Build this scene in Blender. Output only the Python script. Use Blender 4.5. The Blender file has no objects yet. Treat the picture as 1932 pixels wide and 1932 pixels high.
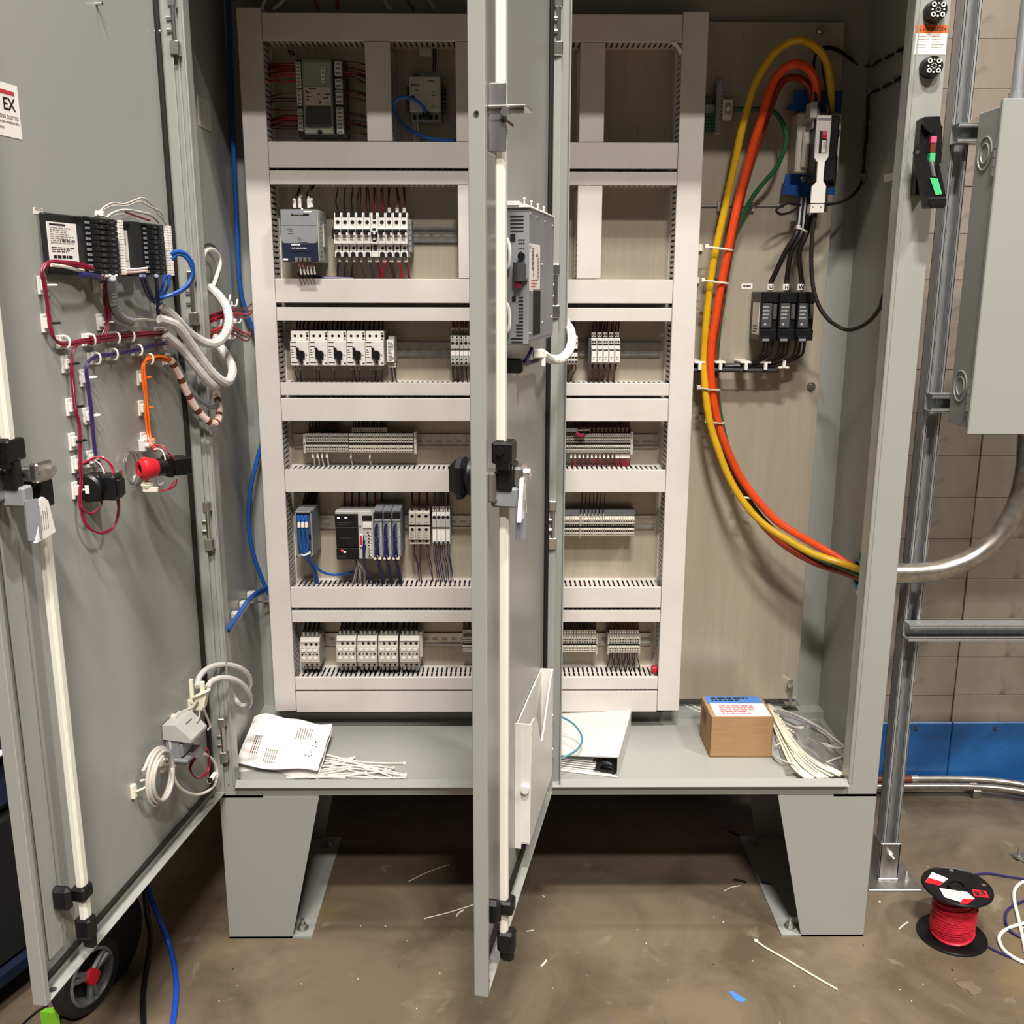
import bpy, math, random
from math import sin, cos, pi, radians
from mathutils import Vector
random.seed(7)
S = bpy.context.scene
COL = S.collection

# ------------------------------------------------------------------ camera
F_PX, PIT, YAW, ROL = 1870.26, .2286, -.009, .0024
CAM = Vector((-.1063, -2.0893, 1.5366))
_F = Vector((-sin(YAW)*cos(PIT), cos(YAW)*cos(PIT), -sin(PIT)))
_r = Vector((cos(YAW), sin(YAW), 0)); _u = _r.cross(_F)
_R = _r*cos(ROL)+_u*sin(ROL); _U = _u*cos(ROL)-_r*sin(ROL)
cd = bpy.data.cameras.new('camera'); co = bpy.data.objects.new('camera', cd); COL.objects.link(co)
cd.sensor_width = 36; cd.sensor_fit = 'HORIZONTAL'; cd.lens = 36*F_PX/1932; cd.clip_start = .05; cd.clip_end = 60
from mathutils import Matrix
co.matrix_world = Matrix(((_R.x, _U.x, -_F.x, CAM.x), (_R.y, _U.y, -_F.y, CAM.y), (_R.z, _U.z, -_F.z, CAM.z), (0, 0, 0, 1)))
S.camera = co

# ------------------------------------------------------------------ world, lamps, exposure
wd = bpy.data.worlds.new('hall'); S.world = wd; wd.use_nodes = True
wd.node_tree.nodes['Background'].inputs[0].default_value = (1.0, .96, .9, 1)
wd.node_tree.nodes['Background'].inputs[1].default_value = .045
S.view_settings.view_transform = 'Standard'; S.view_settings.look = 'None'
S.view_settings.exposure = 0.0; S.view_settings.gamma = 1.0
S.view_settings.use_curve_mapping = False
def area(x, y, z, sx, sy, w, tgt=None, col=(1, .955, .89)):
    l = bpy.data.lights.new('ceiling_lamp', 'AREA'); l.shape = 'RECTANGLE'; l.size = sx; l.size_y = sy
    l.energy = w; l.color = col
    o = bpy.data.objects.new('ceiling_lamp', l); COL.objects.link(o); o.location = (x, y, z)
    if tgt: o.rotation_euler = (Vector(tgt)-Vector((x, y, z))).to_track_quat('-Z', 'Y').to_euler()
    return o
area(-.05, -3.2, 6.1, .8, .3, 430)
area(.6, -5.3, 6.1, .8, .35, 430)
area(3.3, -2.7, 6.1, .7, .3, 300)
area(.1, -.62, 6.1, 1.2, .3, 130)
S.cycles.max_bounces = 8; S.cycles.use_denoising = True

# ------------------------------------------------------------------ pixel -> place on a real plane
def ray(x, y): return _F*F_PX + _R*(x-966) - _U*(y-966)
def W(x, y, Y): d = ray(x, y); return CAM + d*((Y-CAM.y)/d.y)
def WZ(x, y, Z): d = ray(x, y); return CAM + d*((Z-CAM.z)/d.z)
def WX(x, y, X): d = ray(x, y); return CAM + d*((X-CAM.x)/d.x)
def rect(x0, y0, x1, y1, Y):
    a, b, c, d = W(x0, y0, Y), W(x1, y0, Y), W(x0, y1, Y), W(x1, y1, Y)
    return (a.x+c.x)/2, (b.x+d.x)/2, (c.z+d.z)/2, (a.z+b.z)/2

# ------------------------------------------------------------------ materials
def lin(h):
    h = h.lstrip('#'); c = [int(h[i:i+2], 16)/255 for i in (0, 2, 4)]
    return tuple((x/12.92 if x <= .04045 else ((x+.055)/1.055)**2.4) for x in c)
def mat(name, hexc, rough=.5, metal=0., var=.06, scale=30., hex2=None, bump=0., stretch=(1, 1, 1), coat=0., trans=0., emit=0., spec=.5, cut=(.35, .65), detail=4., ior=1.45):
    m = bpy.data.materials.new(name); m.use_nodes = True; nt = m.node_tree; n = nt.nodes; L = nt.links
    bs = n['Principled BSDF']; c = lin(hexc)
    c2 = lin(hex2) if hex2 else tuple(max(0, x*(1-var*2)) for x in c)
    tc = n.new('ShaderNodeTexCoord'); mp = n.new('ShaderNodeMapping'); mp.inputs['Scale'].default_value = stretch
    L.new(tc.outputs['Object'], mp.inputs[0])
    nz = n.new('ShaderNodeTexNoise'); nz.inputs['Scale'].default_value = scale; nz.inputs['Detail'].default_value = detail
    L.new(mp.outputs[0], nz.inputs['Vector'])
    cr = n.new('ShaderNodeValToRGB'); cr.color_ramp.elements[0].position = cut[0]; cr.color_ramp.elements[1].position = cut[1]
    cr.color_ramp.elements[0].color = (*c2, 1); cr.color_ramp.elements[1].color = (*c, 1)
    L.new(nz.outputs['Fac'], cr.inputs[0]); L.new(cr.outputs[0], bs.inputs['Base Color'])
    bs.inputs['Roughness'].default_value = rough; bs.inputs['Metallic'].default_value = metal
    bs.inputs['Specular IOR Level'].default_value = spec
    bs.inputs['IOR'].default_value = ior
    if coat: bs.inputs['Coat Weight'].default_value = coat; bs.inputs['Coat Roughness'].default_value = .045
    if trans: bs.inputs['Transmission Weight'].default_value = trans
    if emit:
        L.new(cr.outputs[0], bs.inputs['Emission Color']); bs.inputs['Emission Strength'].default_value = emit
    if bump:
        b = n.new('ShaderNodeBump'); b.inputs['Strength'].default_value = bump; b.inputs['Distance'].default_value = .002
        L.new(nz.outputs['Fac'], b.inputs['Height']); L.new(b.outputs[0], bs.inputs['Normal'])
    return m
def layered(name, hexes, scales, fac, rough=(.5, .8), bump=.2, stretch=(1, 1, 1), metal=0, dist=.003):
    """three tones mixed by two noises of different size"""
    m = bpy.data.materials.new(name); m.use_nodes = True; nt = m.node_tree; n = nt.nodes; L = nt.links
    bs = n['Principled BSDF']; tc = n.new('ShaderNodeTexCoord'); mp = n.new('ShaderNodeMapping'); mp.inputs['Scale'].default_value = stretch
    L.new(tc.outputs['Object'], mp.inputs[0])
    prev = None; nzs = []
    for i, (h, sc) in enumerate(zip(hexes, [None]+list(scales))):
        if i == 0:
            rgb = n.new('ShaderNodeRGB'); rgb.outputs[0].default_value = (*lin(h), 1); prev = rgb.outputs[0]; continue
        nz = n.new('ShaderNodeTexNoise'); nz.inputs['Scale'].default_value = sc; nz.inputs['Detail'].default_value = 8; nz.inputs['Roughness'].default_value = .62
        nz.inputs['Distortion'].default_value = .6
        L.new(mp.outputs[0], nz.inputs['Vector']); nzs.append(nz)
        cr = n.new('ShaderNodeValToRGB'); lo, hi = fac[i-1]; cr.color_ramp.elements[0].position = lo; cr.color_ramp.elements[1].position = hi
        L.new(nz.outputs['Fac'], cr.inputs[0])
        mx = n.new('ShaderNodeMix'); mx.data_type = 'RGBA'; mx.inputs['B'].default_value = (*lin(h), 1)
        L.new(cr.outputs[0], mx.inputs['Factor']); L.new(prev, mx.inputs['A']); prev = mx.outputs['Result']
    L.new(prev, bs.inputs['Base Color']); bs.inputs['Metallic'].default_value = metal
    mr = n.new('ShaderNodeMapRange'); mr.inputs['To Min'].default_value = rough[0]; mr.inputs['To Max'].default_value = rough[1]
    L.new(nzs[0].outputs['Fac'], mr.inputs['Value']); L.new(mr.outputs[0], bs.inputs['Roughness'])
    if bump:
        b = n.new('ShaderNodeBump'); b.inputs['Strength'].default_value = bump; b.inputs['Distance'].default_value = dist
        L.new(nzs[-1].outputs['Fac'], b.inputs['Height']); L.new(b.outputs[0], bs.inputs['Normal'])
    return m
M = {}
M['paint'] = mat('grey_enamel', '#9a9b95', .3, var=.015, scale=2, bump=.015, spec=.5)
M['galv'] = layered('galvanised_panel', ['#b8ad9b', '#a89d8c', '#bdb3a3'], [4, 14], [(.25, .9), (.45, .9)], (.22, .34), .02, (5, 1, .3), metal=.3)
M['zinc'] = mat('zinc_plated', '#c9c8c4', .3, .9, .12, 60, stretch=(1, 1, .2))
M['strut'] = mat('strut_steel', '#c0c2c3', .36, .6, .12, 40, stretch=(6, 6, .4))
M['steel'] = mat('bright_steel', '#d6d4d0', .2, .95, .05, 80)
M['dsteel'] = mat('dull_steel', '#6c6d6c', .4, .8, .1, 60)
M['conduit'] = mat('rigid_conduit', '#b9b0a4', .3, .85, .15, 50)
M['duct'] = layered('duct_plastic', ['#d2cbc5', '#c8c0b9', '#b0a59b'], [7, 16], [(.4, .8), (.68, .84)], (.35, .5), .0, (1, 1, 1))
M['ductw'] = mat('duct_wall_plastic', '#d2ccc5', .5, var=.03)
M['white'] = mat('white_plastic', '#dfdbd4', .4, var=.03)
M['rod'] = mat('cream_rod', '#e2dfd2', .35, var=.008, scale=3)
M['vinyl'] = mat('white_vinyl', '#cfccc8', .45, var=.02, scale=8)
M['beige'] = mat('terminal_plastic', '#bdb7ab', .5, var=.04)
M['lgrey'] = mat('light_grey_plastic', '#b3b2ac', .45, var=.04)
M['mgrey'] = mat('mid_grey_plastic', '#84868a', .45, var=.04)
M['dgrey'] = mat('dark_grey_plastic', '#4a4b4e', .45, var=.05)
M['olive'] = mat('controller_grey', '#9aa08e', .5, var=.04)
M['cream'] = mat('cream_label', '#cbc3b3', .5, var=.03)
M['jet'] = mat('satin_black', '#1e1f21', .42, var=.08)
M['black'] = mat('black_plastic', '#121214', .38, var=.1)
M['hole'] = mat('dark_recess', '#050505', .8, var=.1)
M['rubber'] = mat('black_rubber', '#17140f', .6, var=.1)
M['navy'] = mat('navy_plastic', '#1b2238', .4, var=.05)
M['blue'] = mat('blue_jacket', '#2257a8', .35, var=.06)
M['royal'] = mat('royal_blue_jacket', '#1c4fc0', .35, var=.06)
M['dblue'] = mat('dark_blue_wire', '#1d2150', .4, var=.06)
M['violet'] = mat('violet_wire', '#33265f', .4, var=.06)
M['purple'] = mat('dull_purple_wire', '#4a3d5e', .4, var=.06)
M['red'] = mat('red_plastic', '#cf2230', .35, var=.06)
M['rope'] = mat('red_wire', '#c21f33', .4, var=.1, scale=90)
M['shaded_red'] = mat('shaded_red_wire', '#7c2326', .4, var=.08)  # red wire with the shade of the enclosure's top put into its colour
M['maroon'] = mat('maroon_wire', '#7d1730', .4, var=.08)
M['dred'] = mat('dark_red_wire', '#4e1a1c', .4, var=.08)
M['bwire'] = mat('black_wire', '#1a1718', .4, var=.08)
M['brown'] = mat('brown_wire', '#6a3520', .4, var=.08)
M['wwire'] = mat('white_wire', '#e9e4da', .4, var=.04)
M['gwire'] = mat('grey_jacket', '#b9b4aa', .4, var=.04)
M['orange'] = mat('orange_jacket', '#e04a1a', .32, var=.05)
M['owire'] = mat('orange_wire', '#e0661a', .4, var=.05)
M['yellow'] = mat('yellow_jacket', '#d3a51a', .32, var=.05)
M['burnt'] = mat('burnt_orange_jacket', '#8c2f18', .35, var=.05)
M['green'] = mat('green_jacket', '#1f5a37', .35, var=.05)
M['teal'] = mat('teal_jacket', '#3b7f96', .4, var=.05)
M['sleeve'] = mat('spiral_sleeve', '#d2cdc8', .45, var=.08, scale=60)
M['clear'] = mat('clear_corrugated', '#e3e0da', .2, var=.05, trans=.35)
M['film'] = mat('clear_bag', '#f2f2f0', .12, var=.02, trans=.9, ior=1.12)
M['pink'] = mat('striped_wrap', '#e9c9bd', .45, var=.05)
M['paper'] = mat('paper', '#efeae6', .6, var=.02, scale=12)
M['ink'] = mat('black_print', '#1c1b1c', .6, var=.05)
M['gink'] = mat('grey_print', '#8d8780', .6, var=.05)
M['rink'] = mat('red_print', '#c23a3a', .6, var=.05)
M['label'] = mat('label_white', '#efe9e2', .4, var=.02)
M['warn'] = mat('warning_orange', '#e0692a', .45, var=.03)
M['card'] = mat('cardboard', '#a5815a', .75, var=.05, scale=25, stretch=(1, 1, 8))
M['bluelab'] = mat('blue_label', '#4f86cf', .5, var=.05)
M['film_blue'] = mat('blue_sheet', '#1b4f9a', .35, var=.15, scale=12)
M['ledr'] = mat('lit_red_led', '#ff5a58', .4, emit=1.2)
M['ledw'] = mat('lit_white_led', '#e8e4ff', .4, emit=1.4)
M['gtag'] = mat('green_marker', '#4fc07d', .45, var=.04)
M['ptag'] = mat('pink_marker', '#e0577d', .45, var=.04)
M['tie'] = mat('natural_nylon', '#ece6cf', .4, var=.04)
M['baseblue'] = layered('blue_steel_skirting', ['#1c5896', '#154476', '#3a74a8'], [5, 40], [(.4, .7), (.7, .78)], (.25, .45), .1)
M['block'] = layered('wall_block', ['#8d8275', '#7b6f60', '#5c5142'], [4, 11], [(.4, .7), (.62, .8)], (.55, .85), .25)
M['mortar'] = mat('mortar', '#6f604e', .9, var=.1, bump=.3)
M['floor'] = layered('stained_concrete', ['#756756', '#574a3a', '#8f8271', '#7d6a3e'], [3.2, 11, 1.3], [(.42, .66), (.62, .8), (.6, .78)], (.3, .65), .2, dist=.0015)
M['fabric'] = mat('navy_fabric', '#1a2748', .8, var=.15, scale=200)
M['dfabric'] = mat('black_fabric', '#141418', .85, var=.15, scale=200)
M['lime'] = mat('lime_plastic', '#7fc22e', .4, var=.05)
M['tyre'] = mat('tyre_rubber', '#1b1a19', .7, var=.1, bump=.3, scale=60)
M['alu'] = mat('grey_alloy', '#8b8c8e', .35, .6, .08)

# ------------------------------------------------------------------ mesh builder
class MB:
    def __init__(s, O=(0, 0, 0), A=(1, 0, 0), B=(0, 1, 0), C=(0, 0, 1)):
        s.v = []; s.f = []; s.m = []; s.O, s.A, s.B, s.C = Vector(O), Vector(A), Vector(B), Vector(C)
    def add(s, vs, fs, m=0):
        o = len(s.v)
        for p in vs: s.v.append(s.O + s.A*p[0] + s.B*p[1] + s.C*p[2])
        for f in fs: s.f.append([o+i for i in f]); s.m.append(m)
    def box(s, x0, x1, y0, y1, z0, z1, m=0, b=0):
        x0, x1 = min(x0, x1), max(x0, x1); y0, y1 = min(y0, y1), max(y0, y1); z0, z1 = min(z0, z1), max(z0, z1)
        b = min(b, (x1-x0)*.4, (y1-y0)*.4, (z1-z0)*.4)
        if b <= 0:
            s.add([(x, y, z) for x in (x0, x1) for y in (y0, y1) for z in (z0, z1)],
                  [(0, 1, 3, 2), (4, 6, 7, 5), (0, 4, 5, 1), (2, 3, 7, 6), (0, 2, 6, 4), (1, 5, 7, 3)], m); return s
        V = []; idx = {}
        for i, x in enumerate((x0, x1)):
            for j, y in enumerate((y0, y1)):
                for k, z in enumerate((z0, z1)):
                    xi, yi, zi = x+(b if i == 0 else -b), y+(b if j == 0 else -b), z+(b if k == 0 else -b)
                    for a, p in enumerate(((x, yi, zi), (xi, y, zi), (xi, yi, z))):
                        idx[i, j, k, a] = len(V); V.append(p)
        Fs = []
        for i in (0, 1):
            q = [idx[i, j, k, 0] for j, k in ((0, 0), (0, 1), (1, 1), (1, 0))]; Fs.append(q if i == 0 else q[::-1])
            q = [idx[j, i, k, 1] for j, k in ((0, 0), (1, 0), (1, 1), (0, 1))]; Fs.append(q if i == 0 else q[::-1])
            q = [idx[j, k, i, 2] for j, k in ((0, 0), (0, 1), (1, 1), (1, 0))]; Fs.append(q if i == 0 else q[::-1])
        for i in (0, 1):
            for j in (0, 1):
                Fs.append([idx[0, i, j, 1], idx[1, i, j, 1], idx[1, i, j, 2], idx[0, i, j, 2]])
                Fs.append([idx[i, 0, j, 0], idx[i, 1, j, 0], idx[i, 1, j, 2], idx[i, 0, j, 2]])
                Fs.append([idx[i, j, 0, 0], idx[i, j, 1, 0], idx[i, j, 1, 1], idx[i, j, 0, 1]])
                for k in (0, 1): Fs.append([idx[i, j, k, 0], idx[i, j, k, 1], idx[i, j, k, 2]])
        s.add(V, Fs, m); return s
    def _ring(s, p, t, up, r, n, ph=0):
        t = t.normalized(); a = up - t*up.dot(t)
        if a.length < 1e-4: a = Vector((1, 0, 0)) - t*t.x
        a.normalize(); b = t.cross(a)
        return [p + a*(r*cos(2*pi*i/n+ph)) + b*(r*sin(2*pi*i/n+ph)) for i in range(n)], a
    def cyl(s, p, q, r, m=0, n=14, r2=None, cap=True):
        p, q = Vector(p), Vector(q); r2 = r if r2 is None else r2
        a, up = s._ring(p, q-p, Vector((.13, .2, .9)), r, n); b, _ = s._ring(q, q-p, Vector((.13, .2, .9)), r2, n)
        fs = [(i, (i+1) % n, n+(i+1) % n, n+i) for i in range(n)]
        if cap: fs += [tuple(range(n))[::-1], tuple(range(n, 2*n))]
        s.add(a+b, fs, m); return s
    def ringtube(s, p, q, r, ri, m=0, n=20):
        p, q = Vector(p), Vector(q); z = Vector((.13, .2, .9))
        R = [s._ring(c, q-p, z, rr, n)[0] for c, rr in ((p, r), (q, r), (q, ri), (p, ri))]
        fs = []
        for k in range(4):
            a, b = k*n, ((k+1) % 4)*n
            fs += [(a+i, a+(i+1) % n, b+(i+1) % n, b+i) for i in range(n)]
        s.add(sum(R, []), fs, m); return s
    def tube(s, pts, r, m=0, n=7, sub=4, closed=False, ridges=0):
        P = [Vector(p) for p in pts]
        if sub > 1 and len(P) > 2: P = crom(P, sub, closed)
        N = len(P); V = []; up = Vector((.21, .35, .9))
        for i in range(N):
            a = P[(i-1) % N] if (closed or i > 0) else P[0]; b = P[(i+1) % N] if (closed or i < N-1) else P[-1]
            t = b-a
            if t.length < 1e-9: t = Vector((0, 0, 1))
            rr = r*(1+(ridges if i % 2 else 0))
            R, up = s._ring(P[i], t, up, rr, n); V += R
        fs = []
        for i in range(N if closed else N-1):
            o, q = i*n, ((i+1) % N)*n
            fs += [(o+k, o+(k+1) % n, q+(k+1) % n, q+k) for k in range(n)]
        if not closed: fs += [tuple(range(n))[::-1], tuple(range((N-1)*n, N*n))]
        s.add(V, fs, m); return s
    def prism(s, pts, ax, a, b, m=0):
        """pts in the two other axes (order x,y,z without ax), extruded a..b along ax"""
        n = len(pts)
        def P(p, h): return {'x': (h, p[0], p[1]), 'y': (p[0], h, p[1]), 'z': (p[0], p[1], h)}[ax]
        s.add([P(p, a) for p in pts]+[P(p, b) for p in pts],
              [tuple(range(n)), tuple(range(n, 2*n))[::-1]]+[(i, n+i, n+(i+1) % n, (i+1) % n) for i in range(n)], m); return s
    def lathe(s, prof, O, ax, m=0, n=20):
        """prof: (radius, height) along axis ax from O"""
        ax = Vector(ax).normalized(); O = Vector(O); V = []; up = Vector((.2, .3, .9))
        for r, h in prof:
            R, up = s._ring(O+ax*h, ax, up, max(r, 1e-5), n); V += R
        k = len(prof)
        s.add(V, [(j*n+i, j*n+(i+1) % n, (j+1)*n+(i+1) % n, (j+1)*n+i) for j in range(k-1) for i in range(n)]+[tuple(range(n))[::-1], tuple(range((k-1)*n, k*n))], m); return s
    def ball(s, c, r, m=0, n=10, sq=(1, 1, 1)):
        c = Vector(c); V = []; k = n//2
        for j in range(k+1):
            t = pi*j/k
            for i in range(n):
                V.append(c+Vector((r*sq[0]*sin(t)*cos(2*pi*i/n), r*sq[1]*sin(t)*sin(2*pi*i/n), r*sq[2]*cos(t))))
        s.add(V, [(j*n+i, (j+1)*n+i, (j+1)*n+(i+1) % n, j*n+(i+1) % n) for j in range(k) for i in range(n)], m); return s
    def text(s, t, O, X, Z, h, m=0, align='CENTER', bold=0.):
        """flat lettering: O origin, X reading direction, Z up direction, h cap height (all in the builder's own axes)"""
        c = bpy.data.curves.new('t', 'FONT'); c.body = t; c.size = h*1.4; c.align_x = align; c.offset = bold*h; c.resolution_u = 2
        o = bpy.data.objects.new('t', c); me = bpy.data.meshes.new_from_object(o)
        O, X, Z = Vector(O), Vector(X).normalized(), Vector(Z).normalized()
        s.add([O+X*v.co.x+Z*v.co.y for v in me.vertices], [tuple(p.vertices) for p in me.polygons], m)
        bpy.data.objects.remove(o); bpy.data.curves.remove(c); bpy.data.meshes.remove(me); return s
    def dashes(s, O, X, Z, w, h, rows, m=0, fill=.55, seed=0):
        """rows of small print too small to read"""
        rn = random.Random(seed*31+rows); O, X, Z = Vector(O), Vector(X).normalized(), Vector(Z).normalized(); st = h/rows
        for i in range(rows):
            x = 0; z = h-(i+.75)*st; end = w*rn.uniform(.6, 1)
            while x < end:
                l = min(rn.uniform(.05, .2)*w, end-x); a = O+X*x+Z*z
                s.add([a, a+X*l, a+X*l+Z*st*fill, a+Z*st*fill], [(0, 1, 2, 3)], m); x += l+.03*w
        return s
def crom(P, k, closed=False):
    o = []; N = len(P)
    for i in range(N if closed else N-1):
        if closed: a, b, c, d = P[(i-1) % N], P[i], P[(i+1) % N], P[(i+2) % N]
        else: a, b, c, d = P[max(i-1, 0)], P[i], P[i+1], P[min(i+2, N-1)]
        for j in range(k):
            t = j/k
            o.append(.5*((2*b)+(c-a)*t+(2*a-5*b+4*c-d)*t*t+(3*b-a-3*c+d)*t**3))
    if not closed: o.append(P[-1])
    return o
_rootloc = {}
def _mesh(mb, name, mats, origin, ang=35):
    me = bpy.data.meshes.new(name); o = Vector(origin)
    me.from_pydata([v-o for v in mb.v], [], mb.f)
    if isinstance(mats, str): mats = [mats]
    for k in mats: me.materials.append(M[k])
    if len(mats) > 1: me.polygons.foreach_set('material_index', mb.m)
    me.polygons.foreach_set('use_smooth', [True]*len(me.polygons))
    me.set_sharp_from_angle(angle=radians(ang)); me.update()
    return me
def part(mb, name, mats, parent, label=None, stuff=False):
    root = parent
    while root.parent: root = root.parent
    me = _mesh(mb, name, mats, root.location)
    o = bpy.data.objects.new(name, me); COL.objects.link(o); o.parent = parent
    if label: o['label'] = label
    if stuff: o['kind'] = 'stuff'
    return o
def props(o, label, cat, group=None, kind=None):
    o['label'] = label; o['category'] = cat
    if group: o['group'] = group
    if kind: o['kind'] = kind
    return o
def thing(name, label, cat, loc, group=None):
    o = bpy.data.objects.new(name, None); COL.objects.link(o); o.location = loc; o.empty_display_size = .02
    return props(o, label, cat, group)
def single(mb, name, mats, label, cat, group=None, kind=None):
    xs = [v.x for v in mb.v]; ys = [v.y for v in mb.v]; zs = [v.z for v in mb.v]
    c = ((min(xs)+max(xs))/2, (min(ys)+max(ys))/2, min(zs))
    o = bpy.data.objects.new(name, _mesh(mb, name, mats, c)); COL.objects.link(o); o.location = c
    return props(o, label, cat, group, kind)
def struct(mb, name, mats, parent=None):
    if parent: return part(mb, name, mats, parent)
    o = bpy.data.objects.new(name, _mesh(mb, name, mats, (0, 0, 0))); COL.objects.link(o); o['kind'] = 'structure'; return o
def dup(root, d, label=None, group=None):
    r = root.copy(); COL.objects.link(r); r.location = root.location+Vector(d)
    if label: r['label'] = label
    if group: r['group'] = group
    for ch in list(root.children):
        c = ch.copy(); COL.objects.link(c); c.parent = r
        for g in list(ch.children):
            e = g.copy(); COL.objects.link(e); e.parent = c
    return r
def wire(pts, r, m, label, group=None, name='wire', cat='wire', n=6, sub=4, mats=None):
    return single(MB().tube(pts, r, 0, n, sub), name, m, label, cat, group)
NTH = ['first', 'second', 'third', 'fourth', 'fifth', 'sixth', 'seventh', 'eighth', 'ninth', 'tenth']
# ================================================================== SETTING
YJ = -.71                                     # saw-cut joint in the slab
WY = .72                                      # block wall face
b = MB(); b.box(-5, 5, YJ+.003, WY+.2, -.12, 0); b.box(-5, 5, -7, YJ-.003, -.12, 0); b.box(-5, 5, YJ-.003, YJ+.003, -.12, -.006)
struct(b, 'floor', 'floor')
b = MB(); b.box(-5, 5, WY+.012, WY+.2, 0, 3.2)
wall = struct(b, 'wall_back', 'mortar')
HB = .1235; zb0 = W(1850, 1312, WY).z; rr = random.Random(3)
protos = []
for k in range(3):
    q = MB(); q.box(.0018, .3982, 0, .1, .0003, HB-.0003, 0, .0012)
    protos.append(_mesh(q, 'block', 'block', (0, 0, 0)))
xb0 = W(1855, 820, WY).x
for i in range(-1, 18):
    for j in range(-5, 2):
        o = bpy.data.objects.new('block', protos[rr.randrange(3)]); COL.objects.link(o); o.parent = wall
        o.location = (xb0+j*.4, WY+rr.uniform(0, .003), zb0+i*HB)
b = MB(); zt = W(1800, 1364, WY-.01).z
for x0, x1 in ((-.9, xb0+.0), (xb0+.002, 2.4)): b.box(x0, x1, WY-.008, WY, .0, zt, 0, .002)
sk = struct(b, 'baseboard_back', 'baseblue')
for px_ in (1730, 1879):
    p = W(px_, 1374, WY-.012); q = MB(); q.cyl(p, p+Vector((0, .012, 0)), .006, 0, 8); part(q, 'bolt', 'dsteel', sk)

# ================================================================== ENCLOSURE
WX2, HZ, TZ, DY = .762, .377, 2.206, .436
OL, OR, CL, CR = -.722, .692, -.03, .026       # opening edges and centre post
enc = thing('enclosure', 'two-door grey free-standing steel electrical enclosure standing open on floor stands', 'enclosure', (0, .22, 0))
b = MB(); b.box(-WX2, -WX2+.003, .002, DY, HZ, TZ); part(b, 'side_wall', 'paint', enc)
b = MB(); b.box(WX2-.003, WX2, .002, DY, HZ, TZ); part(b, 'side_wall', 'paint', enc)
b = MB(); b.box(-WX2, WX2, DY, DY+.003, HZ, TZ); part(b, 'back_wall', 'paint', enc)
b = MB(); b.box(-WX2, WX2, .0, DY, TZ-.003, TZ); part(b, 'top_wall', 'paint', enc)
b = MB(); b.box(-WX2+.003, WX2-.003, .02, DY, HZ, HZ+.01); b.box(-WX2+.003, WX2-.003, DY-.05, DY-.001, HZ+.01, HZ+.03)
part(b, 'floor_pan', 'paint', enc)
def lip(b, x, s, z0, z1): b.box(x-.0015, x+.0015, -.003, .022, z0, z1, 0, .001)
b = MB(); b.box(-WX2, OL, 0, .003, HZ, TZ, 0, .001); b.box(OL-.004, OL, -.012, .03, HZ+.03, TZ-.06, 0, .0015); b.box(OL-.018, OL-.015, -.004, .001, HZ+.03, TZ-.06); part(b, 'frame_jamb', 'paint', enc)
b = MB(); b.box(OR, WX2, 0, .003, HZ, TZ, 0, .001); b.box(OR, OR+.004, -.005, .04, HZ+.03, TZ-.06, 0, .0015); b.box(OR+.01, OR+.012, -.002, 0, HZ+.03, TZ-.06); part(b, 'frame_jamb', 'paint', enc)
b = MB(); b.box(CL, CR, .002, .005, HZ+.03, TZ-.05); b.box(CR-.003, CR, -.012, .04, HZ+.034, TZ-.06, 0, .0012); b.box(CL, CL+.003, -.012, .04, HZ+.034, TZ-.06, 0, .0012); part(b, 'center_post', 'paint', enc)
b = MB(); b.box(OL, OR, 0, .003, TZ-.06, TZ, 0, .001); b.box(OL, OR, -.006, .03, TZ-.063, TZ-.06); part(b, 'frame_header', 'paint', enc)
b = MB(); b.box(OL, OR, 0, .003, HZ, HZ+.024, 0, .001)
b.add([(OL, 0, HZ+.024), (OR, 0, HZ+.024), (OR, -.014, HZ+.027), (OL, -.014, HZ+.027), (OL, .008, HZ+.036), (OR, .008, HZ+.036), (OL, .012, HZ+.01), (OR, .012, HZ+.01)],
      [(0, 1, 2, 3), (3, 2, 5, 4), (4, 5, 7, 6)]); part(b, 'frame_sill', 'paint', enc)
# floor stands: outer side plate, tapered front and rear plates, foot flange with anchor bolts
for s in (-1, 1):
    b = MB(); h = HZ-.0015
    b.box(s*WX2, s*(WX2-.004), .0042, DY-.0042, .0052, h)
    ti = .228; bi = .15
    for y in (.0, DY-.004):
        pts = [(s*WX2, h), (s*(WX2-ti), h), (s*(WX2-ti-.001), h-.004), (s*(WX2-bi), 0), (s*WX2, 0)]
        b.prism(pts if s < 0 else pts[::-1], 'y', y, y+.004)
    b.box(s*WX2, s*.5644, 0, DY, 0, .005)
    b.box(s*WX2, s*(WX2-.1), 0, DY, h-.004, h)
    st = part(b, 'floor_stand', 'paint', enc)
    for y in (.03, DY-.04):
        q = MB(); x = s*(.5644+.028)
        q.cyl((x, y, .005), (x, y, .008), .014, 0, 14); q.cyl((x, y, .008), (x, y, .018), .009, 0, 6); q.cyl((x, y, .018), (x, y, .032), .0045, 0, 8)
        part(q, 'anchor_bolt', 'zinc', st)
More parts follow.
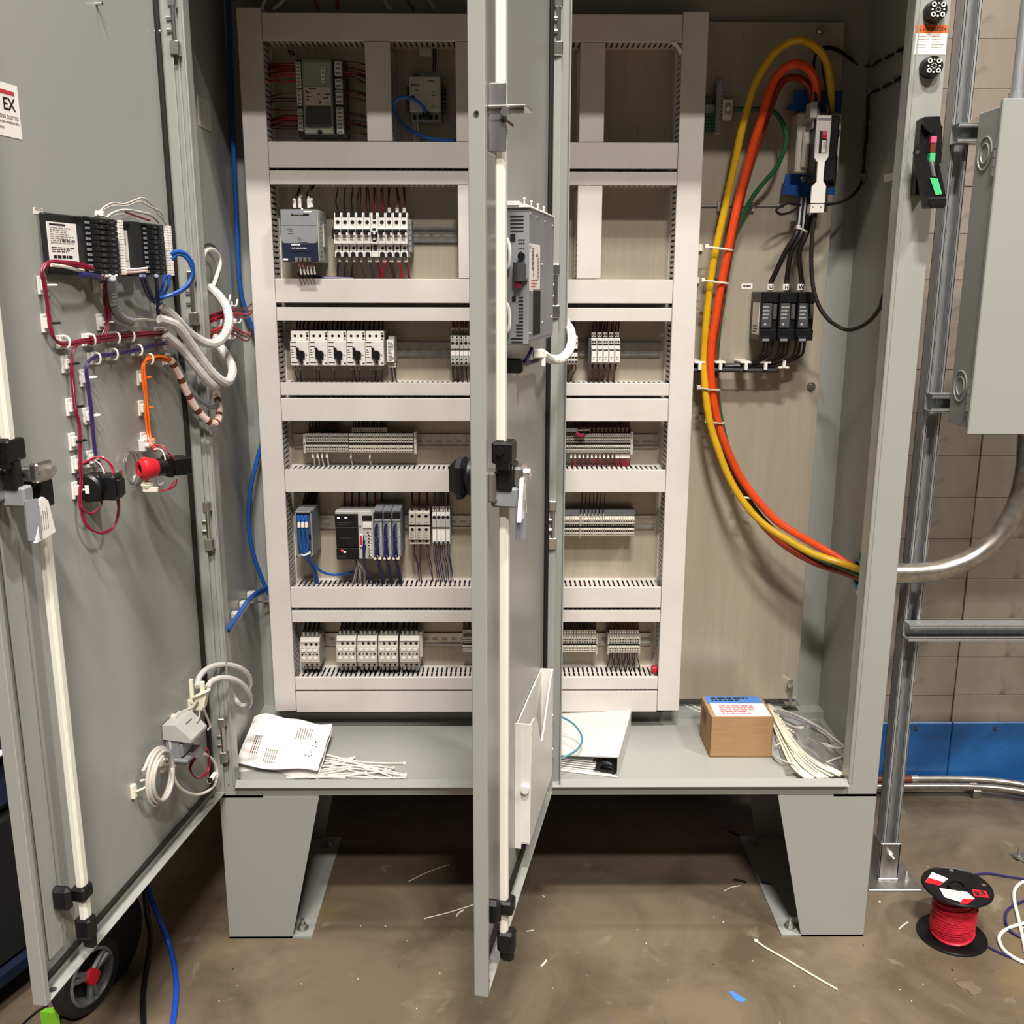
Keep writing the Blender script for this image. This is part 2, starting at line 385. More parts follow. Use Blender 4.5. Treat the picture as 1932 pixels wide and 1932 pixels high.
# printed labels on the enclosure
def flat(name, x0, y0, x1, y1, Y, mats, draw, parent, th=.0006, label=None):
    X0, X1, Z0, Z1 = rect(x0, y0, x1, y1, Y); m = MB(); m.box(X0, X1, Y-th, Y, Z0, Z1, 0, .0003)
    draw(m, X0, X1, Z0, Z1, Y-th-.0002); return part(m, name, mats, parent, label)
def dr(m, X0, X1, Z0, Z1, y):
    w, h = X1-X0, Z1-Z0
    m.box(X0, X1, y-.0002, y+.0002, Z1-h*.27, Z1, 1); m.text("V/R'SRI5214", (X0+w*.57, y-.0004, Z1-h*.2), (1, 0, 0), (0, 0, 1), h*.125, 2, bold=.02)
    m.add([(X0+w*.03, y-.0004, Z1-h*.22), (X0+w*.15, y-.0004, Z1-h*.22), (X0+w*.09, y-.0004, Z1-h*.06)], [(0, 1, 2)], 2)
    m.dashes((X0+w*.05, y, Z0+h*.2), (1, 0, 0), (0, 0, 1), w*.4, h*.46, 5, 3, .35, 1); m.dashes((X0+w*.53, y, Z0+h*.2), (1, 0, 0), (0, 0, 1), w*.4, h*.46, 5, 3, .35, 2)
flat('warning_label', 1727, 47, 1786, 103, 0, ['label', 'warn', 'ink', 'gink'], dr, enc, label='white warning label with an orange heading band')
def wallsticker(x, ya, yb, z0, z1, name, mats, draw, parent):     # on an X plane: runs along y
    m = MB(); m.box(x-.0006, x+.0006, ya, yb, z0, z1); draw(m); return part(m, name, mats, parent)
p = WX(372, 180, -.7585); q = WX(398, 248, -.7585)
def dl(m):
    m.dashes((-.7578, min(p.y, q.y)+.01, q.z+.004), (0, 1, 0), (0, 0, 1), abs(q.y-p.y)*.45, abs(p.z-q.z)-.01, 12, 1, .5, 3)
    m.dashes((-.7578, min(p.y, q.y)+abs(q.y-p.y)*.55, q.z+.004), (0, 1, 0), (0, 0, 1), abs(q.y-p.y)*.4, abs(p.z-q.z)-.01, 12, 1, .5, 4)
wallsticker(-.7585, p.y, q.y, q.z, p.z, 'rating_label', ['lgrey', 'gink'], dl, enc)
p = WX(1669, 330, .7585); q = WX(1696, 337, .7585)
def dl2(m):
    m.box(.7574, .7582, q.y+.006, q.y+.02, q.z+.004, p.z-.002, 1)
wallsticker(.7585, q.y, p.y, q.z, p.z, 'circuit_label', ['label', 'ink'], dl2, enc)

# ---------------------------------------------------------------- doors
class Leaf:
    def __init__(s, P0, P1):
        s.P = Vector((P0[0], P0[1], 0)); d = Vector((P1[0], P1[1], 0))-s.P; s.w = d.length; s.U = d.normalized(); s.N = Vector((-s.U.y, s.U.x, 0))
    def at(s, x, y, n=0.):                    # pixel -> point on the plane n metres off the inner skin
        d = ray(x, y); P0 = s.P+s.N*n; return CAM + d*((P0-CAM).dot(s.N)/d.dot(s.N))
    def un(s, x, y, n=0.):
        p = s.at(x, y, n)-s.P; return p.dot(s.U), p.z
    def w3(s, u, n, z): return s.P+s.U*u+s.N*n+Vector((0, 0, z))
    def mb(s): return MB((s.P.x, s.P.y, 0), s.U, s.N, (0, 0, 1))     # local axes u, n, z
DLf = Leaf((-.765, -.009), (-.866, -.698)); DRt = Leaf((-.0125, -.0074), (-.151, -.68))
Z0, Z1 = .39, 2.19
def door(D, px_rods, cam_px, label, outer):
    w = D.w; b = D.mb()
    b.box(0, w, -.003, 0, Z0, Z1, 0, .001)
    for u0, u1 in ((0, .003), (w-.003, w)): b.box(u0, u1, -.002, .02, Z0, Z1, 0, .001)
    b.box(w-.012, w-.002, .0175, .02, Z0+.002, Z1-.002)
    b.box(0, w, -.002, .02, Z0, Z0+.003, 0, .001); b.box(0, w, -.002, .02, Z1-.003, Z1)
    b.box(w-.085, w-.045, 0, .0045, Z0+.05, Z1-.05, 0, .002)
    d = part(b, 'door', 'paint', enc, label)
    g = D.mb(); a = .022; t = .012
    g.box(a, a+t, 0, .009, Z0+a, Z1-a, 0, .003); g.box(w-.03, w-.026, 0, .004, Z0+a, Z1-a)
    g.box(a, w-.026, 0, .009, Z0+a, Z0+a+t, 0, .003); g.box(a, w-.026, 0, .009, Z1-a-t, Z1-a)
    part(g, 'gasket', 'rubber', d)
    return d
dL = door(DLf, None, None, 'wide-open door carrying the wired controller', 0)
dR = door(DRt, None, None, 'open door carrying the drive and document pocket', 0)
# rods, guides, latch handle
def latch(D, d, u1, u2, zg, ztag, ztop, zlow, up_to, nn=.04):
    n0, n1 = nn-.006, nn+.006
    def rod(u, w, z0, z1):
        r = D.mb(); r.box(u-w/2, u+w/2, n0, n1, z0, z1, 0, .002); r.box(u-w/2+.004, u+w/2-.004, n1, n1+.002, z0, z1); return part(r, 'latch_rod', 'rod', d)
    rod(u1, .019, zg, up_to); rod(u2, .019, zlow, ztag+.02)
    g = D.mb(); g.box(u1-.021, u1+.021, .024, .054, zg-.032, zg, 0, .003); g.box(u1-.009, u1+.009, .03, .052, zg-.075, zg-.03, 0, .002); g.box(u1+.012, u1+.02, .03, .05, zg-.04, zg-.03)
    g.cyl((u1+.023, .038, zg-.012), (u1+.029, .038, zg-.012), .006, 0, 10); part(g, 'rod_clevis', 'black', d)
    c = D.mb(); uc = (u1+u2)/2-.004
    c.cyl((uc, -.01, zg-.058), (uc, .05, zg-.058), .012, 0, 16); c.box(uc-.03, uc+.012, .05, .066, zg-.07, zg-.04, 0, .004); c.box(u1-.02, u1+.02, .004, .03, zg-.09, zg-.045, 0, .003)
    c.cyl((uc-.02, .066, zg-.055), (uc-.02, .072, zg-.055), .008, 0, 6); c.cyl((uc+.004, .066, zg-.056), (uc+.004, .07, zg-.056), .006, 0, 10)
    part(c, 'latch_cam', 'steel', d)
    k = D.mb(); k.box(u2-.016, u2+.016, .03, .054, ztag-.015, ztag+.028, 0, .003); k.box(uc-.016, uc-.002, .03, .05, ztag+.02, zg-.055, 0, .002); part(k, 'rod_clevis', 'black', d)
    # grey rod at the back of the clevis and the inside release tag
    t = D.mb(); t.box(u1-.018, u1+.006, .02, .06, zg-.1, zg-.07, 0, .003); t.prism([(u1+.004, .056), (u1-.012, .066), (u1-.012, .07), (u1+.006, .06)], 'z', zg-.15, zg-.09); part(t, 'latch_link', 'mgrey', d)
    q = D.mb(); uu = (u1+u2)/2+.004
    q.prism([(uu+.026, ztag-.055), (uu-.022, ztag-.05), (uu-.012, ztag+.0), (uu-.002, ztag+.008), (uu+.008, ztag+.005)], 'y', .062, .068)
    q.dashes((uu+.012, .0684, ztag-.04), (0, 0, 1), (-1, 0, 0), .035, .02, 4, 1, .3, 9)
    part(q, 'release_tag', ['label', 'gink'], d)
    # rod guides and rollers at the foot
    for zz in (zlow+.055,):
        g = D.mb(); g.box(u2+.014, u2+.032, 0, .034, zz-.022, zz+.022, 0, .007); g.cyl((u2, .028, zz), (u2, .03, zz), .001); g.box(u2-.014, u2+.016, .026, .052, zz-.013, zz+.013, 0, .004); part(g, 'rod_guide', 'black', d)
    r = D.mb(); r.box(u2-.013, u2+.013, .024, .054, zlow-.032, zlow+.008, 0, .005); r.box(u2-.016, u2-.001, .026, .05, zlow-.06, zlow-.02, 0, .006); part(r, 'rod_roller', 'black', d)
    # outside grip
    h = D.mb(); h.lathe([(.02, 0), (.03, .004), (.031, .012), (.026, .018)], (uc+.0, -.003, zg-.058), (0, -1, 0), 0, 20); h.box(uc-.024, uc+.026, -.046, -.014, zg-.092, zg-.03, 0, .012)
    part(h, 'handle_grip', 'black', d)
uu, z1 = DLf.un(14, 828, .04); ul, z2 = DLf.un(76, 938, .04); _, z3 = DLf.un(127, 1775, .04)
latch(DLf, dL, uu, ul, z1, z2, 0, z3, Z1-.1)
uu, z1 = DRt.un(945, 831, .034); ul, z2 = DRt.un(951, 905, .034); _, z3 = DRt.un(948, 1768, .034)
latch(DRt, dR, uu, ul, z1, z2, 0, z3, Z1-.1, .034)
# hinges between frame and leaf
def hinge(D, d, z, x, y):
    m = MB(); m.cyl((x, y, z-.05), (x, y, z+.05), .005, 0, 10)
    m.box(x-.009, x+.009, y-.006, y+.012, z-.056, z-.03, 0, .002); m.box(x-.008, x+.008, y-.005, y+.01, z+.03, z+.052, 0, .002)
    m.box(x-.004, x+.004, y+.003, y+.006, z-.04, z+.04); m.cyl((x-.012, y-.003, z+.01), (x-.003, y-.003, z+.01), .0035, 0, 8); m.cyl((x-.012, y-.003, z-.012), (x-.003, y-.003, z-.012), .0035, 0, 8)
    part(m, 'hinge', 'steel', d)
for y_ in (42, 560, 992, 1398): hinge(DLf, dL, W(0, y_, -.02).z, -.741, -.014)
for y_ in (40, 545, 990, 1390): hinge(DRt, dR, W(0, y_, -.02).z, -.0, -.014)
# stickers and studs on the left leaf
def leaf_flat(D, d, x0, y0, x1, y1, name, mats, draw, n=.0006, zz=None):
    ua, za = D.un(x0, y0); ub, zb = D.un(x1, y1); m = D.mb()
    if zz: za, zb = zz
    m.box(ub, ua, 0, n, zb, za, 0, .0003); draw(m, ua, ub, zb, za, n+.0003); return part(m, name, mats, d)
_, za = DLf.un(30, 163); _, zb = DLf.un(42, 264)
def dex(m, ua, ub, z0, z1, n):
    w = ua-ub; h = z1-z0
    m.text('EX', (ub+w*.14, n, z1-h*.49), (-1, 0, 0), (0, 0, 1), h*.23, 1, 'RIGHT', .03)
    m.box(ub+w*.13, ub+w*.72, n-.0001, n+.0002, z1-h*.2, z1-h*.13, 2)
    m.text('ORR SNR DDIY0D', (ub+w*.06, n, z1-h*.66), (-1, 0, 0), (0, 0, 1), h*.075, 1, 'RIGHT')
    m.dashes((ub+w*.7, n, z1-h*.76), (-1, 0, 0), (0, 0, 1), w*.66, h*.07, 1, 3, .5, 4); m.dashes((ub+w*.8, n, z1-h*.87), (-1, 0, 0), (0, 0, 1), w*.3, h*.06, 1, 3, .6, 5)
leaf_flat(DLf, dL, -28, 163, 42, 264, 'rating_label', ['label', 'ink', 'rink', 'gink'], dex, zz=(za, zb))
def dsm(m, ua, ub, z0, z1, n): m.dashes((ua-.003, n, z0+.005), (-1, 0, 0), (0, 0, 1), (ua-ub)*.8, (z1-z0)*.5, 2, 1, .6, 6)
leaf_flat(DLf, dL, 62, 391, 81, 405, 'device_label', ['label', 'gink'], dsm)
for x_, y_ in ((181, 7), (293, 59)):
    u_, z_ = DLf.un(x_, y_); m = DLf.mb(); m.cyl((u_, 0, z_), (u_, .012, z_), .003, 0, 8); part(m, 'stud', 'steel', dL)
for D_, d_, p_ in ((DLf, dL, (106, 1868)), (DRt, dR, (920, 1858))):
    m = D_.mb(); u_ = D_.w-.035; m.cyl((u_, .01, Z0+.003), (u_, .01, Z0+.0045), .006, 0, 10); part(m, 'drain_plug', 'dsteel', d_)
# wind stay on the right leaf
m = DRt.mb(); u0, za = DRt.un(916, 152, .02); u1, zb = DRt.un(941, 299, .02)
w_ = DRt.w
m.box(w_-.012, w_-.075, .018, .0205, zb, za, 0, .004); m.box(w_-.02, w_-.024, .0205, .045, zb, za, 0, .003)
m.box(w_-.056, w_-.066, .0205, .024, za-.075, za-.015, 0, .002); m.box(w_-.056, w_-.066, .0205, .024, zb+.015, zb+.07, 0, .002)
zm = (za+zb)/2+.012
m.box(w_-.07, w_-.015, .02, .0735, zm, zm+.003, 0, .001); m.box(w_-.02, w_-.075, .0205, .045, zm-.02, zm-.012, 0, .002); m.cyl((w_-.02, .045, zm-.006), (w_-.012, .045, zm-.006), .006, 0, 10)
m.box(w_-.022, w_-.02, .02, .07, zm-.008, zm+.003, 0, .001)
part(m, 'wind_stay', 'zinc', dR)
m = DRt.mb(); z_ = DRt.un(903, 218, .008)[1]; m.ringtube((w_, .009, z_), (w_+.0008, .009, z_), .0042, .0028, 0, 14); m.cyl((w_, .009, z_), (w_+.0004, .009, z_), .0029, 1, 14); part(m, 'edge_hole', ['zinc', 'hole'], dR)
# ================================================================== MOUNTING PANEL, WIRE DUCTS, RAILS
PY, FY = .4063, .3121                          # panel face, duct cover face
pan = thing('back_plate', 'streaky galvanised steel mounting panel at the back of the enclosure', 'panel', (0, PY, .436))
b = MB(); b.box(-.70, .689, PY, PY+.003, .436, 2.125, 0, .001); part(b, 'sheet', 'galv', pan)
for x_, y_ in ((1548, 57), (1530, 729)):
    p = W(x_, y_, PY); q = MB(); q.cyl(p, p-Vector((0, .003, 0)), .011, 0, 18); q.cyl(p, p-Vector((0, .01, 0)), .006, 0, 6); part(q, 'bolt', 'steel', pan)
p = W(1492, 1300, PY); q = MB(); q.cyl(p+Vector((.0, .03, .02)), p+Vector((-.012, -.03, .022)), .004, 0, 8)
for k in range(4): q.cyl(p+Vector((-.002-.003*k, .0-.008*k, .0205)), p+Vector((-.003-.003*k, -.004-.008*k, .0205)), .008-.001*k, 0, 8)
q.box(p.x-.02, p.x+.02, PY-.03, PY, p.z-.035, p.z-.033); q.box(p.x-.004, p.x+.004, PY-.006, PY, p.z-.035, p.z+.01); part(q, 'panel_stud', 'steel', pan)

def fingers(b, ax, a0, a1, c0, c1, y0=FY+.008, y1=PY-.004, pit=.0124, w=.0074, th=.0018, ph=0.):
    """row of fingers along axis ax between a0,a1 on the plane c0 (thickness towards c1)"""
    n = int((a1-a0-.004)/pit); s = (a1-a0-n*pit)/2
    lo, hi = min(c0, c1), max(c0, c1)
    for i in range(n):
        p = a0+s+i*pit+(pit-w)/2
        for ya, yb, e in ((y0, y0+.03, 0), (y0+.03, y0+.034, .0012), (y0+.034, y1-.012, 0)):
            if ax == 'x': b.box(p-e, p+w+e, ya, yb, lo, hi)
            else: b.box(lo, hi, ya, yb, p-e, p+w+e)
    if ax == 'x': b.box(a0, a1, y1-.012, y1, lo, hi); b.box(a0, a1, y0-.006, y0, lo, hi)
    else: b.box(lo, hi, y1-.012, y1, a0, a1); b.box(lo, hi, y0-.006, y0, a0, a1)
FILL = ['bwire', 'dred', 'dblue']
def duct(kind, x0, x1, z0, z1, label, group=None, fill=5, cover_in=0.):
    t = thing('wire_duct', label, 'wire duct', ((x0+x1)/2, PY, z0), group)
    b = MB(); b.box(x0, x1, FY, FY+.003, z0, z1, 0, .0012)
    g = .0022
    if kind == 'h':
        b.box(x0, x1, FY+.001, FY+.01, z1-g, z1, 0, .0008); b.box(x0, x1, FY+.001, FY+.01, z0, z0+g, 0, .0008)
    else:
        b.box(x0, x0+g, FY+.001, FY+.01, z0, z1, 0, .0008); b.box(x1-g, x1, FY+.001, FY+.01, z0, z1, 0, .0008)
    part(b, 'cover', 'duct', t)
    for s in (0, 1):
        b = MB()
        if kind == 'h': fingers(b, 'x', x0+.001, x1-.001, (z0+.003 if s == 0 else z1-.003), (z0+.005 if s == 0 else z1-.005))
        else: fingers(b, 'z', z0+.001, z1-.001, (x0+.003 if s == 0 else x1-.003), (x0+.005 if s == 0 else x1-.005))
        part(b, 'slotted_wall', 'ductw', t, stuff=True)
    b = MB(); b.box(x0, x1, PY-.003, PY-.0005, z0+.003, z1-.003); part(b, 'base', 'ductw', t)
    rn = random.Random(int((x0+z0)*1e4))
    b = MB(); L = (x1-x0) if kind == 'h' else (z1-z0); H = (z1-z0) if kind == 'h' else (x1-x0)
    k = max(2, int((H-.012)/.009))
    for i in range(k):
        for j in range(4):
            o = .008+(i+.5)*(H-.016)/k; pts = []
            for u in range(7):
                a = .008+(L-.016)*u/6; c = o+rn.uniform(-.002, .002); y = FY+.024+j*.016+rn.uniform(-.004, .004)
                pts.append((x0+a, y, z0+c) if kind == 'h' else (x0+c, y, z0+a))
            b.tube(pts, .0034, rn.randrange(3), 5, 2)
    part(b, 'wire_bundle', FILL, t, stuff=True)
    return t
def xz(x, y): p = W(x, y, FY); return p.x, p.z
XLo, ZT = xz(445, 14); XLi = (xz(558, 1340)[0]+xz(507, 267)[0])/2; ZB = xz(517, 1342)[1]
XRo = .3525; XRi = (xz(1238, 1338)[0]+xz(1281, 267)[0])/2; ZTR = xz(1316, 22)[1]
duct('v', XLo, XLi-.001, ZB, ZT, 'long upright white wire duct down the left edge of the panel')
duct('v', XRi+.001, XRo, ZB, ZTR, 'long upright white wire duct at right, beside the big power cables')
HD = [(25.5, 78, 'top shaded white wire duct running across above the controller and network switch'),
      (268, 317.5, 'broad white wire duct across just under the controller and network switch'),
      (323, 349, 'slim white wire duct across just above the power supply and circuit breakers'),
      (526.5, 572, 'broad white wire duct across just under the power supply and circuit breakers'),
      (580.5, 606, 'slim white wire duct across just above the white motor starters'),
      (722.5, 746.5, 'slim white wire duct with slotted top just under the motor starters'),
      (752, 795, 'broad white wire duct across above the long beige terminal strip'),
      (886.5, 929, 'broad white wire duct under the long beige terminal strip, behind the black grip'),
      (1108.5, 1147, 'broad white wire duct with slotted top just under the black programmable controller'),
      (1152.5, 1174, 'slim white wire duct across just above the four contactors'),
      (1278, 1301, 'slim white wire duct with slotted top just under the four contactors'),
      (1305, 1343.5, 'lowest white wire duct, across the bottom of the panel')]
HZs = []
for ya, yb, lb in HD:
    z1 = W(900, ya, FY).z; z0 = W(900, yb, FY).z; HZs.append((z0, z1)); duct('h', XLi, XRi, z0, z1, lb)
def vsmall(xa, xb, i, lb):
    z0 = HZs[i+1][1]+.001; z1 = HZs[i][0]-.001; ym = 172 if i == 0 else 440
    duct('v', W(xa, ym, FY).x, W(xb, ym, FY).x, z0, z1, lb)
vsmall(690.5, 738, 0, 'short upright white duct between the controller and the network switch')
vsmall(860, 907, 0, 'short upright white duct at the right of the network switch, partly behind the door')
vsmall(1094, 1141, 0, 'short upright white duct in the empty top right bay')
vsmall(864.5, 910, 2, 'short upright white duct right of the circuit breaker row, partly behind the door')
vsmall(1089, 1135, 2, 'short upright white duct in the empty second right bay')
# ------------------------------------------------------------------ rails
def rail(y, xa, xb, label):
    zc = W(900, y, .40).z; x0 = xa; x1 = xb; t = MB(); h = .0175; s = .0135
    t.box(x0, x1, .3985, .3995, zc+s, zc+h); t.box(x0, x1, .3985, .3995, zc-h, zc-s)
    t.box(x0, x1, .3985, PY, zc+s-.001, zc+s); t.box(x0, x1, .3985, PY, zc-s, zc-s+.001)
    t.box(x0, x1, PY-.0012, PY-.0002, zc+.0032, zc+s); t.box(x0, x1, PY-.0012, PY-.0002, zc-s, zc-.0032)
    n = int((x1-x0)/.025)
    for i in range(n): t.box(x0+i*.025, x0+i*.025+.01, PY-.0012, PY-.0002, zc-.0032, zc+.0032)
    r = single(t, 'mounting_rail', 'zinc', label, 'rail'); return zc
R2 = rail(443.5, XLi+.16, W(864, 440, FY).x-.002, 'slotted zinc mounting rail carrying the circuit breaker row')
R3 = rail(659, XLi+.01, XRi-.008, 'slotted zinc mounting rail carrying the motor starters')
R4 = rail(832, XLi+.008, XRi-.008, 'slotted zinc mounting rail carrying the long beige terminal strips')
R5 = rail(985, XLi+.015, XRi-.008, 'slotted zinc mounting rail carrying the black programmable controller')
R6 = rail(1206, XLi+.015, XRi-.008, 'slotted zinc mounting rail carrying the four contactors')

# ================================================================== DEVICES
RN = random.Random(11)
def hole(b, x, z, y, r, m, n=8): b.cyl((x, y, z), (x, y-.0005, z), r, m, n)
STUFFG = {'wires above the motor starters': 'bunch of black wires rising behind the white motor starters', 'wires above the left end of the fourth row': 'bunch of dark wires above the left end of the fourth-row strip', 'wires above the middle of the fourth row': 'bunch of black wires with white sleeves above the long fourth-row strip', 'wires above the right end of the fourth row': 'bunch of dark red wires above the fourth-row strip right of the door', 'wires, bottom row by the right hinge': 'bunch of black wires with white sleeves above the bottom row by the right hinge', 'wires, bottom row far right': 'bunch of brown wires with white sleeves above the bottom row at far right', 'wires above the programmable controller': 'bunch of dark red wires behind the black programmable controller', 'wires above the boxy module': 'bunch of black wires rising behind the grey boxy module', 'wires above the contactors': 'bunch of black wires with bright ferrules above the bottom row contactors'}
ACC = {}
def dropwire(x, z0, z1, y0, y1, m, label, group, r=.0013, bow=.004, x1=None, ferrule=None):
    """a wire from (x,y0,z0) to (x1,y1,z1)"""
    x1 = x if x1 is None else x1; zm = (z0+z1)/2; bx = RN.uniform(-bow, bow)
    if group in STUFFG:
        b, ms = ACC.setdefault(group, (MB(), [])); 
        for k_ in (m, ferrule):
            if k_ and k_ not in ms: ms.append(k_)
        b.tube([(x, y0, z0), (x+bx*.5, y0-.003, z0+(z1-z0)*.25), ((x+x1)/2+bx, (y0+y1)/2-.005, zm), (x1, y1, z1)], r, ms.index(m), 5, 3)
        if ferrule: d = (z1-z0)/abs(z1-z0); b.cyl((x+bx*.1, y0-.0012, z0+d*.002), (x+bx*.3, y0-.0026, z0+d*.013), r*1.5, ms.index(ferrule), 6)
        return
    b = MB(); b.tube([(x, y0, z0), (x+bx*.5, y0-.003, z0+(z1-z0)*.25), ((x+x1)/2+bx, (y0+y1)/2-.005, zm), (x1, y1, z1)], r, 0, 5, 3)
    mats = [m]
    if ferrule:
        d = (z1-z0)/abs(z1-z0); b.cyl((x+bx*.1, y0-.0012, z0+d*.002), (x+bx*.3, y0-.0026, z0+d*.013), r*1.5, 1, 6); mats.append(ferrule)
    return single(b, 'wire', mats, label, 'wire', group)

# ---- row 1: controller
X0, X1, ZA, ZBt = rect(557, 108, 651, 257, .345)
c = thing('controller', 'olive-grey controller module with dark lower window in the top left bay', 'controller', ((X0+X1)/2, PY, ZA))
b = MB(); b.box(X0, X1, .368, PY-.001, ZA, ZBt, 0, .002); part(b, 'base', 'dgrey', c)
w = X1-X0; h = ZBt-ZA
b = MB(); b.box(X0+w*.145, X0+w*.74, .348, .37, ZA+h*.03, ZBt-h*.02, 0, .003)
b.box(X0+w*.18, X0+w*.735, .3455, .35, ZA+h*.62, ZBt-h*.05, 0, .002); part(b, 'housing', 'olive', c)
b = MB(); b.box(X0+w*.185, X0+w*.72, .344, .349, ZA+h*.395, ZA+h*.63, 0, .001)
for fx, fz, ww in ((.28, .6, .15), (.22, .55, .08), (.22, .5, .1), (.22, .46, .06), (.45, .53, .05), (.6, .53, .1), (.55, .48, .12), (.62, .42, .06)): b.box(X0+w*fx, X0+w*(fx+ww), .3436, .344, ZA+h*fz, ZA+h*(fz+.012), 1)
hole(b, X0+w*.5, ZA+h*.43, .344, .0025, 1); hole(b, X0+w*.23, ZA+h*.575, .344, .002, 1); part(b, 'label_panel', ['cream', 'ink'], c)
b = MB(); b.box(X0+w*.2, X0+w*.7, .344, .349, ZA+h*.115, ZA+h*.385, 0, .003); part(b, 'window', 'dgrey', c)
b = MB(); b.cyl((X0+w*.47, .349, ZA+h*.05), (X0+w*.47, .342, ZA+h*.05), .0055, 0, 12); part(b, 'latch_knob', 'black', c)
b = MB(); b.box(X0+w*.54, X0+w*.61, .3448, .3456, ZA+h*.68, ZA+h*.88)
for k in range(4): b.box(X0+w*.555, X0+w*.595, .3443, .3448, ZA+h*(.69+.05*k), ZA+h*(.72+.05*k), 1)
b.dashes((X0+w*.64, .3453, ZA+h*.66), (0, 0, 1), (-1, 0, 0), h*.24, w*.05, 2, 2, .5, 3); part(b, 'terminal_chart', ['label', 'gink', 'gink'], c)
for xa, xb, segs in ((.02, .12, ((.63, .95), (.4, .61), (.28, .36), (.08, .26))), (.8, .94, ((.78, .96), (.62, .74), (.42, .6), (.04, .38)))):
    for za, zb in segs:
        b = MB(); b.box(X0+w*xa, X0+w*xb, .352, .37, ZA+h*za, ZA+h*zb, 0, .001)
        n = max(2, int((zb-za)*22))
        for k in range(n): b.box(X0+w*(xa+.02), X0+w*(xb-.02), .3515, .352, ZA+h*(za+(zb-za)*(k+.25)/n), ZA+h*(za+(zb-za)*(k+.75)/n), 1)
        part(b, 'terminal_plug', ['white', 'mgrey'], c)
zl = lambda y_: W(520, y_, .37).z
for k, (y_, m, r) in enumerate(((121, 'shaded_red', .0034), (126, 'shaded_red', .0034), (131, 'shaded_red', .0034), (136, 'shaded_red', .0034), (143, 'red', .002), (151, 'rope', .002), (176, 'dred', .0015), (185, 'bwire', .0015), (191, 'bwire', .0015), (208, 'maroon', .0015), (219, 'maroon', .003), (224, 'rope', .003), (229, 'maroon', .003), (238, 'maroon', .002), (243, 'bwire', .0015))):
    xa = XLi-.004; xb = X0+w*.03; z = W(540, y_, .36).z; e = RN.uniform(-.006, .006)
    wire([(xa, .38, z+e), (xa+.018, .366, z+e*.8), ((xa+xb)/2, .356, z-(.006 if k in (5,) else .001)), (xb, .36, z)], r, m, 'red or dark wire from the upright left duct into the olive-grey controller', 'wires left of the controller')
for k, (y_, m, r) in enumerate(((117, 'dred', .0014), (130, 'dred', .002), (137, 'maroon', .0028), (141, 'dred', .0026), (146, 'dred', .0024), (172, 'dred', .0028), (176, 'maroon', .0016), (185, 'dred', .0014), (214, 'dred', .0014), (217, 'purple', .0014), (227, 'dred', .0014), (233, 'maroon', .002), (236, 'dred', .0014), (248, 'dred', .0014))):
    z = W(668, y_, .36).z; xb = W(694, y_, .37).x
    wire([(X1-w*.02, .36, z), (X1+.02, .354, z-.001), (xb-.01, .362, z-.004-(.006 if k == 4 else 0)), (xb+.006, .375, z-.006)], r, m, 'dark red wire from the olive-grey controller to the duct at its right', 'wires right of the controller')
for x_ in (582, 594, 617): dropwire(W(x_, 108, .37).x, ZBt-.002, HZs[0][0], .372, .385, 'mgrey', 'grey wire rising from the olive-grey controller into the top duct', 'grey wires above the controller')
b = MB(); b.box(W(545, 100, .37).x, W(556, 100, .37).x, .355, .38, W(550, 103, .37).z, W(550, 97, .37).z, 0, .002)
single(b, 'ferrite_clip', 'black', 'small black clip above the red wires left of the controller', 'clip')
# ---- row 1: network switch
X0, X1, ZA, ZBt = rect(772.5, 144, 831, 211, .335)
c = thing('network_switch', 'small pale grey network switch with a blue lead plugged in', 'network switch', ((X0+X1)/2, PY, ZA))
w = X1-X0; h = ZBt-ZA
b = MB(); b.box(X0, X1, .335, .396, ZA, ZBt, 0, .002)
b.dashes((X0+w*.05, .3347, ZA+h*.7), (1, 0, 0), (0, 0, 1), w*.32, h*.07, 1, 1, .9, 5); b.dashes((X0+w*.6, .3347, ZA+h*.82), (1, 0, 0), (0, 0, 1), w*.3, h*.06, 1, 1, .9, 6)
b.dashes((X0+w*.2, .3347, ZA+h*.58), (1, 0, 0), (0, 0, 1), w*.1, h*.04, 1, 1, .8, 7)
b.box(X0+w*.73, X0+w*.86, .3346, .335, ZA+h*.45, ZA+h*.58, 1); b.box(X0+w*.745, X0+w*.845, .3344, .3346, ZA+h*.465, ZA+h*.565, 0)
b.text('28:13', (X0+w*.82, .3346, ZA+h*.12), (1, 0, 0), (0, 0, 1), h*.075, 1); b.box(X0+w*.06, X0+w*.16, .3346, .335, ZA+h*.36, ZA+h*.46, 2); part(b, 'housing', ['lgrey', 'dgrey', 'navy'], c)
b = MB(); b.box(X0+w*.03, X1, .345, .396, ZA-h*.25, ZA, 0, .001)
for k in range(5): b.box(X0+w*(.08+.18*k), X0+w*(.2+.18*k), .3445, .345, ZA-h*.2, ZA-h*.06, 1)
part(b, 'port_block', ['mgrey', 'black'], c)
b = MB(); b.box(X0, X1, .36, .396, ZBt, ZBt+h*.17, 0, .001); b.box(X0+w*.08, X0+w*.3, .356, .36, ZBt+.001, ZBt+h*.13, 1); part(b, 'clip', ['mgrey', 'dgrey'], c)
for s, xx in ((-1, X0), (1, X1)):
    b = MB()
    for k in range(6): b.box(xx, xx+s*.010, .36, .392, ZA+h*(.06+.13*k), ZA+h*(.15+.13*k), 0, .001)
    part(b, 'heat_fin', 'dgrey', c)
b = MB(); b.box(X0+w*.4, X0+w*.65, .33, .345, ZA-h*.2, ZA-h*.02, 0, .002); part(b, 'plug', 'black', c)
pts = [(803, 211, .33), (793, 196, .305), (771, 184, .29), (751, 186, .3), (743.5, 199, .32), (748, 218, .34), (763, 238, .355), (788, 253, .365), (818, 263, .372), (862, 266, .378)]
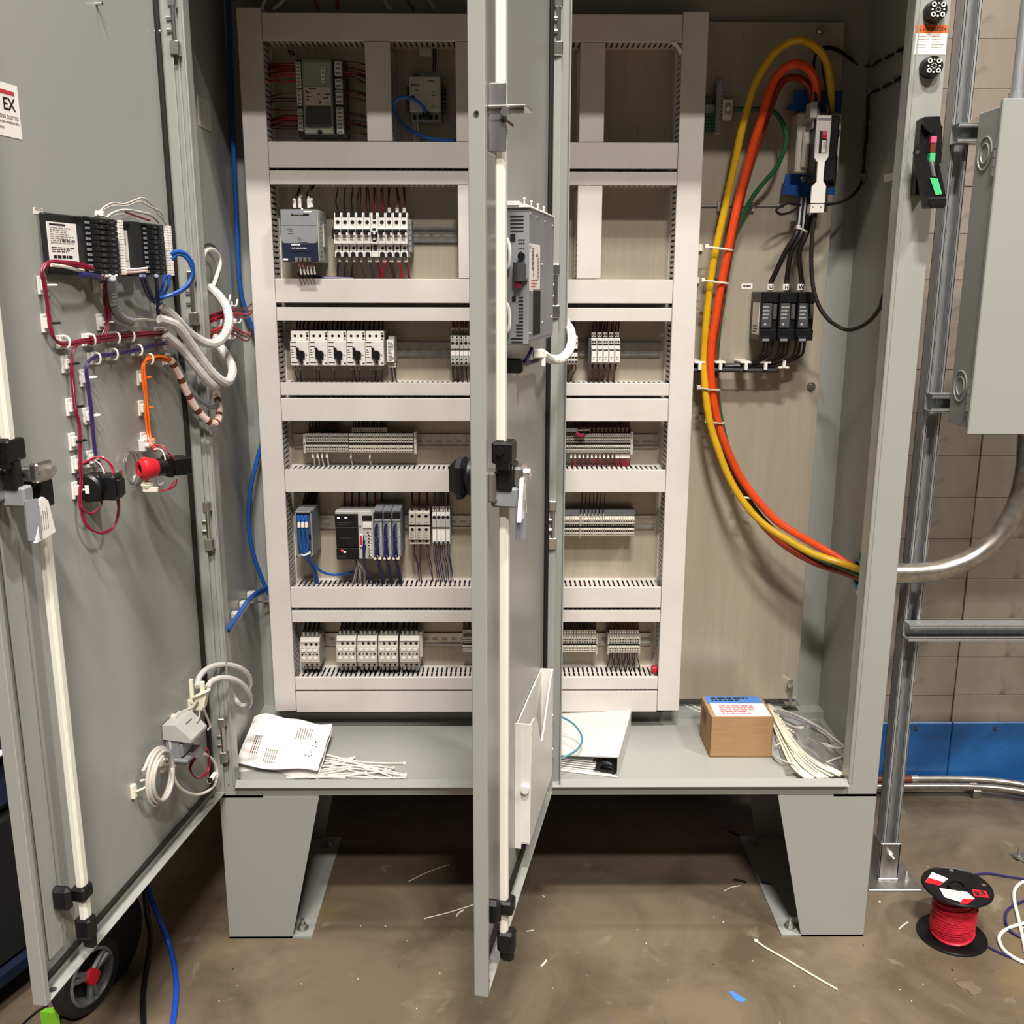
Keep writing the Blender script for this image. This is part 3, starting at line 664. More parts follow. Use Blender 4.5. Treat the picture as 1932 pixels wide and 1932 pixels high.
wire([W(*p) for p in pts], .0042, 'blue', 'blue network lead looping out of the small network switch', None, 'network_cable', 'cable', 8)
for x_ in (817, 821): dropwire(W(x_, 132, .365).x, ZBt+h*.16, HZs[0][0], .365, .39, 'bwire', 'black wire rising from the small network switch into the top duct', 'black wires above the network switch', .002)
for x_ in (781, 785, 788): dropwire(W(x_, 226, .36).x, ZA-h*.2, HZs[1][1]-.004, .36, .39, 'gwire', 'grey wire falling from the small network switch into the duct below', 'grey wires under the network switch', .0014)
b = MB(); p = W(806, 97, PY); b.box(p.x-.018, p.x+.012, PY-.006, PY, p.z-.012, p.z+.008, 0, .002); b.box(p.x-.012, p.x+.01, PY-.009, PY-.006, p.z-.004, p.z+.002, 0, .001); single(b, 'cable_tie_mount', 'white', 'white tie mount stuck on the panel above the small network switch', 'tie mount')
# bit of paper in the top right duct corner
p = W(1279, 92, FY-.002); b = MB(); b.add([p+Vector(v) for v in ((-.018, -.002, .012), (-.006, -.003, .014), (.012, .0, -.006), (.006, .001, -.014), (-.004, -.001, .002))], [(0, 1, 2, 3, 4)]); b.add([p+Vector(v) for v in ((-.018, 0, .012), (-.006, -.001, .014), (.012, .002, -.006), (.006, .003, -.014), (-.004, .001, .002))], [(4, 3, 2, 1, 0)])
single(b, 'tape_scrap', 'white', 'torn white tape scrap in the upper right duct corner', 'tape')

# ---- row 2: power supply
YF = .272
X0, X1, ZA, ZBt = rect(530, 395, 600, 494, YF); w = X1-X0; h = ZBt-ZA
c = thing('power_supply', 'grey and navy power supply left of the circuit breaker row', 'power supply', ((X0+X1)/2, PY, ZA))
b = MB(); b.box(X0, X1, YF+.004, .398, ZA, ZBt, 0, .002)
for k in range(9): b.box(X1-.0004, X1+.0004, .30+.004*(k % 2), .312+.004*(k % 2), ZA+h*(.1+.09*k), ZA+h*(.13+.09*k), 1)
b.box(X1, X1+.003, .335, .375, ZA+h*.3, ZA+h*.75, 0, .001); part(b, 'housing', ['lgrey', 'dgrey'], c)
b = MB(); b.box(X0+w*.01, X0+w*.985, YF, YF+.006, ZA+h*.69, ZBt, 0, .001); b.box(X0+w*.3, X0+w*.78, YF-.0004, YF, ZA+h*.88, ZA+h*.92, 1); b.dashes((X0+w*.34, YF-.0006, ZA+h*.892), (1, 0, 0), (0, 0, 1), w*.35, h*.02, 1, 2, .9, 3); part(b, 'upper_front', ['mgrey', 'black', 'gink'], c)
b = MB(); b.prism([(X0+w*.01, ZA+h*.69), (X0+w*.985, ZA+h*.69), (X0+w*.985, ZA+h*.42), (X0+w*.93, ZA+h*.36), (X0+w*.06, ZA+h*.36), (X0+w*.01, ZA+h*.42)][::-1], 'y', YF-.001, YF+.005, 0)
for fx, fz, ww in ((.18, .62, .16), (.22, .585, .1), (.2, .53, .13), (.45, .45, .08), (.45, .415, .12), (.48, .37, .25)): b.box(X0+w*fx, X0+w*(fx+ww), YF-.0015, YF-.001, ZA+h*fz, ZA+h*(fz+.014), 1)
part(b, 'middle_front', ['mgrey', 'ink'], c)
b = MB(); b.box(X0+w*.012, X0+w*.985, YF-.0002, YF+.005, ZA, ZA+h*.41, 0, .001)
b.dashes((X0+w*.27, YF-.0006, ZA+h*.31), (1, 0, 0), (0, 0, 1), w*.32, h*.028, 1, 1, .9, 2); b.dashes((X0+w*.28, YF-.0006, ZA+h*.25), (1, 0, 0), (0, 0, 1), w*.5, h*.025, 1, 1, .7, 3); b.box(X0+w*.27, X0+w*.78, YF-.0005, YF, ZA+h*.185, ZA+h*.21, 2)
b.box(X0+w*.03, X0+w*.16, YF-.0008, YF, ZA+h*.03, ZA+h*.065, 1); part(b, 'lower_front', ['navy', 'label', 'black'], c)
b = MB()
for k in range(4): b.box(X0+w*(.35+.115*k), X0+w*(.44+.115*k), YF-.004, YF, ZA+h*.0, ZA+h*.085, 0, .001); b.cyl((X0+w*(.395+.115*k), YF-.004, ZA+h*.045), (X0+w*(.395+.115*k), YF-.0055, ZA+h*.045), .0025, 0, 8)
part(b, 'terminal', 'zinc', c)
b = MB(); b.box(X0+w*.55, X0+w*.6, YF+.01, YF+.012, ZBt-.004, ZBt+.003); b.box(X0+w*.64, X0+w*.85, YF-.0003, YF, ZBt-h*.055, ZBt-h*.03); part(b, 'tag', 'label', c)
for k, (xa, ya, m) in enumerate(((556, 392, 'bwire'), (566, 392, 'gwire'), (583, 392, 'gwire'), (588, 391, 'bwire'))):
    p = W(xa, ya, .33); q = W((568, 567, 586, 592)[k], 352, .38); mid = W((561, 569, 583, 579)[k], 366, .35)
    b = MB(); b.tube([p, p+Vector((0, 0, .02)), mid, q], .003, 0, 6, 4); b.cyl(p, p+Vector((0, 0, .02)), .0042, 1, 8)
    single(b, 'wire', [m, 'white'], 'thick lead entering the top of the grey and navy power supply', 'wire', 'leads above the power supply')
for k in range(5):
    p = W(563+6.5*k, 494, YF+.004); q = W(569+5.5*k, 527, .37); b = MB(); b.tube([p, p+Vector((.002, 0, -.015)), q+Vector((-.002, -.03, .016)), q], .0016, 0, 6, 4)
    b.cyl(p+Vector((.002, .0, -.01)), p+Vector((.004, .008, -.028)), .0024, 1, 6); single(b, 'wire', ['brown' if k < 2 else 'dred', 'white'], 'dark wire with a white sleeve falling from the power supply', 'wire', 'wires under the power supply')
wire([W(590, 520, .36), W(612, 524, .36), W(640, 525, .365), W(666, 526, .37)], .004, 'dblue', 'dark blue wire lying along the duct under the power supply', None)
# ---- row 2: breakers
YF = .333
X0, X1, ZA, ZBt = rect(630.5, 400.5, 769, 484.5, YF); pit = (X1-X0)/10; h = ZBt-ZA
t = thing('circuit_breaker', '', 'circuit breaker', (X0+pit/2, PY, ZA), 'white circuit breakers in the second row')
g = .0004
def zz(f): return ZA+h*f
prof = [(.398, zz(1)), (YF+.012, zz(1)), (YF+.006, zz(.93)), (YF+.004, zz(.68)), (YF-.006, zz(.63)), (YF-.006, zz(.30)), (YF+.008, zz(.285)), (YF+.01, zz(.14)), (YF, zz(.12)), (YF, 0+zz(0)), (.398, zz(0))]
b = MB(); b.prism(prof, 'x', X0+g, X0+pit-g, 0); xc = X0+pit/2
hole(b, xc, zz(.78), YF+.0044, .0046, 1, 14); b.box(xc-.0055, xc+.0055, YF+.004, YF+.0122, zz(.9), zz(1.001), 1); hole(b, xc, zz(.2), YF+.009, .0036, 1, 12)
b.cyl((xc, YF+.003, zz(.055)), (xc, YF-.0006, zz(.055)), .0058, 1, 12); b.box(xc-.0058, xc+.0058, YF-.0005, YF+.003, zz(0), zz(.055), 1); b.box(X0+pit-.002, X0+pit-g, YF+.006, YF+.009, zz(.13), zz(.26), 1)
b.dashes((X0+.003, YF-.0063, zz(.345)), (1, 0, 0), (0, 0, 1), .011, .006, 2, 2, .5, 1); b.dashes((X0+.002, YF+.0042, zz(.665)), (1, 0, 0), (0, 0, 1), .014, .004, 1, 2, .9, 2); b.box(X0+g, X0+pit-g, YF-.0062, YF-.006, zz(.415), zz(.43), 2)
part(b, 'housing', ['white', 'hole', 'gink'], t)
b = MB(); b.box(X0+g*2, X0+pit-g*2, YF-.011, YF-.006, zz(.545), zz(.615), 0, .001); b.box(xc-.0045, xc+.0035, YF-.017, YF-.006, zz(.5), zz(.59), 0, .001); part(b, 'toggle', 'black', t)
b = MB(); b.box(X0+pit-.006, X0+pit-.001, YF-.010, YF-.006, zz(.47), zz(.565), 0, .001); part(b, 'position_flag', 'white', t)
t['label'] = 'first white circuit breaker from the left in the ten-unit row, nearest the power supply'
for i in range(1, 10):
    if i == 5: continue
    dup(t, (pit*i, 0, 0), '%s white circuit breaker from the left in the ten-unit row' % NTH[i] if i < 9 else 'last white circuit breaker at the right end of the ten-unit row')
x5 = X0+5*pit; t5 = thing('circuit_breaker', 'odd breaker with a black clip and no rocker in the middle of the white row', 'circuit breaker', (x5+pit/2, PY, ZA), 'white circuit breakers in the second row')
b = MB(); b.prism(prof, 'x', x5+g, x5+pit-g, 0)
for f in (.97, .89, .78, .62, .36, .24, .18): b.box(x5+pit/2-.004, x5+pit/2+.004, YF-.0066 if .3 < f < .63 else YF+.003, YF+.0055, zz(f)-.0025, zz(f)+.0025, 1)
part(b, 'housing', ['white', 'hole'], t5)
b = MB(); b.box(x5+.002, x5+.006, YF-.014, YF-.005, zz(.43), zz(.56), 0, .001); b.box(x5+.012, x5+.016, YF-.014, YF-.005, zz(.43), zz(.56), 0, .001); b.box(x5+.002, x5+.016, YF-.012, YF-.006, zz(.47), zz(.5), 0, .001); part(b, 'clip', 'black', t5)
b = MB(); b.box(X1+.0005, X1+.009, YF+.006, .398, zz(.1), zz(.84), 0, .002)
for k in range(5): hole(b, X1+.005, zz(.25+.12*k), YF+.006, .0014, 1, 6)
single(b, 'end_stop', ['mgrey', 'hole'], 'grey end stop at the right end of the circuit breaker row', 'end stop')
b = MB(); b.box(X0-.006, X0-.0006, YF+.01, .398, zz(.4), zz(.66), 0, .001); b.cyl((X0-.003, YF+.011, zz(.6)), (X0-.003, YF+.004, zz(.6)), .003, 1, 8); b.cyl((X0-.003, YF+.011, zz(.48)), (X0-.003, YF+.004, zz(.48)), .003, 1, 8)
single(b, 'end_stop', ['black', 'black'], 'small black end stop at the left end of the circuit breaker row', 'end stop')
tops = [(1, 'bwire'), (1, 'bwire'), (1, 'bwire'), (2, 'dred'), (2, 'dred'), (2, 'maroon'), (2, 'maroon'), (2, 'dred'), (2, 'dred'), (2, 'dred')]
for i, (n, m) in enumerate(tops):
    for k in range(n):
        x = X0+pit*(i+.5)+(k-.5)*.003*(n-1); dropwire(x, zz(.985), HZs[2][0]-.002, YF+.018, .375, m, 'dark wire dropping from the slim duct into the top of a circuit breaker', 'wires above the circuit breakers', .0017, .005, x-.002, 'wwire' if i > 6 else None)
bots = ['dblue', 'dblue', 'bwire', 'purple', 'purple', 'maroon', 'rope', 'dred', 'rope', 'maroon']
for i, m in enumerate(bots):
    for k in range(2 if i > 3 else 1):
        x = X0+pit*(i+.55)+k*.004; dropwire(x, zz(.01), HZs[3][1]+.002, YF+.012, .375, m, 'coloured wire with pale sleeve running from a breaker down into the duct', 'wires under the circuit breakers', .0021, .003, x+(-.012 if i in (0, 1, 2, 6) else .003), 'gwire')
# ---- row 3: motor starters
YF = .318
X0, X1, ZA, ZBt = rect(547.5, 643.5, 724.5, 690, YF); pit = (X1-X0)/5; h = ZBt-ZA
zh = W(640, 624.5, YF+.012).z
t = thing('motor_starter', 'leftmost white motor starter with black rotary knob, nearest the left duct', 'motor starter', (X0+pit/2, PY, ZA), 'white rotary motor starters')
b = MB(); b.box(X0+.0004, X0+pit-.0004, YF, .398, ZA, ZBt, 0, .0012)
for k, (fx, fz, ww, hh) in enumerate(((.04, .93, .3, .045), (.05, .76, .3, .04), (.05, .62, .12, .03), (.05, .53, .15, .03), (.06, .44, .12, .03), (.05, .33, .2, .03), (.5, .26, .3, .03), (.05, .1, .32, .05), (.84, .06, .12, .07), (.84, .4, .06, .06), (.3, .3, .1, .04))): b.box(X0+pit*fx, X0+pit*(fx+ww), YF-.0003, YF, ZA+h*fz, ZA+h*(fz+hh), 1)
part(b, 'housing', ['white', 'dgrey'], t)
b = MB(); b.box(X0+.0008, X0+pit-.0008, YF+.012, .398, ZBt, zh, 0, .001); hh = zh-ZBt
for fx in (.24, .58, .9): hole(b, X0+pit*fx, ZBt+hh*.5, YF+.012, .0034, 1, 12)
b.box(X0+pit*.82, X0+pit*.95, YF+.0116, YF+.012, ZBt+hh*.74, ZBt+hh*.84, 1); b.box(X0+pit*.82, X0+pit*.95, YF+.0116, YF+.012, ZBt+hh*.13, ZBt+hh*.22, 1); part(b, 'terminal_cover', ['white', 'hole'], t)
b = MB(); xc = X0+pit*.585; zc = ZA+h*.46; b.cyl((xc, YF, zc), (xc, YF-.008, zc), .0098, 0, 18); b.cyl((xc, YF-.008, zc), (xc, YF-.011, zc), .008, 0, 18)
a = Vector((.28, 0, -1)).normalized()
b.prism([(xc-.0105, zc+.0165), (xc-.0045, zc+.0165), (xc+.001, zc), (xc+.0065, zc-.0205), (xc+.0015, zc-.0215), (xc-.004, zc-.008)], 'y', YF-.014, YF-.006); part(b, 'knob', 'black', t)
for i in range(1, 5): dup(t, (pit*i, 0, 0), ['', 'second white motor starter from the left, in the row of five rotary units', 'middle one of the five white rotary motor starters', 'fourth white motor starter from the left, in the row of five rotary units', 'rightmost white motor starter, beside the narrow relay'][i])
for i in range(5):
    for k in range((2, 2, 1, 3, 4)[i]):
        x = X0+pit*(i+.2+.19*k); dropwire(x, ZA+.002, HZs[5][1]-.003, YF+.02, .37, 'bwire' if k % 2 else 'purple', 'dark wire with white sleeve hanging under a white motor starter', 'wires under the motor starters', .0014, .004, x-.004, 'wwire')
    for k in range(4):
        x = X0+pit*(i+.15+.22*k); dropwire(x, zh-.002, HZs[4][0], .37, .385, 'bwire', 'black wire rising behind the white motor starters', 'wires above the motor starters', .002, .003)
X0, X1, ZA, ZBt = rect(729.5, 641, 744, 684, .33); w = X1-X0; h = ZBt-ZA
t = thing('slim_relay', 'slim grey and white relay right of the motor starters', 'relay', ((X0+X1)/2, PY, ZA))
b = MB(); b.box(X0, X1, .33, .398, ZA, ZBt, 0, .001); b.box(X0+w*.15, X1, .345, .398, ZBt, ZBt+.008, 0, .001); part(b, 'housing', 'lgrey', t)
b = MB(); b.box(X0+w*.1, X0+w*.9, .3293, .3301, ZA+h*.03, ZA+h*.97); b.dashes((X0+w*.2, .329, ZA+h*.05), (1, 0, 0), (0, 0, 1), w*.7, h*.88, 14, 1, .6, 8); part(b, 'face_label', ['label', 'ink'], t)
for k in range(4): dropwire(X0+w*(.2+.25*k), ZA, HZs[5][1]-.003, .345, .37, 'bwire' if k % 2 else 'gwire', 'wire with a white sleeve under the slim relay', 'wires under the slim relay', .0015, .002, None, 'wwire')
# ---- terminal rows
def terminals(xa, ya, xb, yb, n, YF, name, label, group, body='beige', holes=((.78, .0014), (.64, .0014), (.3, .0014), (.17, .0011)), band=(.44, .53), strip=None, top=None, cat='terminal block'):
    X0, X1, ZA, ZB_ = rect(xa, ya, xb, yb, YF); p = (X1-X0)/n; h = ZB_-ZA; g = .00045; b = MB(); xc = X0+p/2
    b.prism([(.398, ZA+h*.96), (YF+.03, ZB_), (YF+.008, ZB_), (YF, ZA+h*.9), (YF, ZA+h*.57), (YF+.004, ZA+h*.55), (YF+.004, ZA+h*.42), (YF, ZA+h*.4), (YF, ZA+h*.08), (YF+.008, ZA), (.398, ZA+h*.05)], 'x', X0+g, X0+p-g, 0)
    for f, r in holes: hole(b, xc, ZA+h*f, YF, min(r*1.5, p*.43), 1, 8)
    b.box(X0+g, X0+p-g, YF+.0032, YF+.0042, ZA+h*band[0], ZA+h*band[1], 1)
    if strip: b.box(X0+g*2, X0+p-g*2, YF-.0006, YF, ZA+h*strip[0], ZA+h*strip[1], 2)
    b.box(xc-p*.3, xc+p*.3, YF+.009, YF+.028, ZB_-.0004, ZB_+.0005, 1)
    o = single(b, name, [body, 'hole', 'label'], label, cat, group); out = [(xc, ZA, ZB_)]
    for i in range(1, n):
        q = o.copy(); COL.objects.link(q); q.location = o.location+Vector((p*i, 0, 0)); out.append((xc+p*i, ZA, ZB_))
    return out, p
YT = .348
T3, p3 = terminals(850, 632, 891.5, 691, 5, .335, 'terminal_block', 'wide four-deck grey terminal block on the third rail beside the right door', 'four-deck terminal blocks on the third rail', 'lgrey', ((.93, .0016), (.84, .0013), (.74, .0026), (.22, .0014), (.1, .0022)), (.62, .66), (.34, .5))
for x, za, zb in T3:
    for k in (-1, 1):
        dropwire(x+k*.002, zb+.003, HZs[4][0], .36, .385, 'maroon', 'maroon wire with white sleeve above the four-deck terminal blocks', 'wires above the four-deck terminals', .0014, .002, None, 'wwire')
        dropwire(x+k*.002, za, HZs[5][1]-.002, .35, .375, 'bwire', 'thin dark wire under the four-deck terminal blocks', 'wires under the four-deck terminals', .0011, .002)
T3b, _ = terminals(1061, 634, 1090, 688, 5, .32, 'terminal_block', 'black and white multi-deck terminal block behind the white curled sleeve', 'black and white terminal blocks beside the right hinge', 'white', ((.9, .002), (.76, .002), (.25, .002), (.1, .002)), (.42, .6))
for x, za, zb in T3b:
    dropwire(x, zb, HZs[4][0], .36, .385, 'dred', 'dark wire above the black and white terminal blocks', 'wires above the terminals beside the right hinge', .0016, .004); dropwire(x, za, HZs[5][1]-.002, .35, .375, 'dred', 'dark red wire curving down from the black and white terminal blocks', 'wires under the terminals beside the right hinge', .0016, .004, x-.01)
X0, X1, ZA, ZBt = rect(1115.5, 638, 1170.5, 686.5, .325); pit = (X1-X0)/5; h = ZBt-ZA
t = thing('fuse_holder', '', 'fuse holder', (X0+pit/2, PY, ZA), 'white fuse holders on the third rail')
b = MB(); b.prism([(.398, ZBt), (.34, ZBt), (.332, ZA+h*.9), (.332, ZA+h*.7), (.325, ZA+h*.62), (.325, ZA+h*.04), (.335, ZA), (.398, ZA)], 'x', X0+.0004, X0+pit-.0004)
for k in range(2): hole(b, X0+pit*(.3+.4*k), ZA+h*.86, .3318, .0024, 1, 8)
b.box(X0+.001, X0+pit-.001, .3315, .3325, ZA+h*.72, ZA+h*.78, 1); part(b, 'housing', ['lgrey', 'hole'], t)
b = MB(); b.box(X0+.0014, X0+pit-.0014, .321, .326, ZA+h*.06, ZA+h*.6, 0, .0008); b.box(X0+.002, X0+pit-.002, .3205, .3212, ZA+h*.52, ZA+h*.57, 1); b.dashes((X0+.004, .3207, ZA+h*.16), (1, 0, 0), (0, 0, 1), pit-.008, h*.14, 2, 1, .5, 4); part(b, 'lever', ['white', 'ink'], t)
t['label'] = 'leftmost white fuse holder in the set of five right of the open door'
for i in range(1, 5): dup(t, (pit*i, 0, 0), ['', 'second white fuse holder from the left in the set of five by the door', 'middle white fuse holder in the set of five right of the door', 'fourth white fuse holder in the set of five right of the door', 'rightmost white fuse holder in the set of five right of the door'][i])
b = MB(); b.box(X0-.006, X0-.0005, .335, .398, ZA, ZBt, 0, .001); single(b, 'end_stop', 'dgrey', 'dark end plate at the left of the five fuse holders', 'end stop')
for i in range(5):
    for k in range(2):
        x = X0+pit*(i+.3+.4*k); dropwire(x, ZBt, HZs[4][0], .345, .38, 'dred', 'dark red wire fanning up from the five fuse holders', 'wires above the fuse holders', .0018, .003, x+.006, 'wwire')
    x = X0+pit*(i+.4); dropwire(x, ZA, HZs[5][1]-.002, .345, .375, 'maroon', 'dark red wire with white sleeve under the five fuse holders', 'wires under the fuse holders', .0017, .003, x-.004, 'dred'); dropwire(x+.004, ZA, HZs[5][1]-.002, .348, .378, 'dred', 'dark red wire with white sleeve under the five fuse holders', 'wires under the fuse holders', .0017, .004, x, 'wwire')
# ---- row 4
T4a, _ = terminals(576, 818, 657, 855, 18, YT, 'terminal_block', 'narrow beige terminal block at the left end of the long fourth-row strip', 'terminal blocks, left end of the fourth row', 'beige', ((.83, .0012), (.68, .0015), (.3, .0015), (.16, .001)))
T4b, _ = terminals(658, 818, 780, 856, 27, YT, 'terminal_block', 'narrow cream terminal block in the right part of the long fourth-row strip', 'terminal blocks, middle of the fourth row', 'cream', ((.83, .0012), (.66, .0015), (.44, .001), (.26, .0014), (.12, .001)))
T4c, _ = terminals(1045, 818, 1190, 856, 37, YT, 'terminal_block', 'narrow grey terminal block in the fourth-row strip right of the open door', 'terminal blocks, right end of the fourth row', 'beige', ((.8, .0012), (.64, .0015), (.28, .0014), (.14, .0012)))
def endstop(x, ya, yb, YF, lb, w=.006, m='lgrey'):
    p = W(x, ya, YF); q = W(x, yb, YF); b = MB(); b.box(p.x, p.x+w, YF, .398, q.z, p.z, 0, .001); hole(b, p.x+w/2, (p.z+q.z)/2, YF, .0018, 1, 8); single(b, 'end_stop', [m, 'hole'], lb, 'end stop')
endstop(780.5, 815, 857, YT, 'end stop closing the right end of the long fourth-row strip'); endstop(571, 819, 856, YT, 'end stop closing the left end of the long fourth-row strip'); endstop(1190.5, 814, 858, YT, 'end stop at the right end of the fourth-row strip right of the door')
for i, (x, za, zb) in enumerate(T4a[1:14]):
    dropwire(x, zb, HZs[6][0], .372, .385, 'dred' if i % 2 else 'bwire', 'dark wire rising from the left end of the fourth-row strip', 'wires above the left end of the fourth row', .0018, .002, None, 'bwire')
for i, (x, za, zb) in enumerate(T4b[1:16]):
    dropwire(x, zb, HZs[6][0], .365, .38, 'bwire', 'black wire with white sleeve above the long fourth-row strip', 'wires above the middle of the fourth row', .0017, .001, None, 'wwire')
for i, (x, za, zb) in enumerate(T4c):
    if i > 5: dropwire(x, zb, HZs[6][0], .366, .383, 'dred', 'dark red wire above the fourth-row strip right of the door', 'wires above the right end of the fourth row', .0016, .001, None, 'beige' if i % 2 else 'brown')
    if i > 6 and i % 2 == 0 or i > 30: dropwire(x, za, HZs[7][1]-.002, .36, .375, 'rope' if i % 4 else 'maroon', 'red wire with white sleeve under the fourth-row strip right of the door', 'wires under the right end of the fourth row', .0018, .003, x+.003, 'wwire')
for i in (2, 4, 6, 8, 16, 24): 
    x, za, zb = (T4a+T4b)[i] if i < 10 else (T4a+T4b)[i+2]; dropwire(x, za, HZs[7][1]-.002, .36, .38, 'wwire', 'white wire with a pale sleeve under the left part of the fourth-row strip', 'white wires under the fourth row', .0014 if i > 9 else .002, .003, None, 'white')
# red-handled driver left on the terminals
p = W(1085, 812, .335); q = W(1112, 811, .34); b = MB(); b.cyl(p, q, .0022, 0, 8); b.tube([W(1086, 817, .335), W(1092, 821, .335), W(1098, 822, .334), W(1103, 820, .334)], .0055, 1, 8, 3); b.box(W(1064, 810, .33).x, p.x+.004, .333, .345, p.z-.004, p.z+.005, 2, .001)
single(b, 'test_plug', ['steel', 'maroon', 'mgrey'], 'dark red test plug with a bright pin on the terminals right of the door', 'plug')
# ---- row 5
YF = .292
X0, X1, ZA, ZBt = rect(557, 965, 589.5, 1052, YF); w = X1-X0; h = ZBt-ZA
t = thing('ethernet_module', 'grey boxy module with three blue leads at the left end of the fifth row', 'network module', ((X0+X1)/2, PY, ZA))
b = MB(); b.box(X0, X1, YF+.01, .398, ZA, ZBt, 0, .001)
for a in ((X0, X0+w*.1, ZA, ZBt), (X1-w*.1, X1, ZA, ZBt), (X0, X1, ZBt-h*.04, ZBt), (X0, X1, ZA, ZA+h*.05)): b.box(a[0], a[1], YF, YF+.012, a[2], a[3], 0, .001)
part(b, 'housing', 'mgrey', t)
b = MB(); b.box(X0+w*.12, X0+w*.88, YF+.006, YF+.011, ZA+h*.06, ZBt-h*.05); part(b, 'front_recess', 'dgrey', t)
for k in range(3):
    b = MB(); xx = X0+w*(.24+.21*k); b.box(xx-w*.09, xx+w*.09, YF-.006, YF+.008, ZA+h*.82, ZA+h*.92, 0, .001); part(b, 'port', 'blue', t)
b = MB(); b.box(X0+w*.66, X0+w*.9, YF-.001, YF+.008, ZA+h*.42, ZA+h*.5, 0, .001); part(b, 'catch', 'black', t)
for k in range(3):
    p0 = W(564+7*k, 976, YF-.004); pts = [p0, W(564+7*k, 995, YF-.014), W(566+7.5*k, 1022, YF-.012), W(572+4*k, 1045, YF-.008), W(584+4*k, 1063, .32), W(593+3*k, 1080, .34), W(597+4*k, 1105, .36)]
    if k == 2: pts = pts[:4]+[W(592, 1063, .31), W(605, 1077, .325), W(625, 1084, .335), W(650, 1083, .34), W(668, 1078, .36)]
    b = MB(); b.tube(pts, .0034, 0, 7, 4); b.cyl(W(564+7*k, 985, YF-.0155), W(564.3+7*k, 995, YF-.017), .004, 1, 8); single(b, 'network_cable', ['blue', 'label'], ['left blue lead with a white number sleeve on the grey boxy module', 'middle blue lead with a white number sleeve on the grey boxy module', 'right blue lead, sweeping right from the grey boxy module to the processor'][k], 'cable')
b = MB(); b.ringtube(W(576, 1043, YF-.012), W(577, 1046, YF-.012), .013, .010); single(b, 'cable_tie', 'wwire', 'white tie gathering the three blue leads of the boxy module', 'cable tie')
for k in range(7): dropwire(X0+w*(.15+.12*k), ZBt-.002, HZs[7][0], .385, .39, 'bwire', 'black wire rising behind the grey boxy module', 'wires above the boxy module', .0024, .002, X0+w*(.35+.12*k))
X0, X1, ZA, ZBt = rect(633, 971, 676, 1056, YF); w = X1-X0; h = ZBt-ZA; XE = W(704, 1000, YF).x
t = thing('programmable_controller', 'black programmable controller with lit indicators on the fifth rail', 'controller', ((X0+XE)/2, PY, ZA))
b = MB(); b.box(X0, X1, YF, YF+.02, ZA+h*.72, ZBt, 0, .001); b.box(X0+.001, X1, YF+.001, YF+.02, ZA+h*.27, ZA+h*.7, 0, .001); b.box(X0+.001, X1, YF, YF+.02, ZA, ZA+h*.255, 0, .001)
b.box(X0+w*.05, X1-w*.02, YF-.0004, YF+.001, ZA+h*.7, ZA+h*.72, 1); b.dashes((X0+w*.1, YF-.0004, ZA+h*.77), (1, 0, 0), (0, 0, 1), w*.7, h*.07, 2, 1, .4, 3); b.dashes((X0+w*.2, YF+.0006, ZA+h*.47), (1, 0, 0), (0, 0, 1), w*.5, h*.03, 1, 1, .4, 4); b.dashes((X0+w*.12, YF-.0004, ZA+h*.03), (1, 0, 0), (0, 0, 1), w*.4, h*.05, 2, 1, .4, 5); part(b, 'front_cover', ['black', 'dgrey'], t)
b = MB(); b.box(X0-.001, XE, YF+.018, .398, ZA+h*.02, ZBt+.001, 0, .001); b.box(X0, XE-.004, YF+.004, YF+.03, ZBt-.001, ZBt+.008, 0, .002); part(b, 'housing', 'lgrey', t)
for fx, fz, m in ((.11, .915, 'ledw'), (.43, .92, 'ledw'), (.22, .19, 'ledr'), (.33, .155, 'ledw')):
    b = MB(); b.box(X0+w*fx, X0+w*(fx+.11), YF-.0008, YF, ZA+h*fz, ZA+h*(fz+.03), 0); part(b, 'indicator_light', m, t)
b = MB(); b.box(X1+.0005, XE, YF, YF+.02, ZA+h*.02, ZBt+.004, 0, .001); wa = XE-X1
b.box(X1+wa*.3, XE-.002, YF-.0006, YF, ZA+h*.86, ZA+h*.98, 1); b.box(X1+wa*.35, X1+wa*.9, YF-.004, YF, ZA+h*.72, ZA+h*.82, 2)
for k in range(3): hole(b, X1+wa*(.15+.25*k), ZA+h*(.74 if k < 2 else .6), YF, .0022, 1, 8)
b.box(X1+wa*.1, X1+wa*.35, YF-.006, YF, ZA+h*.3, ZA+h*.58, 2, .001); b.box(X1+wa*.14, X1+wa*.27, YF-.0065, YF-.006, ZA+h*.34, ZA+h*.55, 3)
for k in range(7): b.box(X1+wa*.62, X1+wa*.86, YF-.003, YF, ZA+h*(.08+.075*k), ZA+h*(.13+.075*k), 2); b.box(X1+wa*.66, X1+wa*.76, YF-.0034, YF-.003, ZA+h*(.09+.075*k), ZA+h*(.12+.075*k), 1)
part(b, 'adapter', ['lgrey', 'black', 'white', 'red'], t)
for k in range(9):
    p = W(672+3.4*(k % 3), 1057, YF+.02); q = W(662+3.6*k, 1103, .36); b = MB(); b.tube([p, p+Vector((0, 0, -.008)), W(668+2.6*k, 1078, .335), q], .0013, 0, 5, 3); single(b, 'wire', ['purple', 'wwire', 'gwire'][k % 3], 'pale purple or white wire fanning out under the black programmable controller', 'wire', 'wires under the programmable controller')
for k in range(3): wire([W(686+2*k, 1010+9*k, YF-.004), W(685+1.5*k, 1045, YF-.008), W(688+1.5*k, 1072, .31), W(703+2*k, 1098, .35), W(708+2*k, 1108, .365)], .0015, 'dblue', 'dark blue wire looping down from the controller adapter', 'wires of the controller adapter')
xs = [(705, 721.5), (722.5, 738.5), (739.5, 756)]
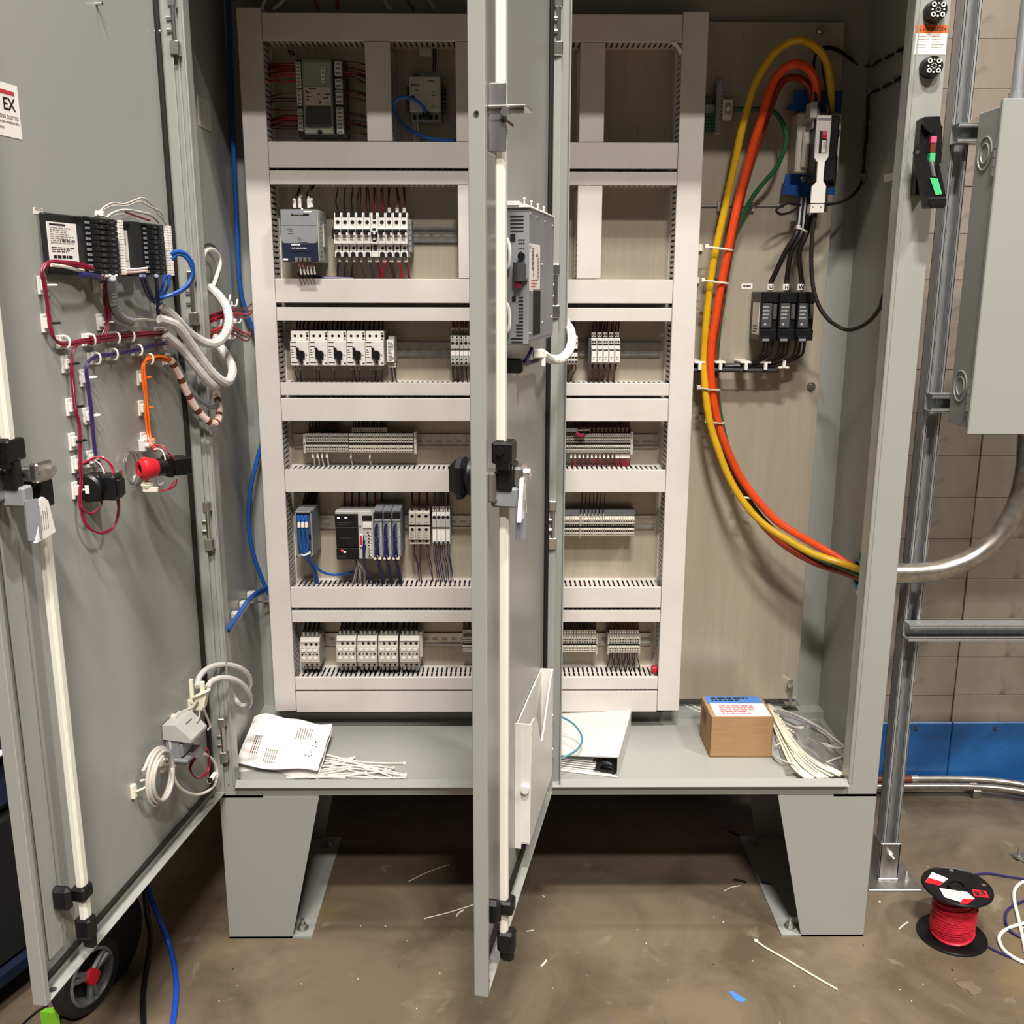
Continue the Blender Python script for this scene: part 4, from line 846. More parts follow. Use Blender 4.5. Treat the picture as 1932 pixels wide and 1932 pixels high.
for i, (xa, xb) in enumerate(xs):
    X0, X1, ZA, ZBt = rect(xa, 967, xb, 1050, YF); w = X1-X0; h = ZBt-ZA
    t = thing('io_module', ['first grey input-output module, nearest the black programmable controller', 'middle grey input-output module with a navy wire bundle', 'third grey input-output module, beside the small breakers'][i], 'controller module', ((X0+X1)/2, PY, ZA), 'input-output modules of the fifth row')
    b = MB(); b.box(X0, X1, YF+.012, .398, ZA, ZBt+.006, 0, .001); b.box(X0, X0+w*.14, YF+.002, YF+.02, ZA, ZBt, 0, .001); part(b, 'housing', 'mgrey', t)
    b = MB(); b.box(X0+w*.1, X1-.0003, YF, YF+.013, ZBt-h*.14, ZBt, 0, .001); part(b, 'display', 'black', t)
    b = MB(); b.box(X0+w*.16, X1-.0004, YF+.001, YF+.013, ZA, ZBt-h*.18, 0, .001); b.box(X0+w*.1, X1, YF-.002, YF+.013, ZBt-h*.2, ZBt-h*.15, 0, .001)
    for k in range(14): b.box(X0+w*.72, X0+w*.9, YF+.0002, YF+.001, ZA+h*(.05+.052*k), ZA+h*(.085+.052*k), 1); b.box(X0+w*.25, X0+w*.6, YF+.0002, YF+.001, ZA+h*(.05+.052*k), ZA+h*(.075+.052*k), 2)
    part(b, 'terminal_strip', ['mgrey', 'lgrey', 'dgrey'], t)
    b = MB(); x = X0+w*.4
    for k in range(12):
        zs = ZBt-h*(.25+.055*k); ox = (k % 4-1.5)*.0024; oy = (k//4)*.0025
        b.tube([(x+.002+ox*.2, YF-.001, zs), (x-.002+ox*.6, YF-.006-oy, zs-.014), (x+ox, YF-.004-oy, (zs+ZA-.02)/2-.01), (x+ox+.002, YF+.01+oy, ZA-.03), (x+ox+.004, .355+oy, HZs[8][1]-.004)], .0016, 0, 5, 3)
    single(b, 'wire_loom', 'dblue', ['navy wire loom falling from the first input-output module', 'navy wire loom falling from the middle input-output module', 'navy wire loom falling from the third input-output module'][i], 'wire loom', 'navy looms under the modules')
    b = MB(); b.box(x-.008, x+.009, YF-.01, YF+.004, ZA-.006, ZA-.001, 0, .001); b.box(x-.005, x+.002, YF-.012, YF-.004, ZA-.004, ZA+.006, 0, .001); single(b, 'cable_tie', 'tie', ['cream tie on the first navy loom', 'cream tie on the middle navy loom', 'cream tie on the third navy loom'][i], 'cable tie', 'ties on the navy looms')
for k in range(6): dropwire(W(650+14*k, 968, .37).x, W(650, 968, .37).z, HZs[7][0], .385, .39, 'dred' if k % 2 else 'maroon', 'dark red wire behind the black programmable controller', 'wires above the programmable controller', .003, .003)
X0, X1, ZA, ZBt = rect(771.5, 965, 811, 1027, .333); pit = (X1-X0)/3; h = ZBt-ZA
t = thing('mini_breaker', 'left one of the three small grey breakers on the fifth rail', 'circuit breaker', (X0+pit/2, PY, ZA), 'small breakers on the fifth rail')
b = MB(); b.prism([(.398, ZBt), (.338, ZBt), (.333, ZBt-h*.05), (.333, ZA+h*.6), (.342, ZA+h*.59), (.342, ZA+h*.53), (.33, ZA+h*.52), (.33, ZA+h*.15), (.336, ZA+h*.13), (.336, ZA), (.398, ZA)], 'x', X0+.0004, X0+pit-.0004)
hole(b, X0+pit/2, ZBt-h*.14, .333, .0042, 1, 12); hole(b, X0+pit/2, ZA+h*.46, .33, .004, 1, 12); hole(b, X0+pit/2, ZA+h*.09, .336, .0034, 1, 12); b.box(X0+.001, X0+pit-.001, .3415, .3425, ZA+h*.54, ZA+h*.585, 1); b.dashes((X0+.003, .3297, ZA+h*.18), (1, 0, 0), (0, 0, 1), pit-.006, h*.2, 3, 2, .5, 3); b.dashes((X0+.003, .3327, ZA+h*.63), (1, 0, 0), (0, 0, 1), pit-.006, h*.06, 1, 2, .7, 5)
part(b, 'housing', ['beige', 'hole', 'gink'], t)
for i in (1, 2): dup(t, (pit*i, 0, 0), ['', 'middle one of the three small grey breakers on the fifth rail', 'right one of the three small grey breakers on the fifth rail'][i])
for i in range(3):
    x = X0+pit*(i+.5); dropwire(x, ZBt-.002, HZs[7][0], .345, .385, 'dred', 'brown wire dropping into one of the three small breakers', 'wires above the small breakers', .0022, .003, x-.002, 'bwire')
    for k in range(2): dropwire(x+.003*k, ZA, HZs[8][1]-.003, .345, .372, 'dred' if k else 'purple', 'brown or purple wire falling from the three small breakers', 'wires under the small breakers', .0014, .003, x+.012-.012*(i == 1), None)
T5, _ = terminals(815.5, 967, 849, 1030, 4, .333, 'relay_socket', 'slim grey relay socket with white tag, right of the three small breakers', 'relay sockets on the fifth rail', 'lgrey', ((.86, .003), (.1, .002), (.04, .0014)), (.6, .66), (.14, .5), cat='relay')
for x, za, zb in T5:
    for k in (-1, 0, 1):
        dropwire(x+k*.003, zb, HZs[7][0], .345, .385, 'purple' if k else 'dred', 'dull purple wire rising from the slim relay sockets', 'wires above the relay sockets', .0013, .002, None, 'wwire' if k else None)
        if k: dropwire(x+k*.0025, za, HZs[8][1]-.003, .345, .372, 'dblue' if k > 0 else 'purple', 'dull purple wire falling from the slim relay sockets', 'wires under the relay sockets', .0014, .003, x+k*.0025+.008)
T5b, _ = terminals(1045, 975, 1197, 1013, 35, YT, 'terminal_block', 'narrow cream terminal block in the fifth-row strip right of the open door', 'terminal blocks, right end of the fifth row', 'cream', ((.78, .0013), (.62, .0016), (.3, .0016), (.14, .0012)))
p = W(1045, 975, YT); q = W(1198, 963, .36); b = MB(); b.prism([(.398, p.z+.012), (.385, p.z+.016), (.366, p.z+.014), (.36, p.z+.0015), (.398, p.z+.0015)], 'x', p.x, q.x); single(b, 'marker_cover', 'dgrey', 'dark cover along the top of the fifth-row strip right of the door', 'cover')
endstop(1094.5, 973, 1016, YT-.003, 'thin divider in the fifth-row strip right of the door', .0015)
for k in range(7): dropwire(W(1096+7*k, 974, .352).x, p.z-.004, HZs[7][0], .352, .385, 'bwire', 'thin dark wire rising from the fifth-row strip right of the door', 'wires above the right end of the fifth row', .0012, .001, W(1098+7.2*k, 974, .352).x+.003, 'lgrey')
# ---- row 6
YF = .322
def contactor(xa, ya, xb, yb, label, first=None):
    X0, X1, ZA, ZBt = rect(xa, ya, xb, yb, YF); w = X1-X0; h = ZBt-ZA
    t = thing('contactor', label, 'contactor', ((X0+X1)/2, PY, ZA), 'grey contactors in the bottom row')
    b = MB(); b.prism([(.398, ZBt), (.338, ZBt), (.33, ZA+h*.86), (.33, ZA+h*.74), (YF, ZA+h*.68), (YF, ZA+h*.2), (.328, ZA+h*.13), (.332, ZA), (.398, ZA)], 'x', X0, X1)
    for k in range(3):
        xx = X0+w*(.3+.27*k); hole(b, xx, ZA+h*.79, .3302, .0036, 1, 10); b.cyl((xx, .3312, ZA+h*.07), (xx, .329, ZA+h*.07), .0034, 1, 10)
        b.box(X0+w*(.12+.29*k), X0+w*(.2+.29*k), YF-.0004, YF, ZA+h*.56, ZA+h*.68, 2)
    for k in range(5): hole(b, X0+w*(.12+.19*k), ZA+h*.47, YF, .003 if k % 2 == 0 else .0022, 1, 8)
    part(b, 'housing', ['beige', 'hole', 'gink'], t)
    b = MB()
    for k in range(3): b.box(X0+w*(.08+.3*k), X0+w*(.32+.3*k), YF-.003, YF+.001, ZA+h*.56, ZA+h*.66, 0, .001); b.box(X0+w*(.1+.3*k), X0+w*(.3+.3*k), YF-.002, YF+.001, ZA+h*.28, ZA+h*.38, 0, .0015)
    b.box(X0+w*.02, X1-w*.02, .327, .332, ZA+h*.87, ZA+h*.94, 0, .001); part(b, 'front_frame', 'white', t)
    for k in range(4):
        xx = X0+w*(.15+.23*k); dropwire(xx, ZBt+.001, HZs[9][0], .345, .385, 'bwire', 'black wire with bright ferrule entering the top of a contactor', 'wires above the contactors', .003, .002, xx+.003, 'zinc')
    for k in range(4):
        xx = X0+w*(.2+.22*k); dropwire(xx, ZA+.002, HZs[10][1]-.004, .34, .365, 'bwire', 'black wire with bright ferrule leaving the foot of a contactor', 'wires under the contactors', .003, .002, xx+.003, 'zinc')
contactor(566, 1207, 602.5, 1259, 'lone grey contactor at the left end of the bottom row')
for i, xa in enumerate((634.5, 674, 713.5, 754)): contactor(xa, 1204, xa+37, 1260, ['first contactor from the left in the bottom row group of four', 'second contactor from the left in the bottom row group of four', 'third contactor from the left in the bottom row group of four', 'last contactor in the bottom row group of four, beside the empty rail'][i])
X0, X1, ZA, ZBt = rect(791, 1194, 797, 1240, .345); b = MB(); b.box(X0, X1, .345, .398, ZA, ZBt, 0, .001); b.dashes((X0, .3447, ZA+.004), (0, 0, 1), (-1, 0, 0), (ZBt-ZA)*.6, .006, 1, 1, .9, 2); single(b, 'end_stop', ['beige', 'ink'], 'printed end stop right of the four contactors', 'end stop')
T6, _ = terminals(873, 1199, 893, 1232, 5, YT, 'terminal_block', 'beige terminal block in the bottom row just left of the open door', 'terminal blocks, bottom row left of the door', 'beige')
T6b, _ = terminals(1045, 1199, 1125, 1233, 17, YT, 'terminal_block', 'beige terminal block with black wires in the bottom row by the right hinge', 'terminal blocks, bottom row by the right hinge', 'cream')
T6c, _ = terminals(1149.5, 1199, 1206, 1234, 12, YT, 'terminal_block', 'beige terminal block with brown wires in the bottom row at far right', 'terminal blocks, bottom row far right', 'cream')
for T, m, lb, gr in ((T6, 'bwire', 'black wire with white sleeve above the bottom row left of the door', 'wires, bottom row left of the door'), (T6b, 'bwire', 'black wire with white sleeve above the bottom row by the right hinge', 'wires, bottom row by the right hinge'), (T6c, 'brown', 'brown wire with white sleeve above the bottom row at far right', 'wires, bottom row far right')):
    for x, za, zb in T: dropwire(x, zb, HZs[9][0], .36, .385, m, lb, gr, .0018, .001, None, 'wwire')
for i, (x, za, zb) in enumerate(T6c): dropwire(x, za, HZs[10][1]-.004, .358, .36, 'bwire', 'black wire crossing others under the bottom row at far right', 'black wires under the bottom row far right', .0014, .002, x+(.01 if i % 2 else -.008))
for x, ya, yb, lb in ((1125.5, 1197, 1236, 'end stop at the right of the black-wired bottom terminals'), (1206.5, 1197, 1236, 'end stop at the right of the brown-wired bottom terminals'), (1147, 1197, 1236, 'end stop at the left of the brown-wired bottom terminals')): endstop(x, ya, yb, YT, lb, .003, 'beige')
p = W(1234, 1265, .345); b = MB(); b.box(p.x-.008, p.x+.008, .335, .352, HZs[10][1], HZs[10][1]+.018, 0, .003); single(b, 'connector', 'red', 'small red connector in the bottom right duct corner', 'connector')
for g_, (b_, ms_) in ACC.items(): single(b_, 'wire_bunch', ms_, STUFFG[g_], 'wires', None, 'stuff')
# ================================================================== RIGHT BAY: POWER CABLES, DISCONNECT, FUSE BLOCKS
HUB = Vector((.7555, .19, .855))
def run(pts, Ys):
    """pixel polyline with a depth at each key (index, Y)"""
    out = []
    for i, p in enumerate(pts):
        for (a, ya), (c, yc) in zip(Ys, Ys[1:]):
            if a <= i <= c: Yv = ya+(yc-ya)*(i-a)/max(1, c-a); break
        out.append(W(p[0], p[1], Yv))
    return out
def cable(pts, r, m, label, group=None, name='power_cable', cat='cable', n=10, sub=4): return single(MB().tube(pts, r, 0, n, sub), name, m, label, cat, group)
ye = [(1566, 212), (1568, 165), (1562, 125), (1550, 100), (1530, 82), (1508, 76), (1485, 82), (1460, 102), (1440, 130), (1422, 165), (1410, 205), (1397, 255), (1388, 300), (1377, 350), (1366, 400), (1355, 450), (1345, 500), (1337, 560), (1331, 620), (1328, 680), (1330, 730), (1338, 790), (1352, 840), (1375, 900), (1405, 950), (1440, 988), (1480, 1015), (1530, 1043), (1580, 1060)]
cable(run(ye, [(0, .33), (5, .30), (12, .345), (19, .345), (23, .3), (28, .22)])+[Vector((.752, HUB.y-.012, HUB.z+.012)), Vector((.775, HUB.y-.012, HUB.z+.01))], .0088, 'yellow', 'thick yellow power cable sweeping from the disconnect down to the right wall')
og = [(1541, 192), (1540, 160), (1532, 138), (1518, 124), (1500, 120), (1483, 127), (1467, 142), (1455, 165), (1445, 195), (1435, 230), (1422, 270), (1408, 320), (1395, 370), (1384, 420), (1372, 480), (1360, 540), (1350, 600), (1342, 650), (1341, 700), (1347, 760), (1358, 810), (1373, 850), (1397, 900), (1432, 948), (1468, 985), (1510, 1012), (1560, 1040)]
cable(run(og, [(0, .33), (4, .29), (11, .335), (18, .335), (22, .33), (26, .25)])+[Vector((.75, HUB.y+.012, HUB.z+.006)), Vector((.775, HUB.y+.012, HUB.z+.006))], .0095, 'orange', 'thick bright orange power cable beside the yellow one')
bo = [(1534, 196), (1527, 165), (1512, 150), (1495, 146), (1478, 152), (1466, 170), (1452, 205), (1438, 245), (1420, 300), (1402, 360), (1386, 430), (1371, 510), (1357, 590), (1348, 660), (1350, 740), (1361, 815), (1383, 890), (1409, 947), (1442, 993), (1483, 1031), (1538, 1062), (1590, 1079)]
cable(run(bo, [(0, .36), (3, .345), (8, .36), (13, .365), (16, .36), (21, .25)])+[Vector((.752, HUB.y, HUB.z-.012)), Vector((.775, HUB.y, HUB.z-.012))], .0085, 'burnt', 'dark burnt orange power cable running behind the bright orange one')
gr = [(1385, 206), (1420, 206), (1445, 207), (1465, 215), (1479, 238), (1483, 265), (1476, 292), (1462, 320), (1440, 346), (1420, 372), (1400, 410), (1385, 450), (1375, 500), (1366, 560), (1357, 620), (1352, 690), (1355, 750), (1366, 815), (1386, 885), (1412, 940), (1447, 986), (1488, 1022), (1543, 1054), (1595, 1073)]
cable(run(gr, [(0, .37), (6, .335), (12, .38), (16, .365), (19, .34), (23, .235)])+[Vector((.752, HUB.y-.02, HUB.z-.004)), Vector((.775, HUB.y-.02, HUB.z-.004))], .0055, 'green', 'green ground cable from the ground bar joining the power cables')
def tie_at(x, y, Y, ang, w, label, m='tie', mount=True):
    """nylon tie round a bundle, across the picture at angle ang"""
    p = W(x, y, Y); d = Vector((cos(ang), 0, sin(ang))); b = MB()
    b.tube([p-d*w+Vector((0, .012, 0)), p-d*w*.9+Vector((0, -.004, 0)), p+Vector((0, -.0105, 0)), p+d*w*.9+Vector((0, -.004, 0)), p+d*w+Vector((0, .012, 0)), p+Vector((0, .02, 0))], .0022, 0, 6, 4, True)
    e = p-d*w; b.box(e.x-.005, e.x+.004, e.y-.008, e.y+.004, e.z-.004, e.z+.006, 0, .001)
    if mount: b.box(e.x-.006, e.x+.004, PY-.008, PY, e.z-.008, e.z+.008, 0, .001)
    single(b, 'cable_tie', m, label, 'cable tie', 'ties on the power cables')
for x, y, w, lb in ((1357, 469, .03, 'cable tie on the power cables beside the black cable fan'), (1350, 532, .03, 'cable tie on the power cables level with the small white tag'), (1338, 734, .026, 'cable tie on the power cables just under the black harness'), (1350, 797, .022, 'cable tie on the power cables well below the black harness'), (1412, 938, .022, 'cable tie at the lower bend of the power cables')): tie_at(x, y, .33, -.12, w, lb, 'tie' if y < 700 or y > 900 else 'gwire')
# thin rail with anchors across the panel
b = MB(); b.tube([W(1324, 389, PY-.003), W(1480, 388, PY-.003)], .0022, 0, 6, 1)
for x in (1356, 1420): p = W(x, 391, PY-.004); b.box(p.x-.004, p.x+.004, PY-.01, PY, p.z-.01, p.z+.012, 1, .001)
single(b, 'tie_bar', ['mgrey', 'lgrey'], 'thin grey bar behind the power cables below the disconnect', 'bar')
# ground bar
p = W(1383, 206, .375); q = W(1329, 206, .39)
t = thing('ground_bar', 'ground terminal bar with green wires at the top of the right bay', 'ground bar', ((p.x+q.x)/2, PY, p.z-.05))
b = MB(); a = W(1352, 152, .375); c = W(1369, 253, .375)
b.box(a.x, a.x+.013, .372, .392, c.z, a.z, 0, .001)
for k in range(14): z = c.z+(a.z-c.z)*(k+.5)/14; b.cyl((a.x+.0065, .372, z), (a.x+.0065, .369, z), .0028, 0, 8); b.box(a.x+.013, a.x+.018, .376, .386, z-.002, z+.002)
part(b, 'bar', 'zinc', t)
b = MB(); z = p.z; b.box(p.x-.024, p.x, .38, .398, z-.022, z+.022, 0, .001); b.box(p.x-.018, p.x-.006, .374, .38, z-.012, z+.012, 1, .001); b.cyl((p.x-.012, .374, z), (p.x-.012, .369, z), .005, 0, 6); part(b, 'lug', ['white', 'steel'], t)
b = MB(); b.box(a.x-.03, a.x, .385, PY, z-.012, z+.012, 0, .001); b.box(a.x-.034, a.x-.004, .388, PY, z+.012, z+.032, 1, .002); part(b, 'bracket', ['zinc', 'dgrey'], t)
for k in range(6): zc = c.z+.006+k*.0075; wire([(a.x, .375, zc), (a.x-.02, .374, zc-.001), (XRo-.004, .385, zc-.002)], .0035, 'green', 'short green wire from the ground bar into the upright right duct', 'green wires of the ground bar')
# ---- disconnect switch
def pz(x, y, Y): p = W(x, y, Y); return (p.x, p.z)
t = thing('disconnect_switch', 'flange-operated disconnect switch with pale hourglass operating arm, top right', 'switch', (W(1545, 300, .33).x, PY, W(1545, 330, .33).z))
X0, X1, ZA, ZBt = rect(1503, 212, 1585, 326, .345)
b = MB(); b.box(X0, X1, .345, PY-.001, ZA, ZBt, 0, .003); b.box(X0+.012, X0+.04, .335, .345, ZA+.01, ZBt-.03, 0, .003); b.box(X1-.025, X1-.003, .335, .345, ZA+.03, ZBt-.005, 0, .002)
b.cyl((X1-.012, .335, ZBt-.045), (X1-.012, .328, ZBt-.045), .007, 1, 12); part(b, 'base', ['beige', 'dgrey'], t)
X0, X1, ZA, ZBt = rect(1532, 222, 1572, 345, .31)
b = MB(); b.box(X0, X1, .275, .345, ZA, ZBt, 0, .004); b.box(X1-.014, X1+.006, .29, .335, ZA-.01, ZA+.06, 0, .003); b.cyl((X1-.001, .289, ZA+.05), (X1-.001, .286, ZA+.05), .003, 1, 8); part(b, 'mechanism', ['black', 'steel'], t)
YA = .262
P = [(1543, 217), (1569, 217.5), (1566.5, 255), (1563, 296), (1556, 306), (1555.5, 312), (1553, 341), (1558.5, 351), (1556, 383), (1529.5, 383), (1532, 352), (1541, 343), (1543, 306), (1536.5, 297), (1538.5, 262), (1542, 222)]
b = MB(); b.prism([pz(x, y, YA) for x, y in P], 'y', YA, YA+.006); b.prism([pz(x, y, YA-.001) for x, y in ((1543, 222), (1568, 222.5), (1568, 227), (1543, 226.5))], 'y', YA-.001, YA, 1); part(b, 'operating_arm', ['white', 'mgrey'], t)
X0, X1, ZA, ZBt = rect(1545.5, 247, 1559.5, 289, YA); w = X1-X0; h = ZBt-ZA
b = MB(); b.box(X0, X1, YA-.0012, YA-.0002, ZA, ZBt, 0); b.box(X0+w*.35, X1, YA-.0018, YA-.0012, ZA+h*.64, ZBt, 1); b.cyl((X0+w*.6, YA-.0012, ZA+h*.74), (X0+w*.6, YA-.004, ZA+h*.74), w*.32, 2, 12); b.box(X0+w*.35, X1-w*.1, YA-.0018, YA-.0012, ZA+h*.02, ZA+h*.58, 3); b.text('0 I 3', (X0+w*.55, YA-.002, ZA+h*.5), (0, 0, -1), (1, 0, 0), w*.3, 0, 'LEFT'); part(b, 'position_label', ['ink', 'ptag', 'red', 'label'], t)
b = MB(); b.prism([pz(x, y, YA) for x, y in ((1529, 385.5), (1554.5, 385.5), (1553, 401), (1527.5, 401.5))], 'y', YA-.004, YA+.02)
for x in (1533.5, 1548.5): p = W(x, 390.5, YA-.004); b.cyl(p, p-Vector((0, .0006, 0)), .0018, 1, 8)
part(b, 'cable_clamp', ['white', 'gink'], t)
def blue(P, Y, lb, th=.0025, tilt=0):
    b = MB(); q = [W(x, y, Y+tilt*i) for i, (x, y) in enumerate(P)]; n = len(q)
    b.add(q+[v+Vector((0, th, 0)) for v in q], [tuple(range(n)), tuple(range(n, 2*n))[::-1]]+[(i, n+i, n+(i+1) % n, (i+1) % n) for i in range(n)]); single(b, 'insulating_sheet', 'film_blue', lb, 'sheet')
blue([(1499, 170), (1532, 168), (1534, 205), (1520, 208), (1508, 214), (1507, 240), (1505.5, 240), (1506, 210), (1482, 207), (1486, 201), (1496, 193)], .37, 'torn blue insulating sheet left of the disconnect top')
blue([(1547, 171), (1590, 171), (1586, 220), (1578, 228), (1570, 228), (1567, 212), (1547, 210)], .38, 'blue insulating sheet behind the yellow cable end at the disconnect top')
blue([(1482, 329), (1500, 324), (1507, 330), (1508, 372), (1496, 368), (1476, 366)], .38, 'blue insulating sheet at lower left of the disconnect')
blue([(1556, 338), (1576, 334), (1574, 368), (1556, 366)], .36, 'blue insulating sheet at lower right of the disconnect')
blue([(1508, 328), (1535, 326), (1535, 385), (1508, 384)], .385, 'dark blue insulating sheet behind the disconnect arm')
b = MB(); p = W(1538, 198, .31); b.box(p.x-.012, p.x+.004, .30, .34, p.z-.03, p.z+.006, 0, .002); b.box(p.x-.002, p.x+.012, .31, .34, p.z-.05, p.z-.006, 0, .002); single(b, 'terminal_lug', 'lgrey', 'grey lug gripping the orange cable end at the disconnect', 'lug')
b = MB(); p = W(1521, 336, .36); b.cyl(p+Vector((-.008, 0, -.004)), p+Vector((-.008, -.01, -.004)), .006, 0, 8); b.cyl(p+Vector((.008, 0, -.004)), p+Vector((.008, -.01, -.004)), .006, 0, 8); b.box(p.x-.014, p.x+.014, .355, .365, p.z-.004, p.z+.003); single(b, 'link_plate', 'zinc', 'small zinc link plate under the disconnect base', 'plate')
# ---- fuse blocks and black cables
YF = .305
fx = [(1435, 1467.5), (1469, 1502), (1504, 1536.5)]; tags = ['U', 'H', 'W']
for i, (xa, xb) in enumerate(fx):
    X0, X1, ZA, ZBt = rect(xa, 551, xb, 643, YF); w = X1-X0; h = ZBt-ZA
    t = thing('fuse_block', ['left black fuse block, with a white sticker on its side', 'middle black fuse block of the three', 'right black fuse block, nearest the enclosure wall'][i], 'fuse block', ((X0+X1)/2, PY, ZA), 'black power fuse blocks')
    b = MB(); b.box(X0, X1, YF+.006, PY-.002, ZA, ZBt, 0, .002); b.box(X0, X1, YF, YF+.01, ZA+h*.78, ZBt, 0, .002); b.box(X0, X1, YF, YF+.01, ZA, ZA+h*.24, 0, .002); b.box(X0+.0005, X0+w*.08, YF+.001, YF+.01, ZA, ZBt); part(b, 'housing', 'black', t)
    b = MB(); b.box(X0+w*.08, X0+w*.64, YF-.001, YF+.008, ZA+h*.27, ZA+h*.77, 0, .001); b.box(X0+w*.72, X0+w*.95, YF+.002, YF+.008, ZA+h*.44, ZA+h*.76, 0, .001); hole(b, X0+w*.28, ZA+h*.34, YF-.001, .003, 1, 10)
    b.dashes((X0+w*.12, YF-.0013, ZA+h*.44), (1, 0, 0), (0, 0, 1), w*.45, h*.3, 4, 1, .3, 3+i); part(b, 'window', ['dgrey', 'lgrey'], t)
    b = MB(); b.box(X0+w*.02, X0+w*.6, YF-.012, YF+.004, ZA-h*.02, ZA+h*.1, 0, .002); b.box(X0+w*.1, X0+w*.5, YF-.0126, YF-.012, ZA+h*.0, ZA+h*.05, 1); part(b, 'terminal_cover', ['black', 'mgrey'], t)
    if i == 0:
        b = MB(); b.box(X0-.0008, X0, .318, .38, ZA+h*.12, ZA+h*.78); b.dashes((X0-.0011, .372, ZA+h*.15), (0, -1, 0), (0, 0, 1), .045, .02, 3, 1, .4, 7); part(b, 'side_label', ['label', 'ink'], t)
    xc = 1450+30.5*i; xt = (1505, 1514, 1524)[i]; xt2 = (1509, 1517, 1528)[i]
    p1 = W(1453+29*i, 549, .345); pts = [p1, p1+Vector((.0, -.004, .02)), W((1462, 1486, 1511)[i], 517, .33), W((1482, 1493, 1508)[i], 475, .315), W(xt-2, 440, .31), W(xt2, 405, .325), W(xt2+3, 375, .345)]
    b = MB(); b.tube(pts, .0062, 0, 9, 4); single(b, 'power_cable', 'bwire', ['left black cable fanning from the disconnect to the left fuse block', 'middle black cable fanning from the disconnect to the middle fuse block', 'right black cable fanning from the disconnect to the right fuse block'][i], 'cable', 'black cables of the fuse blocks')
    p = W((1453, 1482, 1510)[i], 541.5, .334); b = MB(); b.cyl(p-Vector((0, 0, .007)), p+Vector((0, 0, .007)), .0082, 0, 12); b.text(tags[i], p+Vector((0, -.0088, -.004)), (1, 0, 0), (0, 0, 1), .008, 1, bold=.04); single(b, 'wire_marker', ['label', 'ink'], ['white marker sleeve on the left fuse block cable', 'white marker sleeve on the middle fuse block cable', 'white marker sleeve on the right fuse block cable'][i], 'marker', 'marker sleeves on the fuse block cables')
    for k in range(3):
        xk = 1442+30*i+8*k; e = (1405, 1432, 1462)[i]+5*k
        p = [W(xk, 641, .32), W(xk-1, 655, .322), W(xk-8, 672, .33), W(e, 688, .345), W(e-30, 691, .35), W(1310, 691, .36)]
        b = MB(); b.tube(p, .0036, 0, 6, 4); single(b, 'wire', 'bwire', 'black wire curving from the black fuse blocks into the flat black harness', 'wire', 'wires under the fuse blocks')
b = MB(); p = W(1507, 430, .306); q = W(1524, 438, .306); b.tube([p, q], .0028, 0, 6, 1); b.box(p.x-.006, p.x+.003, .302, .312, p.z-.004, p.z+.006, 0, .001); b.tube([p, p+Vector((.0, .03, .0)), q+Vector((0, .03, 0)), q], .0022, 0, 6, 4); single(b, 'cable_tie', 'gwire', 'grey tie gathering the three black cables below the disconnect', 'cable tie')
b = MB(); P = [W(x, 691+(.5 if x > 1400 else 0), .352) for x in range(1306, 1470, 3)]
for k in range(3): b.tube([p+Vector((0, .004*(k % 2), -.008+.006*k)) for p in P[::4]], .0042, 0, 6, 2)
b.tube([p+Vector((0, -.004, -.0105)) for p in P], .0035, 0, 7, 1, ridges=.35); single(b, 'wire_harness', 'black', 'flat black wire harness running left from the fuse blocks', 'harness')
for k, x in enumerate((1320, 1359, 1407, 1444, 1478)):
    p = W(x, 684 if x < 1470 else 694, .34); s = 1 if x < 1470 else -1; b = MB(); b.box(p.x-.013, p.x+.013, .335, PY, p.z-.002, p.z+.003, 0, .001); b.box(p.x-.004, p.x+.004, .332, .345, p.z-s*.018, p.z, 0, .001); single(b, 'cable_tie_mount', 'wwire', '%s white T-shaped tie mount from the left on the flat black harness' % NTH[k], 'tie mount', 'tie mounts on the black harness')
b = MB(); X0, X1, ZA, ZBt = rect(1399, 535, 1419.5, 545, PY); b.box(X0, X1, PY-.0008, PY, ZA, ZBt); b.dashes((X0+.003, PY-.001, ZA+.003), (1, 0, 0), (0, 0, 1), X1-X0-.006, .006, 1, 1, .8, 4); single(b, 'device_label', ['label', 'ink'], 'small white label on the panel above the left fuse block', 'label')
# flexible operating shaft and small black leads
sh = [(1538, 402), (1534, 430), (1531, 470), (1531, 510), (1536, 550), (1548, 583), (1567, 607), (1592, 621), (1615, 620), (1640, 606), (1660, 581), (1672, 552)]
P = run(sh, [(0, .275), (3, .27), (7, .25), (11, .05)])+[Vector((.752, -.0+.03, W(1676, 535, .03).z))]
b = MB(); b.cyl(P[0], P[1], .004, 1, 8); b.tube(crom(P[:7], 9), .0046, 0, 8, 1, ridges=.12); b.tube(P[6:], .0046, 0, 8, 4); single(b, 'flexible_shaft', ['rubber', 'steel'], 'black flexible shaft drooping from the disconnect arm to the right wall', 'cable')
wire(run([(1555, 386), (1575, 384), (1592, 379), (1608, 369), (1620, 355), (1626, 340)], [(0, .28), (5, .41)])+[WX(1630, 300, .752), WX(1634, 262, .752), WX(1637, 220, .752), WX(1638, 185, .752), WX(1643, 176, .752), WX(1660, 168, .752), WX(1685, 155, .752), WX(1706, 143, .752)], .0036, 'bwire', 'thin black lead climbing the inside of the right wall', None, 'control_cable', 'cable', 7)
wire(run([(1541, 200), (1537, 160), (1536, 115), (1545, 95), (1560, 88), (1580, 93), (1600, 107)], [(0, .31), (6, .4)])+[WX(1622, 122, .752), WX(1646, 124, .752), WX(1655, 117, .752), WX(1675, 108, .752), WX(1690, 99, .752), WX(1712, 87, .752)], .0034, 'bwire', 'thin black lead arching from the disconnect top over to the right wall', None, 'control_cable', 'cable', 7)
